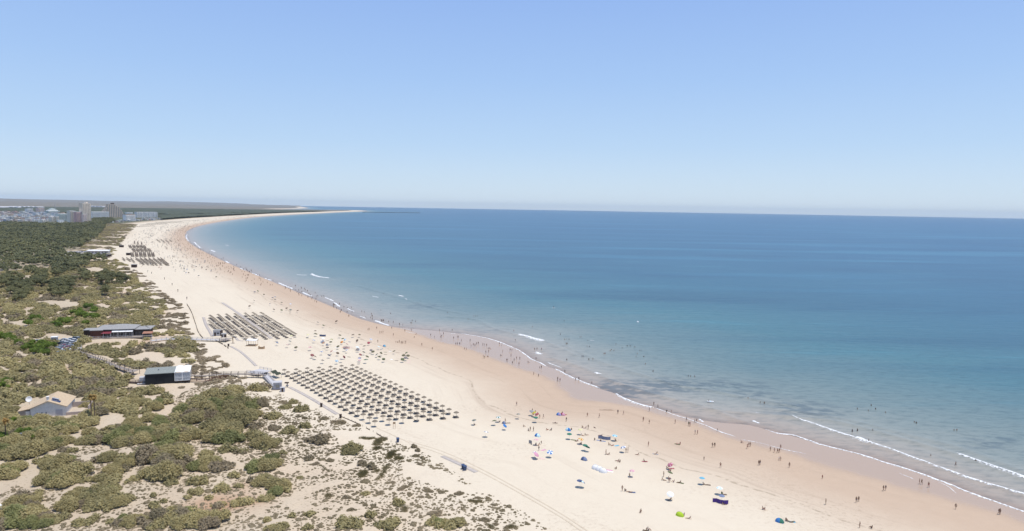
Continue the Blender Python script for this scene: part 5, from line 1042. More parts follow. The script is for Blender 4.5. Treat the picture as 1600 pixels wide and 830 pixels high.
# ================================================================== TOWN
def lv(px): return 324.8 + (px - 800) * .017
def tpos(px, yb):
    d = ray(np.array([px]), np.array([yb])); t = (4.0 - CAM_H) / d[2]; return float((d[0] * t)[0]), float((d[1] * t)[0])
TW = {k: mat('town_' + k, v, .85, .1, .07, .05) for k, v in dict(cream=(.88, .80, .68), white=(.92, .90, .87), pink=(.88, .68, .60), grey=(.52, .52, .54), sand=(.80, .66, .52), rose=(.74, .47, .43), bluegrey=(.56, .58, .60), green=(.50, .58, .54), brown=(.62, .52, .42)).items()}
M_TR = tiles('red_town_tiles', (.30, .15, .10), (.36, .2, .14), .3)
def block(x0, x1, yt, yb, m, lab, name='apartment_block', depth=16, floors=None, bands=True, roofm=None, cat='building', grp='town buildings at the far end of the beach', wide=True):
    ax, ay = tpos(x0, yb); bx, by = tpos(x1, yb); L = math.hypot(bx - ax, by - ay); h = (yb - yt) / F_PX * ay; rz = math.atan2(by - ay, bx - ax) + (.38 if L < 60 else .12)
    o = thing(name, lab, cat, (ax, ay, 2.5), rz, grp); h += 1.5; MB().box(0, L, 0, depth, 0, h).build('wall', TW[m], o)
    MB().box(-.4, L + .4, -.4, depth + .4, h, h + .8).build('roof', roofm or TW['white' if m != 'white' else 'grey'], o)
    nf = floors or max(1, int((h - 1) / 3.3))
    if bands:
        for f in range(min(nf, 16)):
            z = 1.4 + f * (h - 1.2) / nf; w = MB(); n = max(2, int(L / 4.5))
            for i in range(n): x = L * (i + .5) / n; w.box(x - L / n * .25, x + L / n * .25, -.12, .02, z, z + 1.5)
            w.build('window_row', M_WINDOW, o)
            if wide and h > 14: MB().box(.3, L - .3, -1.1, -.14, z - .35, z - .05).build('balcony', TW['white'], o)
    return o, L, h
rr = random.Random(8)
BL = []
for row, (yb, yt0, xa, xb) in enumerate([(336.5, 331.0, 0, 90), (339.5, 332.5, -4, 92), (342.5, 335.5, -4, 60), (348.5, 342.5, -2, 62), (345.5, 339.0, -2, 90), (340.5, 333.0, 96, 108), (343.5, 337, 60, 90)]):
    x = xa
    while x < xb:
        w = rr.uniform(3.2, 7.5); m = rr.choice(['cream', 'white', 'pink', 'cream', 'grey', 'white', 'pink', 'sand']); BL.append((x, min(x + w, xb + 3), yt0 + rr.uniform(-1.2, 1.6), yb + rr.uniform(-.6, .6), m, rr.random() < .3)); x += w + rr.uniform(-.2, .9)
LT = [(138, 335, 'the tall beige tower'), (178, 330, 'the pyramid shaped block'), (49, 330, 'the white arch fronted block'), (66, 330, 'the brick roofed block'), (88, 328, 'the stepped pale green block'), (100, 340, 'the green glazed block'), (16, 342, 'the dark gap in the town front'), (70, 347, 'the pale gabled block at the wood edge')]
labs = near_labels([((b[0] + b[1]) / 2, b[3] - 4, {'cream': 'cream', 'white': 'white', 'pink': 'pinkish', 'grey': 'grey', 'sand': 'sand coloured'}[b[4]]) for b in BL], LT, 'block')
for b, l in zip(BL, labs): block(*b[:5], l, 'town_house', rr.uniform(14, 24), roofm=M_TR if b[5] else None)
o, L, h = block(130, 143.5, 318, 349, 'sand', 'tall beige tower block with ribbed front rising above the town', 'tower_block', 24, 16, wide=False)
for i in range(6): MB().box(L * i / 5 - .6, L * i / 5 + .6, -1.6, -.02, 0, h - 2).build('rib', TW['cream'], o)
MB().box(L * .55, L * .8, 5, 14, h + .8, h + 4).build('lift_house', TW['sand'], o)
block(110, 120, 330, 348.5, 'cream', 'beige apartment block with vertical strips left of the pink block', depth=20); block(120, 130.5, 331.5, 349, 'rose', 'pink and red balconied block left of the tall beige tower', depth=18); block(130, 136.5, 335, 349.5, 'pink', 'pale pink lower block at the foot of the tower', depth=10); block(136, 141, 333, 347, 'bluegrey', 'narrow blue grey block in front of the tower', depth=12)
block(92, 110, 334.5, 345.5, 'green', 'wide green glazed office block with long balconies', depth=20); block(91.5, 101, 344.3, 350, 'white', 'small white open porch building at the edge of the wood', depth=10, roofm=TW['white']); block(65.5, 72, 343.5, 350, 'cream', 'pale gabled block at the wood edge below the town', depth=14); block(43, 55, 326, 336, 'white', 'white block with a dark arched opening on top of the town', depth=14); block(60.5, 73, 325.3, 336, 'pink', 'pinkish block with brick red roof on top of the town', depth=16, roofm=M_TR)
o, L, h = block(76, 98, 330, 339, 'green', 'stepped pale green block in the middle of the town', depth=22)
for i in range(4): MB().box(L * (.12 + .1 * i), L * (.88 - .1 * i), 2 + i * 2, 20, h + .8 + i * 3.2, h + 4 + i * 3.2).build('upper_storey', TW['green' if i % 2 else 'white'], o)
block(144, 172, 331, 340.5, 'white', 'long white hotel right of the tall beige tower', depth=22, roofm=TW['white']); block(197, 214.5, 335.5, 345.5, 'white', 'white stepped hotel with reddish ground floor near the beach', depth=20, roofm=M_TR); o, L, h = block(214, 247.5, 331.5, 340, 'white', 'long white hotel with gridded front at the right end of town', 'hotel', depth=24, roofm=TW['grey'])
for i in range(9): MB().box(L * i / 8 - .7, L * i / 8 + .7, -2.2, -.02, 0, h).build('pier', TW['white'], o)
o, L, h = block(198.5, 211, 332, 336.5, 'white', 'white upper wing of the stepped hotel near the beach', depth=14)
# pyramid block
ax, ay = tpos(158.5, 339.5); bx, by = tpos(194, 339.5); L = math.hypot(bx - ax, by - ay); K = thing('pyramid_hotel', 'brown pyramid shaped hotel with stepped sloping sides and ribbed front', 'hotel', (ax, ay, 2.5), math.atan2(by - ay, bx - ax), 'town buildings at the far end of the beach')
hp = lambda v: (339.5 - v) / F_PX * ay
prof = [(0, 0), (0, 332), (.06, 331), (.14, 328.5), (.22, 325.5), (.29, 322), (.32, 319), (.42, 318.2), (.58, 318.2), (.62, 320), (.74, 322), (.80, 325), (.90, 328.5), (.965, 331.5), (1, 336), (1, 0)]
n = 26
for i in range(n):
    x0, x1 = L * i / n, L * (i + 1) / n; q = (i + .5) / n; tp = np.interp(q, [p[0] for p in prof[1:-1]], [p[1] for p in prof[1:-1]]); MB().box(x0 + .25, x1 - .25, (i % 2) * .8, 26, 0, hp(tp)).build('bay', TW['brown'], K)
    if i % 2: MB().box(x0 + .7, x1 - .7, .7, .82, 2, hp(tp) - 2).build('window_strip', M_WINDOW, K)
MB().box(L * .48, L * .60, 6, 18, hp(318.2), hp(316.6)).build('roof_house', M_DARKWOOD, K)
a = tpos(86.5, 333); K = thing('antenna_mast', 'thin grey antenna mast rising behind the town', 'mast', (a[0], a[1], 2)); hm = 16 / F_PX * a[1]; MB().tube([(0, 0, 0), (0, 0, hm)], [1.6, .8], 6).build('mast', TW['grey'], K); MB().box(-2.2, 2.2, -2.2, 2.2, hm * .7, hm * .74).build('platform', TW['grey'], K)
LOWB = []
for i in range(26):
    x = 172 + i * 3.2 + rr.uniform(-.6, .6); yb = 347.5 - (i / 26) * 5 + rr.uniform(-1.4, .6); LOWB.append((x, x + rr.uniform(2.4, 5), yb - rr.uniform(1.0, 2.2), yb, rr.choice(['white', 'grey', 'brown', 'rose', 'bluegrey', 'cream'])))
labs = near_labels([((b[0] + b[1]) / 2, b[3], {'bluegrey': 'blue grey', 'rose': 'reddish'}.get(b[4], b[4]) + ' low') for b in LOWB], [(205, 341, 'the stepped hotel'), (230, 338, 'the long gridded hotel'), (178, 338, 'the pyramid shaped hotel'), (252, 341, 'the last parasols of the far beach')], 'beach building')
for b, l in zip(LOWB, labs): block(*b[:5], l, 'beach_building', 9, 1, True, M_GREYROOF if rr.random() < .5 else TW['white'], 'building', 'low buildings behind the far beach', False)
for k, (x0, x1, yb) in enumerate([(-1, 14, 326), (18, 27, 325.6), (38, 56, 325.4), (59, 70, 325.8), (160, 166, 324.2), (28, 34, 326.2)]):
    ax, ay = tpos(x0, yb); bx, by = tpos(x1, yb); L = math.hypot(bx - ax, by - ay); K = thing('greenhouse', f'long pale greenhouse on the plain behind the town, {ordn(k)} from the left' if k < 4 else ('small pale greenhouse far behind the pyramid shaped hotel' if k == 4 else 'short pale greenhouse between the longer ones on the plain'), 'greenhouse', (ax, ay, 6), math.atan2(by - ay, bx - ax), 'greenhouses on the plain')
    MB().box(0, L, 0, 160, 0, 9).build('wall', TW['grey'], K)
    for i in range(4): MB().add([(0, i * 40, 9), (L, i * 40, 9), (L, i * 40 + 20, 14), (0, i * 40 + 20, 14), (L, i * 40 + 40, 9), (0, i * 40 + 40, 9)], [(0, 1, 2, 3), (3, 2, 4, 5), (0, 3, 5), (1, 4, 2)]).build('roof', TW['grey'], K)
# jetty beyond the spit
P = [tpos(x, y) for x, y in [(566, 331.2), (600, 331.7), (656, 332.5)]]; mb = MB()
for i in range(2): mb.beam((*P[i], 0.5), (*P[i + 1], 0.5), 22, 7)
tag(mb.build('breakwater', M_DARKWOOD), 'long dark stone breakwater running out beyond the sand spit', 'breakwater')
# ================================================================== PARASOLS
def thatch_mat():
    t = NT('thatch'); n = t.noise(2.5, 4, .7, t.mapping(t.obj(), (6, 6, 1))); t.bump(n, .6, .05); return t.fin(t.mix(n, (.175, .145, .115), (.27, .23, .18)), .95, .05)
M_THATCH = thatch_mat()
def thatch_mesh(seed, n=18):
    r = random.Random(seed); mb = MB(); mb.lathe([(.03, 2.62), (.10, 2.56), (.45, 2.38), (.80, 2.20), (1.02, 2.05), (.98, 2.0), (.6, 2.15), (.05, 2.4)], n=n)
    for k in range(n * 2):                          # ragged straw fringe
        a = 2 * PI * (k + r.random() * .5) / (n * 2); w = .07; l = r.uniform(.08, .2); c, s = math.cos(a), math.sin(a); mb.add([(1.0 * c + w * s, 1.0 * s - w * c, 2.06), (1.0 * c - w * s, 1.0 * s + w * c, 2.06), ((1.0 + l * .5) * c, (1.0 + l * .5) * s, 2.03 - l)], [(0, 1, 2)])
    return mb.mesh('canopy', M_THATCH)
TH = [thatch_mesh(k) for k in range(3)]; POLE = MB().tube([(0, 0, -.2), (0, 0, 2.5)], .055, 7).mesh('pole', M_WOOD, recalc=True)
def lounger_meshes():
    fr = MB().box(-.32, .32, -.95, .95, .28, .33)
    for x in (-.28, .28):
        for y in (-.8, .7): fr.box(x - .03, x + .03, y - .03, y + .03, 0, .28)
    cu = MB().box(-.3, .3, -.93, .35, .33, .38); bk = MB().slab([(-.3, .36, .42), (.3, .36, .42), (.3, .98, .82), (-.3, .98, .82)], .06)
    return fr, cu, bk
f_, c_, k_ = lounger_meshes(); M_LOUNGE = mat('lounger_slats', (.24, .20, .17), .85, .1); LG = (f_.mesh('frame', M_DARKWOOD, recalc=True), c_.mesh('seat', M_LOUNGE, recalc=True), k_.mesh('backrest', M_LOUNGE, recalc=True))
def straw(x, y, lab, seed, grp):
    z = gz(x, y); o = thing('straw_parasol', lab, 'parasol', (x, y, z), seed * 1.7, grp); link('canopy', TH[seed % 3], o); link('pole', POLE, o); o.scale = (1, 1, random.Random(seed).uniform(.96, 1.03)); return z
def top_xy(px, py): d = at_z([px], [py], 2.7 + 2.3)[0]; return d[0], d[1]
c00, c10, c01, c11 = [np.array(top_xy(*q)) for q in [(444.2, 577.5), (551, 570), (586.2, 657.3), (713, 641.3)]]
rp_ = random.Random(12); NEARP = []; LNG = []
for i in range(20):
    for j in range(7):
        u, v = j / 6, i / 19; P = c00 * (1 - u) * (1 - v) + c10 * u * (1 - v) + c01 * (1 - u) * v + c11 * u * v + np.array([rp_.uniform(-.15, .15), rp_.uniform(-.15, .15)])
        lab = f'near block straw parasol, {ordn(j)} from the dunes, {ordn(19 - i)} row from its near end'
        straw(P[0], P[1], lab, i * 7 + j, 'straw parasols of the near block'); NEARP.append(P)
        if not (i >= 17 and j < 2) and not (i == 19 and j < 3): LNG.append((P, i, j))
axis = (c10 - c00) / np.linalg.norm(c10 - c00); ang = math.atan2(axis[1], axis[0]) - PI / 2
for P, i, j in LNG:
    for s in ((-1, 1) if (i * 5 + j * 3) % 4 else (1,)):
        x, y = P[0] - axis[1] * .62 * s - .1, P[1] + axis[0] * .62 * s
        o = thing('sun_lounger', f'{"near" if s < 0 else "far"} side lounger under near block parasol {ordn(j)} from dunes, {ordn(19 - i)} row', 'sun lounger', (x, y, gz(x, y)), ang + PI + rp_.uniform(-.05, .05), 'sun loungers under the near straw parasols')
        for n_, m_ in zip(('frame', 'seat', 'backrest'), LG): link(n_, m_, o)
MID = [((326.5, 501), (345, 515.5), 9), ((328, 492.3), (367, 521.5), 21), ((340.5, 491.3), (386, 526.3), 22), ((353.5, 490.3), (401, 525.3), 22), ((367, 489.8), (416, 524.3), 22), ((383, 488.8), (435, 523.7), 22), ((395.5, 487.8), (448, 522.2), 22), ((408, 487.3), (462, 521), 22)]
MIDP = []
for j, (a, b, n) in enumerate(MID):
    A, B_ = np.array(top_xy(*a)), np.array(top_xy(*b))
    for i in range(n):
        P = A + (B_ - A) * i / (n - 1) + np.array([rp_.uniform(-.15, .15), rp_.uniform(-.15, .15)]); MIDP.append((P, i, j, n))
for P, i, j, n in MIDP:
    straw(P[0], P[1], f'middle block straw parasol, {ordn(n - 1 - i)} from near end of {ordn(j)} line from dunes', i * 8 + j, 'straw parasols of the middle block')
# low detail repeats: lounger pairs under the middle block and the whole far block
def lowpar():
    mb = MB().lathe([(.02, 2.6), (.5, 2.35), (1.02, 2.03), (.98, 2.0), (.05, 2.3)], n=10); mb.box(-.05, .05, -.05, .05, 0, 2.4)
    return mb
def tri2quadarr(mb): F = [f if len(f) == 4 else (f[0], f[1], f[2], f[2]) for f in mb.f if len(f) in (3, 4)]; return np.array(mb.v), np.array(F)
lp = tri2quadarr(lowpar().box(-.95, -.3, -.95, .95, .25, .4).box(.3, .95, -.95, .95, .25, .4)); ll = tri2quadarr(MB().box(-.95, -.3, -.95, .95, .25, .4).box(.3, .95, -.95, .95, .25, .4))
X_ = np.array([m[0][0] for m in MIDP]); Y_ = np.array([m[0][1] for m in MIDP]); keep = np.array([k % 7 != 0 for k in range(len(X_))]); X_, Y_ = X_[keep], Y_[keep]
def place(arr, X, Y, name, m, lab, kind='stuff', rz=0.0, R=None, zoff=0):
    V, F = arr; n = len(X); Z = ground(X, Y)[0] + zoff; A = np.full(n, rz) if np.isscalar(rz) else rz; c, s = np.cos(A)[:, None], np.sin(A)[:, None]; R = np.ones(n) if R is None else R
    P = np.stack([(V[:, 0] * c - V[:, 1] * s) * R[:, None] + X[:, None], (V[:, 0] * s + V[:, 1] * c) * R[:, None] + Y[:, None], V[:, 2] * R[:, None] + Z[:, None]], -1).reshape(-1, 3); FF = (F[None] + (np.arange(n) * len(V))[:, None, None]).reshape(-1, 4)
    o = link(name, mesh_np(name, P, FF, m)); return tag(o, lab[0], lab[1], kind=kind)
place(ll, X_, Y_, 'sun_loungers', M_LOUNGE, ('pairs of dark loungers under the middle straw parasols', 'sun loungers'), rz=ang)
FB = zl(80, 370, 6.154, [(800, 42), (832, 48), (868, 52)]); FX, FY = [], []
def farline(a, b, n, cols=2):
    A, B_ = np.array(top_xy(*a)), np.array(top_xy(*b))
    for i in range(n):
        P = A + (B_ - A) * i / max(1, n - 1)
        for k in range(cols): FX.append(P[0] + (k - (cols - 1) / 2) * 2.4); FY.append(P[1] + rp_.uniform(-.3, .3))
def fl(x0, y0, x1, y1, n, cols=2): (a, b) = zl(80, 370, 6.154, [(x0, y0), (x1, y1)]); farline(a, b, n, cols)
for x, y in [(800, 42), (832, 48), (868, 52)]: fl(x, y - 4, x + 4, y + 18, 10, 1)
for x, y in [(752, 78), (788, 78), (823, 76), (857, 78), (890, 82)]: fl(x, y, x + 16, y + 22, 9)
for x in (783, 820, 857, 895, 932): fl(x, 110, x + 24, 136, 9)
for x in (776, 817, 857, 895, 937, 974): fl(x, 148, x + 8, 180, 11)
for x0, x1, y1 in [(685, 708, 220), (725, 762, 225), (765, 800, 238), (812, 892, 255), (855, 935, 258), (895, 984, 262), (937, 1018, 262), (980, 1062, 260), (1022, 1112, 262), (1052, 1130, 262)]: fl(x0, 200, x1, y1, max(4, int((x1 - x0) / 3.6)), 1)
for k in range(11): fl(1010 + k * 14, 20 + k % 3 * 9, 1022 + k * 14, 24 + k % 3 * 9, 4, 1)
# even further resorts in front of the town
for yb, xa, xb, st in [(351, 222, 262, 3.0), (349, 232, 285, 2.6), (347, 245, 310, 3.2), (353.5, 215, 245, 3.4)]:
    x = xa
    while x < xb: 
        A = top_xy(x, yb - (x - xa) * .05)
        for i in range(5): FX.append(A[0] + i * 5 * .6); FY.append(A[1] - i * 9)
        x += st
place(lp, np.array(FX), np.array(FY), 'far_straw_parasols', mat('thatch_with_shade', (.19, .155, .125), .95, .05), ('dark rows of straw parasols on the far part of the beach', 'parasols'))  # same thatch, darkened so its colour carries the shade within the rows

# ================================================================== PEOPLE
def skin_mesh(J, E, Rd, root):
    me = bpy.data.meshes.new('tmp'); names = list(J); me.from_pydata([J[k] for k in names], [(names.index(a), names.index(b)) for a, b in E], [])
    o = bpy.data.objects.new('tmp', me); COL.objects.link(o); m = o.modifiers.new('s', 'SKIN'); sv = me.skin_vertices[0].data
    for i, k in enumerate(names): sv[i].radius = Rd[k]; sv[i].use_root = (k == root)
    m.use_smooth_shade = True; m2 = o.modifiers.new('u', 'SUBSURF'); m2.levels = 1; m2.render_levels = 1
    dg = bpy.context.evaluated_depsgraph_get(); out = bpy.data.meshes.new_from_object(o.evaluated_get(dg)); bpy.data.objects.remove(o); return out
def pose(kind):
    """joints in metres, standing figure 1.72 m facing -y"""
    v = Vector; J = dict(pel=v((0, 0, .93)), belly=v((0, -.01, 1.08)), chest=v((0, .0, 1.30)), neck=v((0, 0, 1.47)), head=v((0, -.02, 1.58)), crown=v((0, -.01, 1.69)))
    def leg(s, hip, knee, ank, toe): J.update({f'hip{s}': v(hip), f'knee{s}': v(knee), f'ank{s}': v(ank), f'toe{s}': v(toe)})
    def arm(s, sh, el, wr): J.update({f'sh{s}': v(sh), f'el{s}': v(el), f'wr{s}': v(wr)})
    if kind == 'stand':
        for s, q in ((-1, 'R'), (1, 'L')): leg(q, (s * .10, 0, .88), (s * .11, -.01, .49), (s * .12, .02, .08), (s * .13, -.13, .04)); arm(q, (s * .19, 0, 1.40), (s * .25, .03, 1.12), (s * .24, -.05, .86))
    elif kind == 'walk':
        for s, q in ((-1, 'R'), (1, 'L')): f = s; leg(q, (s * .09, 0, .88), (s * .10, -.16 * f - .03, .50), (s * .10, -.22 * f + .04, .10 if f > 0 else .14), (s * .10, -.22 * f - .11, .05)); arm(q, (s * .19, 0, 1.40), (s * .24, .14 * f, 1.13), (s * .23, .16 * f - .12, .89))
    elif kind == 'hips':
        for s, q in ((-1, 'R'), (1, 'L')): leg(q, (s * .10, 0, .88), (s * .14, -.01, .49), (s * .18, .02, .08), (s * .2, -.13, .04)); arm(q, (s * .19, 0, 1.40), (s * .40, .06, 1.16), (s * .20, -.06, 1.0))
    elif kind == 'bend':
        J.update(belly=v((0, -.10, 1.02)), chest=v((0, -.30, 1.10)), neck=v((0, -.46, 1.12)), head=v((0, -.57, 1.10)), crown=v((0, -.67, 1.07)))
        for s, q in ((-1, 'R'), (1, 'L')): leg(q, (s * .10, 0, .88), (s * .12, -.04, .48), (s * .13, .04, .08), (s * .13, -.1, .04)); arm(q, (s * .18, -.38, 1.08), (s * .2, -.42, .80), (s * .18, -.45, .56))
    elif kind == 'sit':
        dz = -.80
        for k in J: J[k] = J[k] + v((0, 0.12 * (J[k].z - .9), dz))
        for s, q in ((-1, 'R'), (1, 'L')): leg(q, (s * .10, -.06, .13), (s * .14, -.42, .42), (s * .13, -.74, .08), (s * .13, -.88, .06)); arm(q, (s * .19, .06, .60), (s * .24, -.12, .42), (s * .16, -.36, .44))
    elif kind == 'lie':
        for k in list(J): J[k] = v((J[k].x, -(J[k].z - .9), .13 + (.03 if k in ('head', 'crown') else 0)))
        for s, q in ((-1, 'R'), (1, 'L')): leg(q, (s * .10, .05, .12), (s * .12, .45, .15), (s * .13, .86, .07), (s * .14, .92, .16)); arm(q, (s * .19, -.50, .12), (s * .28, -.24, .10), (s * .27, .02, .08))
    elif kind == 'prop':
        for k, (y, z) in dict(pel=(0, .13), belly=(.12, .24), chest=(.28, .40), neck=(.38, .54), head=(.40, .65), crown=(.41, .75)).items(): J[k] = v((0, y, z))
        for s, q in ((-1, 'R'), (1, 'L')): leg(q, (s * .10, -.05, .12), (s * .12, -.46, .16), (s * .13, -.88, .07), (s * .14, -.93, .16)); arm(q, (s * .19, .32, .47), (s * .26, .50, .28), (s * .24, .56, .06))
    return J
R_BASE = dict(pel=(.155, .11), belly=(.135, .10), chest=(.165, .11), neck=(.055, .058), head=(.082, .098), crown=(.055, .06), hip=(.088, .09), knee=(.055, .058), ank=(.035, .038), toe=(.036, .025), sh=(.056, .056), el=(.038, .038), wr=(.026, .024))
EDG = [('pel', 'belly'), ('belly', 'chest'), ('chest', 'neck'), ('neck', 'head'), ('head', 'crown')] + [e for q in 'RL' for e in (('pel', 'hip' + q), ('hip' + q, 'knee' + q), ('knee' + q, 'ank' + q), ('ank' + q, 'toe' + q), ('chest', 'sh' + q), ('sh' + q, 'el' + q), ('el' + q, 'wr' + q))]
SKINS = [mat('skin_tan', (.30, .17, .11), .6, .3, .05), mat('skin_dark_tan', (.20, .11, .07), .6, .3, .05), mat('skin_fair', (.42, .27, .20), .6, .3, .05)]
SWIM = {k: mat('swimwear_' + k, v, .8, .1, .03) for k, v in dict(black=(.02, .02, .025), navy=(.03, .04, .10), red=(.35, .03, .04), white=(.7, .7, .7), green=(.05, .18, .08), blue=(.06, .18, .42), pink=(.55, .18, .28), grey=(.2, .2, .22)).items()}
HAIR = [mat('hair_dark', (.025, .018, .012), .6, .3, .1), mat('hair_brown', (.09, .05, .03), .6, .3, .1), mat('hair_fair', (.30, .22, .12), .6, .3, .1)]
PK = {}
def body_kit(kind):
    J = pose(kind); Rd = {k: R_BASE.get(k.rstrip('RL'), (.05, .05)) for k in J}; body = skin_mesh(J, EDG, Rd, 'pel')
    # hands with separate fingers, nose, ears, brow line joined into the same mesh
    mb = MB()
    for q, s in (('R', -1), ('L', 1)):
        w = J['wr' + q]; d = (w - J['el' + q]).normalized(); side = d.cross(Vector((0, -1, 0.01))); side = side.normalized() if side.length > .01 else Vector((1, 0, 0)); nn = side.cross(d)
        pe = w + d * .085; mb.tube([w, w + d * .04, pe], [.026, .036, .034], 8)
        for i, (ln, o_) in enumerate(((.068, -.030), (.078, -.010), (.073, .010), (.058, .029))): b = pe + side * o_ - d * .01; mb.tube([b, b + d * ln * .5 + nn * .005, b + d * ln + nn * .02], [.010, .0095, .007], 5)
        b = w + d * .03 + side * -.028; mb.tube([b, b + d * .03 - side * .022, b + d * .065 - side * .026], [.012, .011, .008], 5)
    h = J['head']; up = (J['crown'] - J['neck']).normalized(); fw = Vector((0, -1, 0)) if kind not in ('lie', 'bend') else (Vector((0, 0, -1)) if kind == 'bend' else Vector((0, 0, 1))); rt = up.cross(fw).normalized()
    c = h + up * .015; mb.tube([c + fw * .085 + up * .03, c + fw * .112 - up * .012, c + fw * .088 - up * .022], [.010, .015, .009], 6)
    for s in (-1, 1): mb.tube([c + rt * s * .078 + up * .025, c + rt * s * .093, c + rt * s * .080 - up * .03], [.012, .014, .009], 5)
    mb.tube([c + fw * .086 - up * .048 - rt * .026, c + fw * .096 - up * .05, c + fw * .086 - up * .048 + rt * .026], [.006, .009, .006], 5)
    b = bmesh.new(); b.from_mesh(body); t = mb.mesh('t', [], True, True); b.from_mesh(t); b.to_mesh(body); b.free(); body.name = 'person'; body.materials.clear(); body.materials.append(SKINS[0]); body.polygons.foreach_set('use_smooth', [True] * len(body.polygons))
    # trunks: a skinned shell over hips and upper thighs
    J2 = dict(pel=J['pel'], belly=J['pel'] + (J['belly'] - J['pel']) * .45)
    for q in 'RL': J2['hip' + q] = J['hip' + q]; J2['th' + q] = J['hip' + q] + (J['knee' + q] - J['hip' + q]) * .38
    sw = skin_mesh(J2, [('pel', 'belly'), ('pel', 'hipR'), ('pel', 'hipL'), ('hipR', 'thR'), ('hipL', 'thL')], dict(pel=(.17, .125), belly=(.158, .117), hipR=(.105, .106), hipL=(.105, .106), thR=(.098, .10), thL=(.098, .10)), 'pel'); sw.materials.clear(); sw.materials.append(SWIM['black'])
    # top: chest band / shirt
    J3 = dict(a=J['belly'] + (J['chest'] - J['belly']) * .1, b=J['chest'], c=J['chest'] + (J['neck'] - J['chest']) * .35); tp = skin_mesh(J3, [('a', 'b'), ('b', 'c')], dict(a=(.155, .118), b=(.182, .127), c=(.13, .09)), 'b'); tp.materials.clear(); tp.materials.append(SWIM['white'])
    hm = MB(); n = 10; V = []; F = []
    for i in range(6):
        ph = 1.75 * i / 5
        for k in range(n):
            th = 2 * PI * k / n; dirv = up * math.cos(ph) + (rt * math.cos(th) + (-fw) * math.sin(th)) * math.sin(ph); fr = max(0, dirv.dot(fw)); V.append(c + up * .03 + dirv * (.102 if fr < .55 else .09))
    for i in range(5): F += [(i * n + k, i * n + (k + 1) % n, (i + 1) * n + (k + 1) % n, (i + 1) * n + k) for k in range(n) if not (i >= 3 and 5 < k < 9)]
    hair = hm.add(V, F).mesh('hair', HAIR[0], True)
    return body, sw, tp, hair
for k in ('stand', 'walk', 'hips', 'bend', 'sit', 'lie', 'prop'): PK[k] = body_kit(k)
VERB = dict(stand='standing', walk='walking', hips='standing with hands on hips', bend='bending over', sit='sitting', lie='lying down', prop='reclining')
def person(x, y, z, kind, rz, lab, rnd, scale=1.0, water=False, col=None, grp=None):
    b, sw, tp, hr = PK[kind]; o = link('person', b); o.location = (x, y, z); o.rotation_euler = (0, 0, rz); o.scale = (scale,) * 3; tag(o, lab, 'person', grp)
    o.material_slots[0].link = 'OBJECT'; o.material_slots[0].material = SKINS[rnd.choice([0, 1, 1, 0, 1, 2])]
    def ch(n, m, mt): q = link(n, m, o); q.material_slots[0].link = 'OBJECT'; q.material_slots[0].material = mt
    ch('shorts', sw, SWIM[col]); ch('hair', hr, rnd.choice(HAIR[:2] + HAIR))
    if rnd.random() < .3: ch('top', tp, SWIM[col if rnd.random() < .6 else rnd.choice(['white', 'black', 'navy', 'pink'])])
    return o
Z1 = zl(680, 620, 3.953, [(503, 56, 's'), (600, 100, 's'), (618, 108, 's'), (645, 134, 's'), (668, 134, 's'), (810, 154, 's'), (432, 160, 's'), (655, 294, 's'), (640, 334, 's'), (587, 212, 's'), (607, 214, 's'), (718, 208, 'i'), (692, 206, 'i'), (545, 186, 'i'), (575, 210, 'i'), (742, 162, 'l'), (940, 124, 's'), (1013, 130, 's'), (1128, 107, 's'), (1163, 112, 's'), (945, 200, 's'), (927, 195, 'i'), (908, 192, 'i'), (908, 240, 'i'), (932, 238, 'i'), (875, 276, 'i'), (903, 294, 'i'), (1020, 240, 'l'), (985, 270, 'i'), (1022, 274, 'l'), (1095, 302, 'l'), (1072, 299, 'i'), (1055, 358, 's'), (1068, 358, 'i'), (1178, 345, 's'), (1190, 344, 's'), (1250, 360, 'l'), (1128, 398, 'i'), (1142, 406, 'i'), (1118, 448, 'i'), (1200, 502, 's'), (1155, 584, 's'), (1172, 584, 'i'), (1200, 590, 'l'), (985, 192, 'l'), (785, 104, 'i'), (605, 112, 'i'), (632, 108, 'i'), (842, 206, 'i'), (400, 158, 'i'), (1112, 274, 'i'), (640, 300, 'i'), (622, 300, 'i'), (240, 176, 'i')])
Z2 = zl(1000, 620, 3.953, [(20, 152, 's'), (57, 168, 's'), (52, 306, 's'), (85, 53, 'w'), (110, 67, 'w'), (57, 92, 's'), (165, 94, 'i'), (193, 100, 's'), (217, 166, 's'), (287, 153, 's'), (301, 181, 's'), (309, 183, 's'), (338, 163, 's'), (350, 160, 's'), (340, 233, 's'), (355, 233, 's'), (478, 216, 's'), (625, 284, 'i'), (395, 392, 's'), (497, 438, 's'), (447, 314, 's'), (461, 313, 's'), (662, 322, 's'), (672, 308, 's'), (681, 309, 's'), (805, 336, 's'), (830, 345, 's'), (849, 348, 's'), (860, 347, 's'), (868, 325, 's'), (733, 424, 's'), (741, 422, 's'), (858, 393, 'k'), (869, 396, 's'), (922, 438, 's'), (1126, 508, 's'), (1147, 667, 's'), (248, 295, 'i'), (228, 292, 'l'), (100, 354, 'l'), (28, 400, 'l'), (165, 444, 'i'), (190, 461, 'i'), (146, 496, 's'), (175, 528, 's'), (184, 531, 's'), (145, 517, 'i'), (210, 529, 'i'), (243, 533, 'l'), (390, 545, 'i'), (302, 754, 'i'), (757, 697, 'i'), (770, 699, 'i'), (900, 768, 'i'), (914, 770, 'i'), (940, 775, 'l'), (768, 43, 'w'), (742, 40, 'w'), (667, 14, 'w'), (424, 34, 'i'), (185, 640, 'i'), (272, 737, 'i'), (505, 604, 'i'), (518, 668, 'i'), (5, 714, 'i'), (50, 825, 'i'), (38, 828, 'l')])
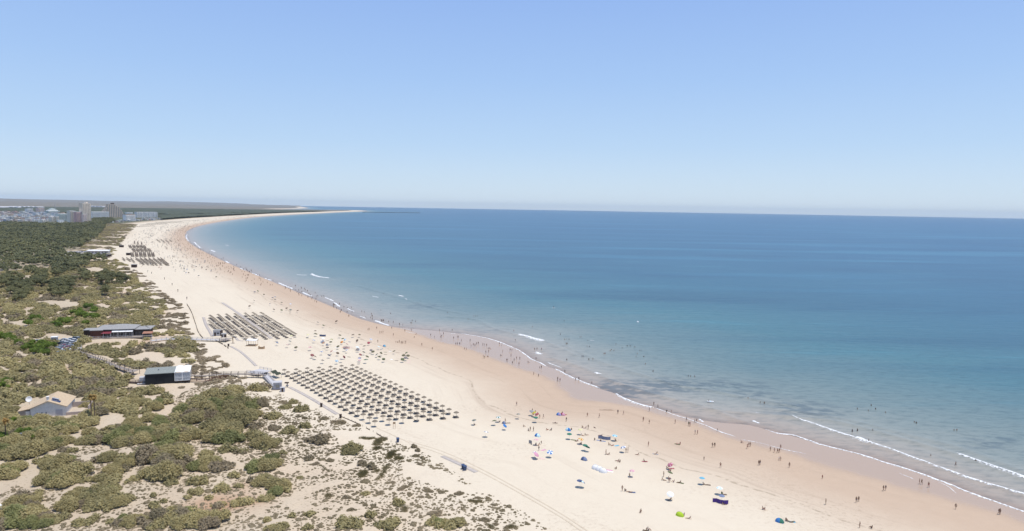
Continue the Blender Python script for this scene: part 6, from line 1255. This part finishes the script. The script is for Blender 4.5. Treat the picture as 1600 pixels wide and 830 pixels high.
Z3 = zl(1280, 620, 3.953, [(20, 508, 's'), (40, 668, 's'), (229, 655, 's'), (243, 648, 's'), (396, 583, 's'), (410, 579, 's'), (250, 811, 's'), (325, 814, 'i'), (619, 540, 's'), (633, 543, 's'), (675, 561, 's'), (843, 695, 's'), (1108, 728, 's'), (1116, 727, 's'), (235, 78, 'w'), (321, 55, 'w'), (303, 88, 'w'), (348, 78, 'w'), (409, 98, 'w'), (204, 218, 'w'), (236, 213, 'w'), (330, 215, 'w'), (305, 281, 'w'), (588, 158, 'w'), (600, 165, 'w'), (833, 208, 'w'), (850, 208, 'w'), (689, 366, 'w'), (843, 424, 'w'), (965, 404, 'w'), (972, 404, 'w')])
Z4 = zl(560, 440, 4.6125, [(25, 221, 'w'), (53, 261, 'w'), (95, 238, 'w'), (162, 209, 'w'), (162, 279, 'w'), (177, 284, 'w'), (232, 233, 'w'), (388, 284, 'w'), (375, 303, 'w'), (384, 303, 'w'), (412, 291, 'w'), (320, 318, 'w'), (182, 88, 'w'), (450, 141, 'w'), (427, 158, 'w'), (500, 155, 'w'), (642, 225, 'w'), (830, 251, 'w'), (845, 251, 'w'), (858, 251, 'w'), (790, 273, 'w'), (803, 273, 'w'), (1253, 328, 'w'), (1120, 356, 'w'), (1455, 384, 'w'), (1131, 428, 'w'), (1270, 494, 'w'), (1287, 491, 'w'), (1320, 492, 'w'), (1280, 564, 'w'), (1016, 454, 'w'), (1033, 464, 'w'), (676, 356, 'w'), (584, 358, 'w'), (521, 394, 's'), (548, 409, 's'), (592, 409, 's'), (600, 404, 's'), (613, 384, 's'), (590, 388, 's'), (686, 416, 's'), (713, 409, 's'), (721, 408, 's'), (742, 434, 's'), (702, 459, 's'), (714, 459, 's'), (730, 459, 's'), (765, 493, 's'), (778, 498, 's'), (805, 434, 's'), (812, 474, 's'), (828, 464, 's'), (840, 469, 's'), (851, 459, 's'), (864, 454, 's'), (897, 463, 's'), (909, 466, 's'), (924, 468, 's'), (918, 519, 's'), (938, 514, 's'), (950, 486, 'i'), (941, 484, 'i'), (900, 553, 's'), (909, 556, 's'), (930, 544, 'i'), (1040, 514, 's'), (1093, 503, 's'), (1106, 504, 's'), (1100, 544, 's'), (1069, 579, 's'), (1076, 578, 's'), (1110, 596, 's'), (1122, 574, 's'), (1140, 561, 's'), (1163, 564, 's'), (1157, 605, 's'), (1222, 584, 'i'), (1024, 536, 'i'), (1263, 674, 's'), (1298, 688, 's'), (1306, 629, 's'), (1318, 629, 's'), (1436, 713, 's'), (1453, 713, 's'), (335, 361, 's'), (382, 361, 's'), (415, 381, 'i'), (403, 404, 'i'), (132, 343, 's'), (129, 340, 's'), (69, 353, 's'), (77, 353, 's'), (153, 375, 's'), (164, 375, 's'), (177, 373, 's'), (252, 393, 's'), (240, 343, 's'), (270, 443, 's'), (281, 441, 'i'), (295, 443, 's'), (308, 448, 's'), (315, 450, 's'), (322, 449, 's'), (336, 448, 's'), (342, 447, 's'), (140, 441, 's'), (457, 464, 's'), (533, 495, 's'), (605, 498, 's'), (637, 466, 's'), (657, 459, 'i'), (670, 460, 'l'), (693, 543, 's'), (283, 518, 's'), (473, 583, 's'), (867, 624, 's'), (881, 624, 's'), (952, 609, 's'), (876, 678, 's'), (945, 798, 's'), (642, 700, 's'), (575, 824, 's'), (433, 688, 's'), (440, 692, 'l'), (310, 669, 's'), (290, 676, 's'), (300, 676, 'k'), (543, 697, 'i'), (385, 586, 's'), (202, 586, 's'), (238, 494, 's'), (225, 492, 'i'), (300, 763, 's'), (525, 334, 'w'), (535, 333, 'w'), (270, 368, 'i'), (292, 368, 's'), (420, 632, 'i'), (455, 634, 'l')])
Z5 = zl(860, 500, 5, [(78, 115, 'w'), (112, 156, 'w'), (127, 152, 'w'), (145, 154, 'w'), (123, 188, 'w'), (131, 188, 'w'), (232, 136, 'w'), (243, 135, 'w'), (292, 163, 'w'), (287, 208, 'w'), (305, 211, 'w'), (247, 290, 'w'), (257, 291, 'w'), (300, 314, 'w'), (332, 311, 'w'), (128, 318, 'w'), (418, 265, 'w'), (427, 265, 'w'), (467, 243, 'w'), (476, 235, 'w'), (496, 239, 'w'), (560, 221, 'w'), (600, 206, 'w'), (623, 206, 'w'), (660, 213, 'w'), (487, 190, 'w'), (512, 190, 'w'), (698, 241, 'w'), (709, 241, 'w'), (678, 265, 'w'), (669, 289, 'w'), (730, 289, 'w'), (742, 345, 'w'), (802, 404, 'w'), (1078, 442, 'w'), (1095, 443, 'w'), (1127, 444, 'w'), (1545, 616, 'w'), (57, 485, 's'), (75, 482, 's'), (113, 414, 'w'), (197, 474, 'w'), (222, 470, 'w'), (323, 505, 'w'), (808, 664, 's'), (840, 685, 'i'), (772, 710, 's'), (910, 715, 'i'), (943, 719, 's'), (528, 738, 's'), (572, 744, 's'), (725, 789, 's'), (108, 10, 'w')])
Z7 = zl(280, 450, 5, [(913, 605, 's'), (980, 520, 's'), (1000, 515, 's'), (382, 140, 's'), (417, 172, 's'), (457, 197, 's'), (467, 153, 's'), (58, 95, 's'), (617, 110, 's'), (540, 68, 's'), (550, 70, 'i'), (778, 12, 's'), (748, 12, 's'), (1043, 145, 's'), (1065, 125, 's'), (1075, 125, 's'), (1115, 153, 's'), (1132, 155, 's'), (1143, 155, 's'), (1180, 200, 's'), (1165, 192, 's'), (1230, 240, 's'), (1050, 213, 's'), (1277, 305, 's'), (1320, 260, 's'), (1385, 290, 's'), (1475, 330, 's'), (1540, 310, 's'), (800, 130, 's'), (785, 135, 'i'), (955, 175, 's'), (873, 38, 's'), (213, 265, 's'), (37, 388, 's'), (597, 578, 's'), (1570, 180, 'w'), (1590, 245, 'w'), (1428, 185, 'w'), (1500, 205, 'w'), (1455, 228, 'w'), (1390, 210, 'w'), (1473, 268, 's'), (1160, 140, 'w'), (1178, 133, 'w'), (1195, 133, 'w'), (1300, 150, 'w'), (1282, 168, 'w'), (1325, 182, 'w')])
ALLP = [];
for q in Z1 + Z2 + Z3 + Z5 + Z4 + Z7:
    if all(abs(q[0] - a[0]) > 1.3 or abs(q[1] - a[1]) > 2.0 for a in ALLP): ALLP.append(q)
rq = random.Random(31)
CROWD = []                                   # families on the sand between the two parasol blocks
for k in range(900):
    if len(CROWD) >= 78: break
    u, v = rq.random(), rq.random(); x = 496 + 128 * u + rq.uniform(-6, 6); y = 527 + 34 * v + (x - 496) * .10 - 3
    if (x < 520 and y > 560) or all(abs(x - a[0]) > 2.2 or abs(y - a[1]) > 1.6 for a in CROWD) is False: continue
    CROWD.append((x, y, rq.choice('iiilis')))
ALLP += CROWD
wx_, wy_, wz_ = hit([q[0] for q in ALLP], [q[1] for q in ALLP]); infos = []
COLW = list(SWIM)
for k, q in enumerate(ALLP):
    kind = {'s': rq.choice(['stand', 'walk', 'walk', 'stand', 'hips']), 'i': rq.choice(['sit', 'sit', 'prop']), 'l': rq.choice(['lie', 'prop']), 'w': rq.choice(['stand', 'walk', 'hips', 'stand']), 'k': 'bend'}[q[2]]
    infos.append((kind, rq.choice(['black', 'black', 'navy', 'navy', 'red', 'white', 'green', 'blue', 'pink', 'grey'])))
labs = near_labels([(q[0], q[1], '') for q in ALLP], LAND_SEA, 'person')
npers = 0
for k, q in enumerate(ALLP):
    if npers >= 299: break
    kind, colr = infos[k]; x, y, z = float(wx_[k]), float(wy_[k]), float(wz_[k]); water = q[2] == 'w' or z < 0
    dep = 0.0
    if q[2] == 'w' or z < 0:
        p0 = at_z([q[0]], [q[1]], 0)[0]; x, y = p0; dW_ = -float(coast(np.array([x]), np.array([y]))[0][0]); dep = min(1.0, .15 + .018 * max(dW_, 0)); z = -dep
    lab = labs[k].replace('person', f'person {VERB[kind]}', 1) if not water else labs[k].replace('person', 'person wading', 1)
    w = lab.split(); lab = ' '.join(w[:16])
    person(x, y, z + (.0 if water else .02), kind if not water else ('stand' if kind in ('sit', 'lie') else kind), rq.uniform(0, 6.28), lab, rq, rq.choice([1.0, .97, 1.03, .92, .72 if rq.random() < .4 else 1.0]), water, colr, 'people on the beach and in the shallows'); npers += 1
print('people', npers, len(ALLP))
# far crowd: dots of people and their shades along the far beach, beyond counting
lowp = MB(); lowp.tube([(-.09, 0, 0), (-.1, 0, .85)], [.06, .1], 5); lowp.tube([(.09, 0, 0), (.1, 0, .85)], [.06, .1], 5); lowp.tube([(0, 0, .8), (0, 0, 1.1), (0, 0, 1.42)], [.17, .15, .19], 7); lowp.tube([(0, 0, 1.42), (0, 0, 1.6), (0, 0, 1.72)], [.07, .11, .05], 6)
for s in (-1, 1): lowp.tube([(s * .19, 0, 1.4), (s * .27, .05, 1.1), (s * .25, -.05, .85)], [.06, .045, .035], 5)
lpa = tri2quadarr(lowp); rs2 = np.random.default_rng(77)
def shore_scatter(n, ya, yb, d0, d1, pw=1.0):
    Bs = Bl[2:]; X, Y = [], []
    ys = Bs[:, 1]; cand = [(i) for i in range(len(Bs) - 1) if ya < ys[i] < yb]; seglen = np.array([np.hypot(*(Bs[i + 1] - Bs[i])) for i in cand]); pr = seglen / seglen.sum()
    for i in rs2.choice(len(cand), n, p=pr):
        a, b = Bs[cand[i]], Bs[cand[i] + 1]; t_ = rs2.random(); p = a + (b - a) * t_; d = (b - a) / np.linalg.norm(b - a); nrm = np.array([-d[1], d[0]]); q = d0 + (d1 - d0) * rs2.random() ** pw; X.append(p[0] + nrm[0] * q); Y.append(p[1] + nrm[1] * q)
    return np.array(X), np.array(Y)
X1, Y1 = shore_scatter(420, 640, 2300, -8, 26); X2, Y2 = shore_scatter(330, 820, 2300, 10, 110, 1.2); X3, Y3 = shore_scatter(260, 2300, 5200, -5, 60); X4, Y4 = shore_scatter(60, 430, 640, -14, 5)
X = np.r_[X1, X2, X3, X4]; Y = np.r_[Y1, Y2, Y3, Y4]; m = coast(X, Y)[0] > -18; X, Y = X[m], Y[m]
place(lpa, X, Y, 'far_beachgoers', SKINS[1], ('crowd of distant bathers strung out along the far shoreline', 'crowd'), rz=rs2.uniform(0, 6.28, len(X)), R=rs2.uniform(.9, 1.1, len(X)))
lpu = tri2quadarr(MB().lathe([(.02, 2.1), (.5, 1.98), (.85, 1.75), (.8, 1.73), (.05, 1.95)], n=8).box(-.03, .03, -.03, .03, 0, 2.0).box(-.9, .9, -.5, -.1, .05, .35))
t = NT('mixed_shade_fabric'); n = t.node('ShaderNodeTexWhiteNoise'); n.noise_dimensions = '2D'; vm = t.node('ShaderNodeVectorMath', operation='SNAP'); t.l.new(t.pos(), vm.inputs[0]); vm.inputs[1].default_value = (3, 3, 1000); t.l.new(vm.outputs[0], n.inputs['Vector'])
M_MIXF = t.fin(t.ramp(n.outputs['Value'], [(0, (.05, .06, .10)), (.25, (.08, .09, .09)), (.45, (.25, .20, .17)), (.6, (.08, .14, .22)), (.72, (.16, .20, .15)), (.82, (.30, .10, .10)), (.9, (.5, .5, .5)), (1, (.10, .09, .09))]), .8, .1)
for _r in M_MIXF.node_tree.nodes:
    if _r.type == 'VALTORGB': _r.color_ramp.interpolation = 'CONSTANT'
X1, Y1 = shore_scatter(330, 780, 2100, 22, 105); X3, Y3 = shore_scatter(520, 2100, 4200, 12, 110)
place(lpu, np.r_[X1, X3], np.r_[Y1, Y3], 'far_beach_shades', M_MIXF, ('mixed small parasols and windbreaks crowding the far beach', 'parasols'), rz=rs2.uniform(0, 6.28, len(X1) + len(X3)))

# ================================================================== BEACH GEAR
FAB = dict(navy=(.09, .12, .22), blue=(.06, .20, .48), cyan=(.16, .42, .56), green=(.06, .19, .14), white=(.80, .80, .80), pink=(.62, .32, .42), crimson=(.36, .10, .12), yellow=(.66, .62, .36), brown=(.16, .12, .09), grey=(.30, .30, .32), lilac=(.36, .30, .50), olive=(.13, .15, .08), slate=(.20, .24, .36), palecyan=(.55, .74, .78), orange=(.6, .25, .08), lime=(.42, .58, .05), purple=(.09, .05, .24), palepink=(.70, .50, .46))
M_FAB = {k: mat('fabric_' + k, v, .85, .08, .05) for k, v in FAB.items()}
def umb_canopy(n=16, r=1.0):
    V = [(0, 0, .36)]; F = []
    rings = [(.35, .32), (.7, .20), (1.0, .0)]
    for q, z in rings: V += [(r * q * math.cos(2 * PI * k / n) * (1 if k % 2 == 0 else .965), r * q * math.sin(2 * PI * k / n) * (1 if k % 2 == 0 else .965), z + (0 if k % 2 == 0 or q < .9 else .03)) for k in range(n)]
    mi = []
    for k in range(n): F.append((0, 1 + k, 1 + (k + 1) % n)); mi.append((k // 2) % 2)
    for i in range(2):
        for k in range(n): a = 1 + i * n; F.append((a + k, a + n + k, a + n + (k + 1) % n, a + (k + 1) % n)); mi.append((k // 2) % 2)
    mb = MB(); mb.v = V; mb.f = F; mb.mi = mi; return mb
UC = umb_canopy().mesh('canopy', [M_FAB['white'], M_FAB['white']], recalc=True); UR = MB()
for k in range(8): a = 2 * PI * k / 8; UR.beam((0, 0, .1), (.95 * math.cos(a), .95 * math.sin(a), -.02), .02)
UR = UR.mesh('ribs', M_METAL); UP = MB().tube([(0, 0, -1.9), (0, 0, .42)], .022, 6).mesh('pole', M_WHITE, recalc=True)
FINE = dict(palecyan='pale cyan', palepink='pale pink')
def umbrella(px, py, c1, c2=None, tilt=0, az=0, r=1.0, lab=None, h=2.0):
    x, y, z = hit1(px, py); o = thing('beach_umbrella', lab or '', 'parasol', (x, y, z + h - .15), 0, 'coloured beach parasols'); o.rotation_euler = (tilt * math.cos(az), tilt * math.sin(az), az); o.scale = (r, r, 1)
    q = link('canopy', UC, o)
    for s, c in ((0, c1), (1, c2 or c1)): q.material_slots[s].link = 'OBJECT'; q.material_slots[s].material = M_FAB[c]
    link('ribs', UR, o); link('pole', UP, o); return o
UL = zl(680, 620, 3.953, [(390, 158, 'green', 'white', .1), (620, 160, 'green', None, 0), (828, 264, 'green', None, .1), (895, 236, 'yellow', None, .1), (1108, 274, 'cyan', 'palecyan', .1), (925, 335, 'green', None, .15), (940, 340, 'green', 'olive', .7), (625, 300, 'pink', 'palepink', .1), (615, 378, 'slate', 'white', .4), (708, 376, 'blue', 'white', .4), (624, 386, 'pink', None, .7), (1160, 345, 'white', 'slate', .3), (892, 560, 'navy', None, .1), (908, 562, 'palecyan', 'navy', .6), (240, 176, 'olive', 'grey', .2), (512, 138, 'grey', 'olive', .2), (365, 178, 'olive', None, .4), (314, 250, 'white', 'grey', .3), (1215, 496, 'palepink', 'pink', .1), (610, 125, 'orange', 'lime', .5), (595, 118, 'grey', None, .3), (628, 134, 'crimson', None, .6), (430, 206, 'blue', 'navy', .7), (900, 294, 'yellow', 'orange', .3)])
UL += zl(1000, 620, 3.953, [(382, 543, 'cyan', None, .05), (490, 605, 'white', 'palecyan', .05), (503, 655, 'slate', None, .05), (186, 640, 'white', None, .45), (185, 452, 'pink', 'crimson', .6), (185, 505, 'olive', None, .3)])
UL += zl(480, 510, 13.333, [(170, 160, 'brown', None, .05), (180, 215, 'brown', 'olive', .4), (330, 310, 'white', None, .3), (140, 350, 'navy', 'white', .4), (60, 510, 'crimson', 'pink', .1), (300, 600, 'navy', 'white', .2), (455, 665, 'navy', 'white', .7), (320, 780, 'brown', 'grey', .4), (615, 790, 'palecyan', 'slate', .5), (1090, 745, 'lilac', 'slate', .1), (1090, 785, 'pink', None, .3), (1215, 775, 'olive', 'green', .1), (680, 245, 'olive', 'brown', .3), (955, 235, 'brown', None, .3), (1090, 235, 'olive', 'brown', .3), (740, 315, 'green', 'olive', .5), (785, 335, 'blue', 'palecyan', .6), (1040, 345, 'brown', None, 1.0), (1330, 330, 'white', 'slate', .5), (1045, 500, 'white', 'palecyan', .2), (1055, 540, 'brown', 'grey', .6), (1190, 475, 'brown', 'olive', .4), (770, 690, 'crimson', 'white', 1.2), (710, 760, 'grey', 'slate', .4), (780, 530, 'navy', 'white', .6), (825, 560, 'slate', 'white', .5), (505, 585, 'crimson', 'brown', .7), (1490, 490, 'palecyan', None, .5), (1550, 540, 'navy', 'palecyan', .6), (105, 665, 'crimson', 'brown', .6), (160, 695, 'brown', None, .5), (1370, 590, 'brown', 'olive', .5), (1330, 560, 'brown', 'grey', .5), (1180, 600, 'olive', 'grey', .6), (1250, 695, 'brown', 'olive', .5), (15, 245, 'yellow', None, .2), (635, 620, 'brown', None, .6), (1110, 655, 'brown', 'crimson', .5), (830, 425, 'palepink', 'white', .7), (640, 480, 'olive', 'brown', .6), (420, 500, 'brown', 'grey', .6), (340, 405, 'orange', 'brown', .7), (1500, 700, 'olive', None, .6), (1450, 650, 'brown', 'olive', .6), (1540, 620, 'olive', 'brown', .6), (1590, 750, 'olive', None, .5), (510, 330, 'olive', 'yellow', .6), (490, 385, 'olive', None, .6), (1280, 400, 'crimson', 'brown', .7), (720, 385, 'orange', 'brown', .7)])
UL += zl(560, 510, 13.333, [(745, 580, 'olive', 'brown', .5), (940, 670, 'olive', 'brown', .4), (985, 720, 'grey', 'brown', .5), (920, 755, 'olive', None, .5), (525, 750, 'olive', None, .4), (1035, 675, 'brown', 'olive', .5), (1000, 615, 'olive', None, .5)])
UL += zl(280, 450, 5, [(865, 440, 'olive', 'grey', .4), (765, 420, 'brown', 'grey', .3), (766, 452, 'blue', 'slate', .5), (845, 468, 'palepink', None, .5), (912, 488, 'olive', 'brown', .5), (875, 398, 'yellow', None, .1), (1005, 388, 'yellow', None, .4), (750, 108, 'grey', 'brown', .4), (800, 130, 'olive', None, .4), (710, 140, 'slate', 'brown', .4), (870, 142, 'slate', 'white', .4), (585, 115, 'brown', None, .5), (662, 65, 'brown', 'olive', .5), (740, 185, 'brown', None, .5), (800, 190, 'olive', None, .5), (840, 175, 'brown', None, .5), (870, 188, 'olive', 'grey', .5), (925, 195, 'brown', None, .5), (590, 45, 'grey', 'brown', .5), (615, 38, 'olive', None, .5), (550, 158, 'brown', None, .5), (750, 85, 'grey', None, .5), (730, 92, 'slate', None, .5), (1083, 288, 'olive', 'grey', .5), (1127, 312, 'olive', None, .5), (1228, 277, 'brown', None, .7)])
UL += zl(160, 400, 6.915, [(795, 98, 'olive', 'brown', .3), (768, 135, 'brown', 'grey', .5), (865, 118, 'olive', None, .5), (885, 150, 'navy', None, .5), (915, 158, 'slate', None, .6), (905, 196, 'slate', None, .6), (932, 196, 'brown', None, .6), (1015, 130, 'brown', None, .6), (1075, 136, 'olive', None, .6), (1130, 128, 'brown', None, .5), (1122, 162, 'brown', None, .5), (1040, 230, 'slate', 'olive', .5), (1230, 242, 'brown', 'olive', .5), (1240, 190, 'brown', None, .6), (1175, 175, 'slate', None, .6)])
UL = [(q[0], q[1], q[2], q[3] if q[4] < .7 else None, q[4]) for q in UL]
labs = near_labels([(q[0], q[1], (FINE.get(q[2], q[2]) + (' and ' + FINE.get(q[3], q[3]) if q[3] else ''))) for q in UL], [l for l in LAND_SEA if 'parasol' not in l[2] or 'block' in l[2] or 'near parasols' in l[2] or 'middle parasols' in l[2]], 'beach parasol')
ru = random.Random(9)
for q, l in zip(UL, labs): umbrella(q[0], q[1], q[2], q[3] if q[4] < .7 else None, q[4], ru.uniform(0, 6.28), ru.uniform(.82, 1.0), l, 2.05 - q[4] * .55)
def dome(px, py, c1, c2, lab, w=1.1, h=1.0, rz=2.5):
    x, y, z = hit1(px, py); o = thing('beach_tent', lab, 'tent', (x, y, z), rz, 'pop up beach tents'); n = 14; m = 7
    for part, (i0, i1), c in (('shell', (0, 5), c1), ('side_shell', (5, 9), c2)):
        mb = MB(); V = []; F = []
        for i in range(i0, i1 + 1):
            a = PI * i / 9
            for k in range(m + 1): b = PI * .5 * k / m; V.append((w * math.cos(a) * math.cos(b), w * .8 * math.sin(a) * math.cos(b) - .2, h * math.sin(b)))
        for i in range(i1 - i0): F += [(i * (m + 1) + k, (i + 1) * (m + 1) + k, (i + 1) * (m + 1) + k + 1, i * (m + 1) + k + 1) for k in range(m)]
        mb.add(V, F).build(part, M_FAB[c], o, True)
    MB().box(-w * .9, w * .9, -.7, .5, 0, .04).build('groundsheet', M_FAB[c1], o)
    mb = MB(); mb.tube([(w * math.cos(PI * t_ / 8), -.2, h * math.sin(PI * t_ / 8) + .02) for t_ in range(9)], .03, 5, False).build('hoop', M_FAB['grey'], o)
dome(1062, 806, 'lime', 'lime', 'lime green dome tent on the near dry sand'); dome(1218, 816, 'blue', 'green', 'blue and green dome tent at the damp sand edge near the bottom'); dome(600.5, 541.5, 'blue', 'cyan', 'bright blue dome tent at the seaward edge of the far crowd'); dome(839.5, 682, 'blue', 'palecyan', 'pale blue dome tent above the pink parasol'); dome(887.5, 673, 'palecyan', 'blue', 'light blue tent left of the pale yellow parasol'); dome(912.3, 719, 'navy', 'slate', 'navy blue tent below the two green parasols'); dome(873, 649, 'blue', 'lilac', 'blue and lilac tent at the upper edge of the near families'); dome(879, 649, 'crimson', 'pink', 'red and pink tent right beside the blue and lilac tent'); dome(787, 626 + 36, 'navy', 'slate', 'small navy tent below the green and white parasol', .8, .8)
for k, (px, py) in enumerate([(930.5, 733), (936, 735), (942, 738)]): dome(px, py, 'white', 'white', f'white shade tent in the row of three, {ordn(k)} from the left', 1.3, 1.3, 2.7)
dome(511, 540, 'slate', 'grey', 'grey blue tent in the inland part of the far crowd', 1.0, 1.1); dome(504, 536, 'white', 'grey', 'large white tent at the inland edge of the far crowd', 1.7, 1.8); dome(560, 548, 'grey', 'white', 'grey and white tent in the middle of the far crowd', 1.3, 1.5)
def windbreak(px, py, c, lab, w=3.2, rz=-.3, n=4):
    x, y, z = hit1(px, py); o = thing('windbreak', lab, 'windbreak', (x, y, z), rz, 'fabric windbreaks'); mb = MB(); 
    pts = [(-w / 2 + w * i / n, .35 * math.sin(i * 1.9)) for i in range(n + 1)]
    for i in range(n): mb.slab([(pts[i][0], pts[i][1], .05), (pts[i + 1][0], pts[i + 1][1], .05), (pts[i + 1][0], pts[i + 1][1], 1.15), (pts[i][0], pts[i][1], 1.15)], .02)
    mb.build('cloth', M_FAB[c], o)
    for p in pts: MB().tube([(p[0], p[1], 0), (p[0], p[1], 1.3)], .02, 5).build('pole', M_WOOD, o)
windbreak(1125.5, 787, 'purple', 'long dark purple windbreak below the slate blue parasol', 4.0, -.35); windbreak(504, 526, 'navy', 'navy and white windbreak behind the large white tent', 3.6, 0); windbreak(829, 694, 'grey', 'grey cloth hung on poles left of the pink parasol', 1.8, -.9, 2); windbreak(944, 687, 'slate', 'low slate windbreak right of the pale yellow parasol', 4.2, -.35); windbreak(541, 545, 'palepink', 'open pale windbreak in the far crowd', 3.5, 0)
TL = zl(680, 620, 3.953, [(668, 330, 'pink'), (660, 382, 'palepink'), (1075, 455, 'pink'), (1080, 462, 'white'), (448, 163, 'brown'), (740, 163, 'brown'), (1035, 275, 'slate'), (1120, 303, 'cyan'), (1010, 270, 'slate'), (800, 110, 'crimson'), (855, 268, 'olive'), (1215, 591, 'navy')]) + zl(1000, 620, 3.953, [(28, 401, 'crimson'), (193, 444, 'crimson'), (935, 773, 'cyan'), (250, 533, 'olive'), (415, 545, 'brown'), (95, 355, 'grey'), (230, 294, 'olive'), (515, 605, 'brown'), (40, 830, 'brown')]) + zl(480, 510, 13.333, [(420, 300, 'brown'), (500, 270, 'olive'), (880, 325, 'navy'), (900, 435, 'palepink'), (350, 470, 'olive'), (570, 520, 'white'), (1130, 270, 'brown'), (1120, 375, 'brown'), (1430, 600, 'white'), (750, 435, 'orange'), (870, 640, 'brown'), (620, 445, 'white')]) + zl(560, 510, 13.333, [(560, 590, 'brown'), (690, 690, 'white'), (790, 715, 'brown'), (1060, 710, 'palepink'), (1050, 755, 'palepink'), (560, 540, 'olive'), (660, 520, 'white')])
labs = near_labels([(q[0], q[1], FINE.get(q[2], q[2])) for q in TL], LAND_SEA, 'towel')
for q, l in zip(TL, labs):
    x, y, z = hit1(q[0], q[1]); n = 6; mb = MB(); V = [(-.95 + 1.9 * i / n, s * .42, .035 + .03 * math.sin(i * 2.1 + s)) for s in (-1, 1) for i in range(n + 1)]; mb.add(V, [(i, i + 1, n + 2 + i, n + 1 + i) for i in range(n)]); o = mb.build('towel', M_FAB[q[2]]); o.location = (x, y, z); o.rotation_euler = (0, 0, ru.uniform(-.8, .8)); tag(o, l, 'towel', 'towels spread on the sand')
# inflatable boat, buoy, paddle board
x, y = at_z([1110], [628.5], 0)[0]; o = thing('inflatable_boat', 'small white inflatable boat floating in the shallows with people beside it', 'boat', (x, y, .12), -.15); mb = MB(); mb.tube([(1.25 * math.cos(2 * PI * k / 20), .68 * math.sin(2 * PI * k / 20), .12) for k in range(21)], .2, 8, False).build('tube', M_WHITE, o, True); MB().box(-1.05, 1.05, -.55, .55, -.05, .03).build('floor', M_GREYP, o); MB().box(-.2, .2, -.5, .5, .12, .24).build('seat', M_FAB['cyan'], o)
x, y = at_z([996.5], [503.5], 0)[0]; o = thing('marker_buoy', 'small white floating buoy far out on the turquoise water', 'buoy', (x, y, 0)); MB().lathe([(0, -.5), (.7, -.4), (.8, 0), (.6, .5), (.2, .8), (0, .85)], n=12).build('float', M_WHITE, o, True); MB().tube([(0, 0, .8), (0, 0, 1.3)], .04).build('rod', M_METAL, o)
x, y = at_z([865], [481.5], 0)[0]; o = thing('paddle_board', 'pale paddle board out on the water carrying a standing person', 'paddle board', (x, y, .05), .3); mb = MB(); mb.poly_prism([(1.6 * math.cos(2 * PI * k / 18), .38 * math.sin(2 * PI * k / 18) * (1 - .3 * math.cos(2 * PI * k / 18))) for k in range(18)], 0, .12).build('board', M_WHITE, o); MB().box(-1.3, -1.1, -.01, .01, -.2, 0).build('fin', M_BLACK, o)
person(x, y, .17, 'stand', .3 + PI / 2, 'person standing on the pale paddle board far out on the water', rq, 1, False, 'black')
xb, yb = at_z([1107.5], [627], 0)[0]
# sand ring drawn on the beach, small heaps
for k, (px, py, w) in enumerate([(948, 641, 7.0), (1205 / 1, 0, 0)]):
    if w: x, y, z = hit1(px, py); tag(heap('sand_wall', x, y, z, w, 1.1, .35, MATS['beach_sand'], 5), 'low heap of dug damp sand near the water edge', 'sand heap')
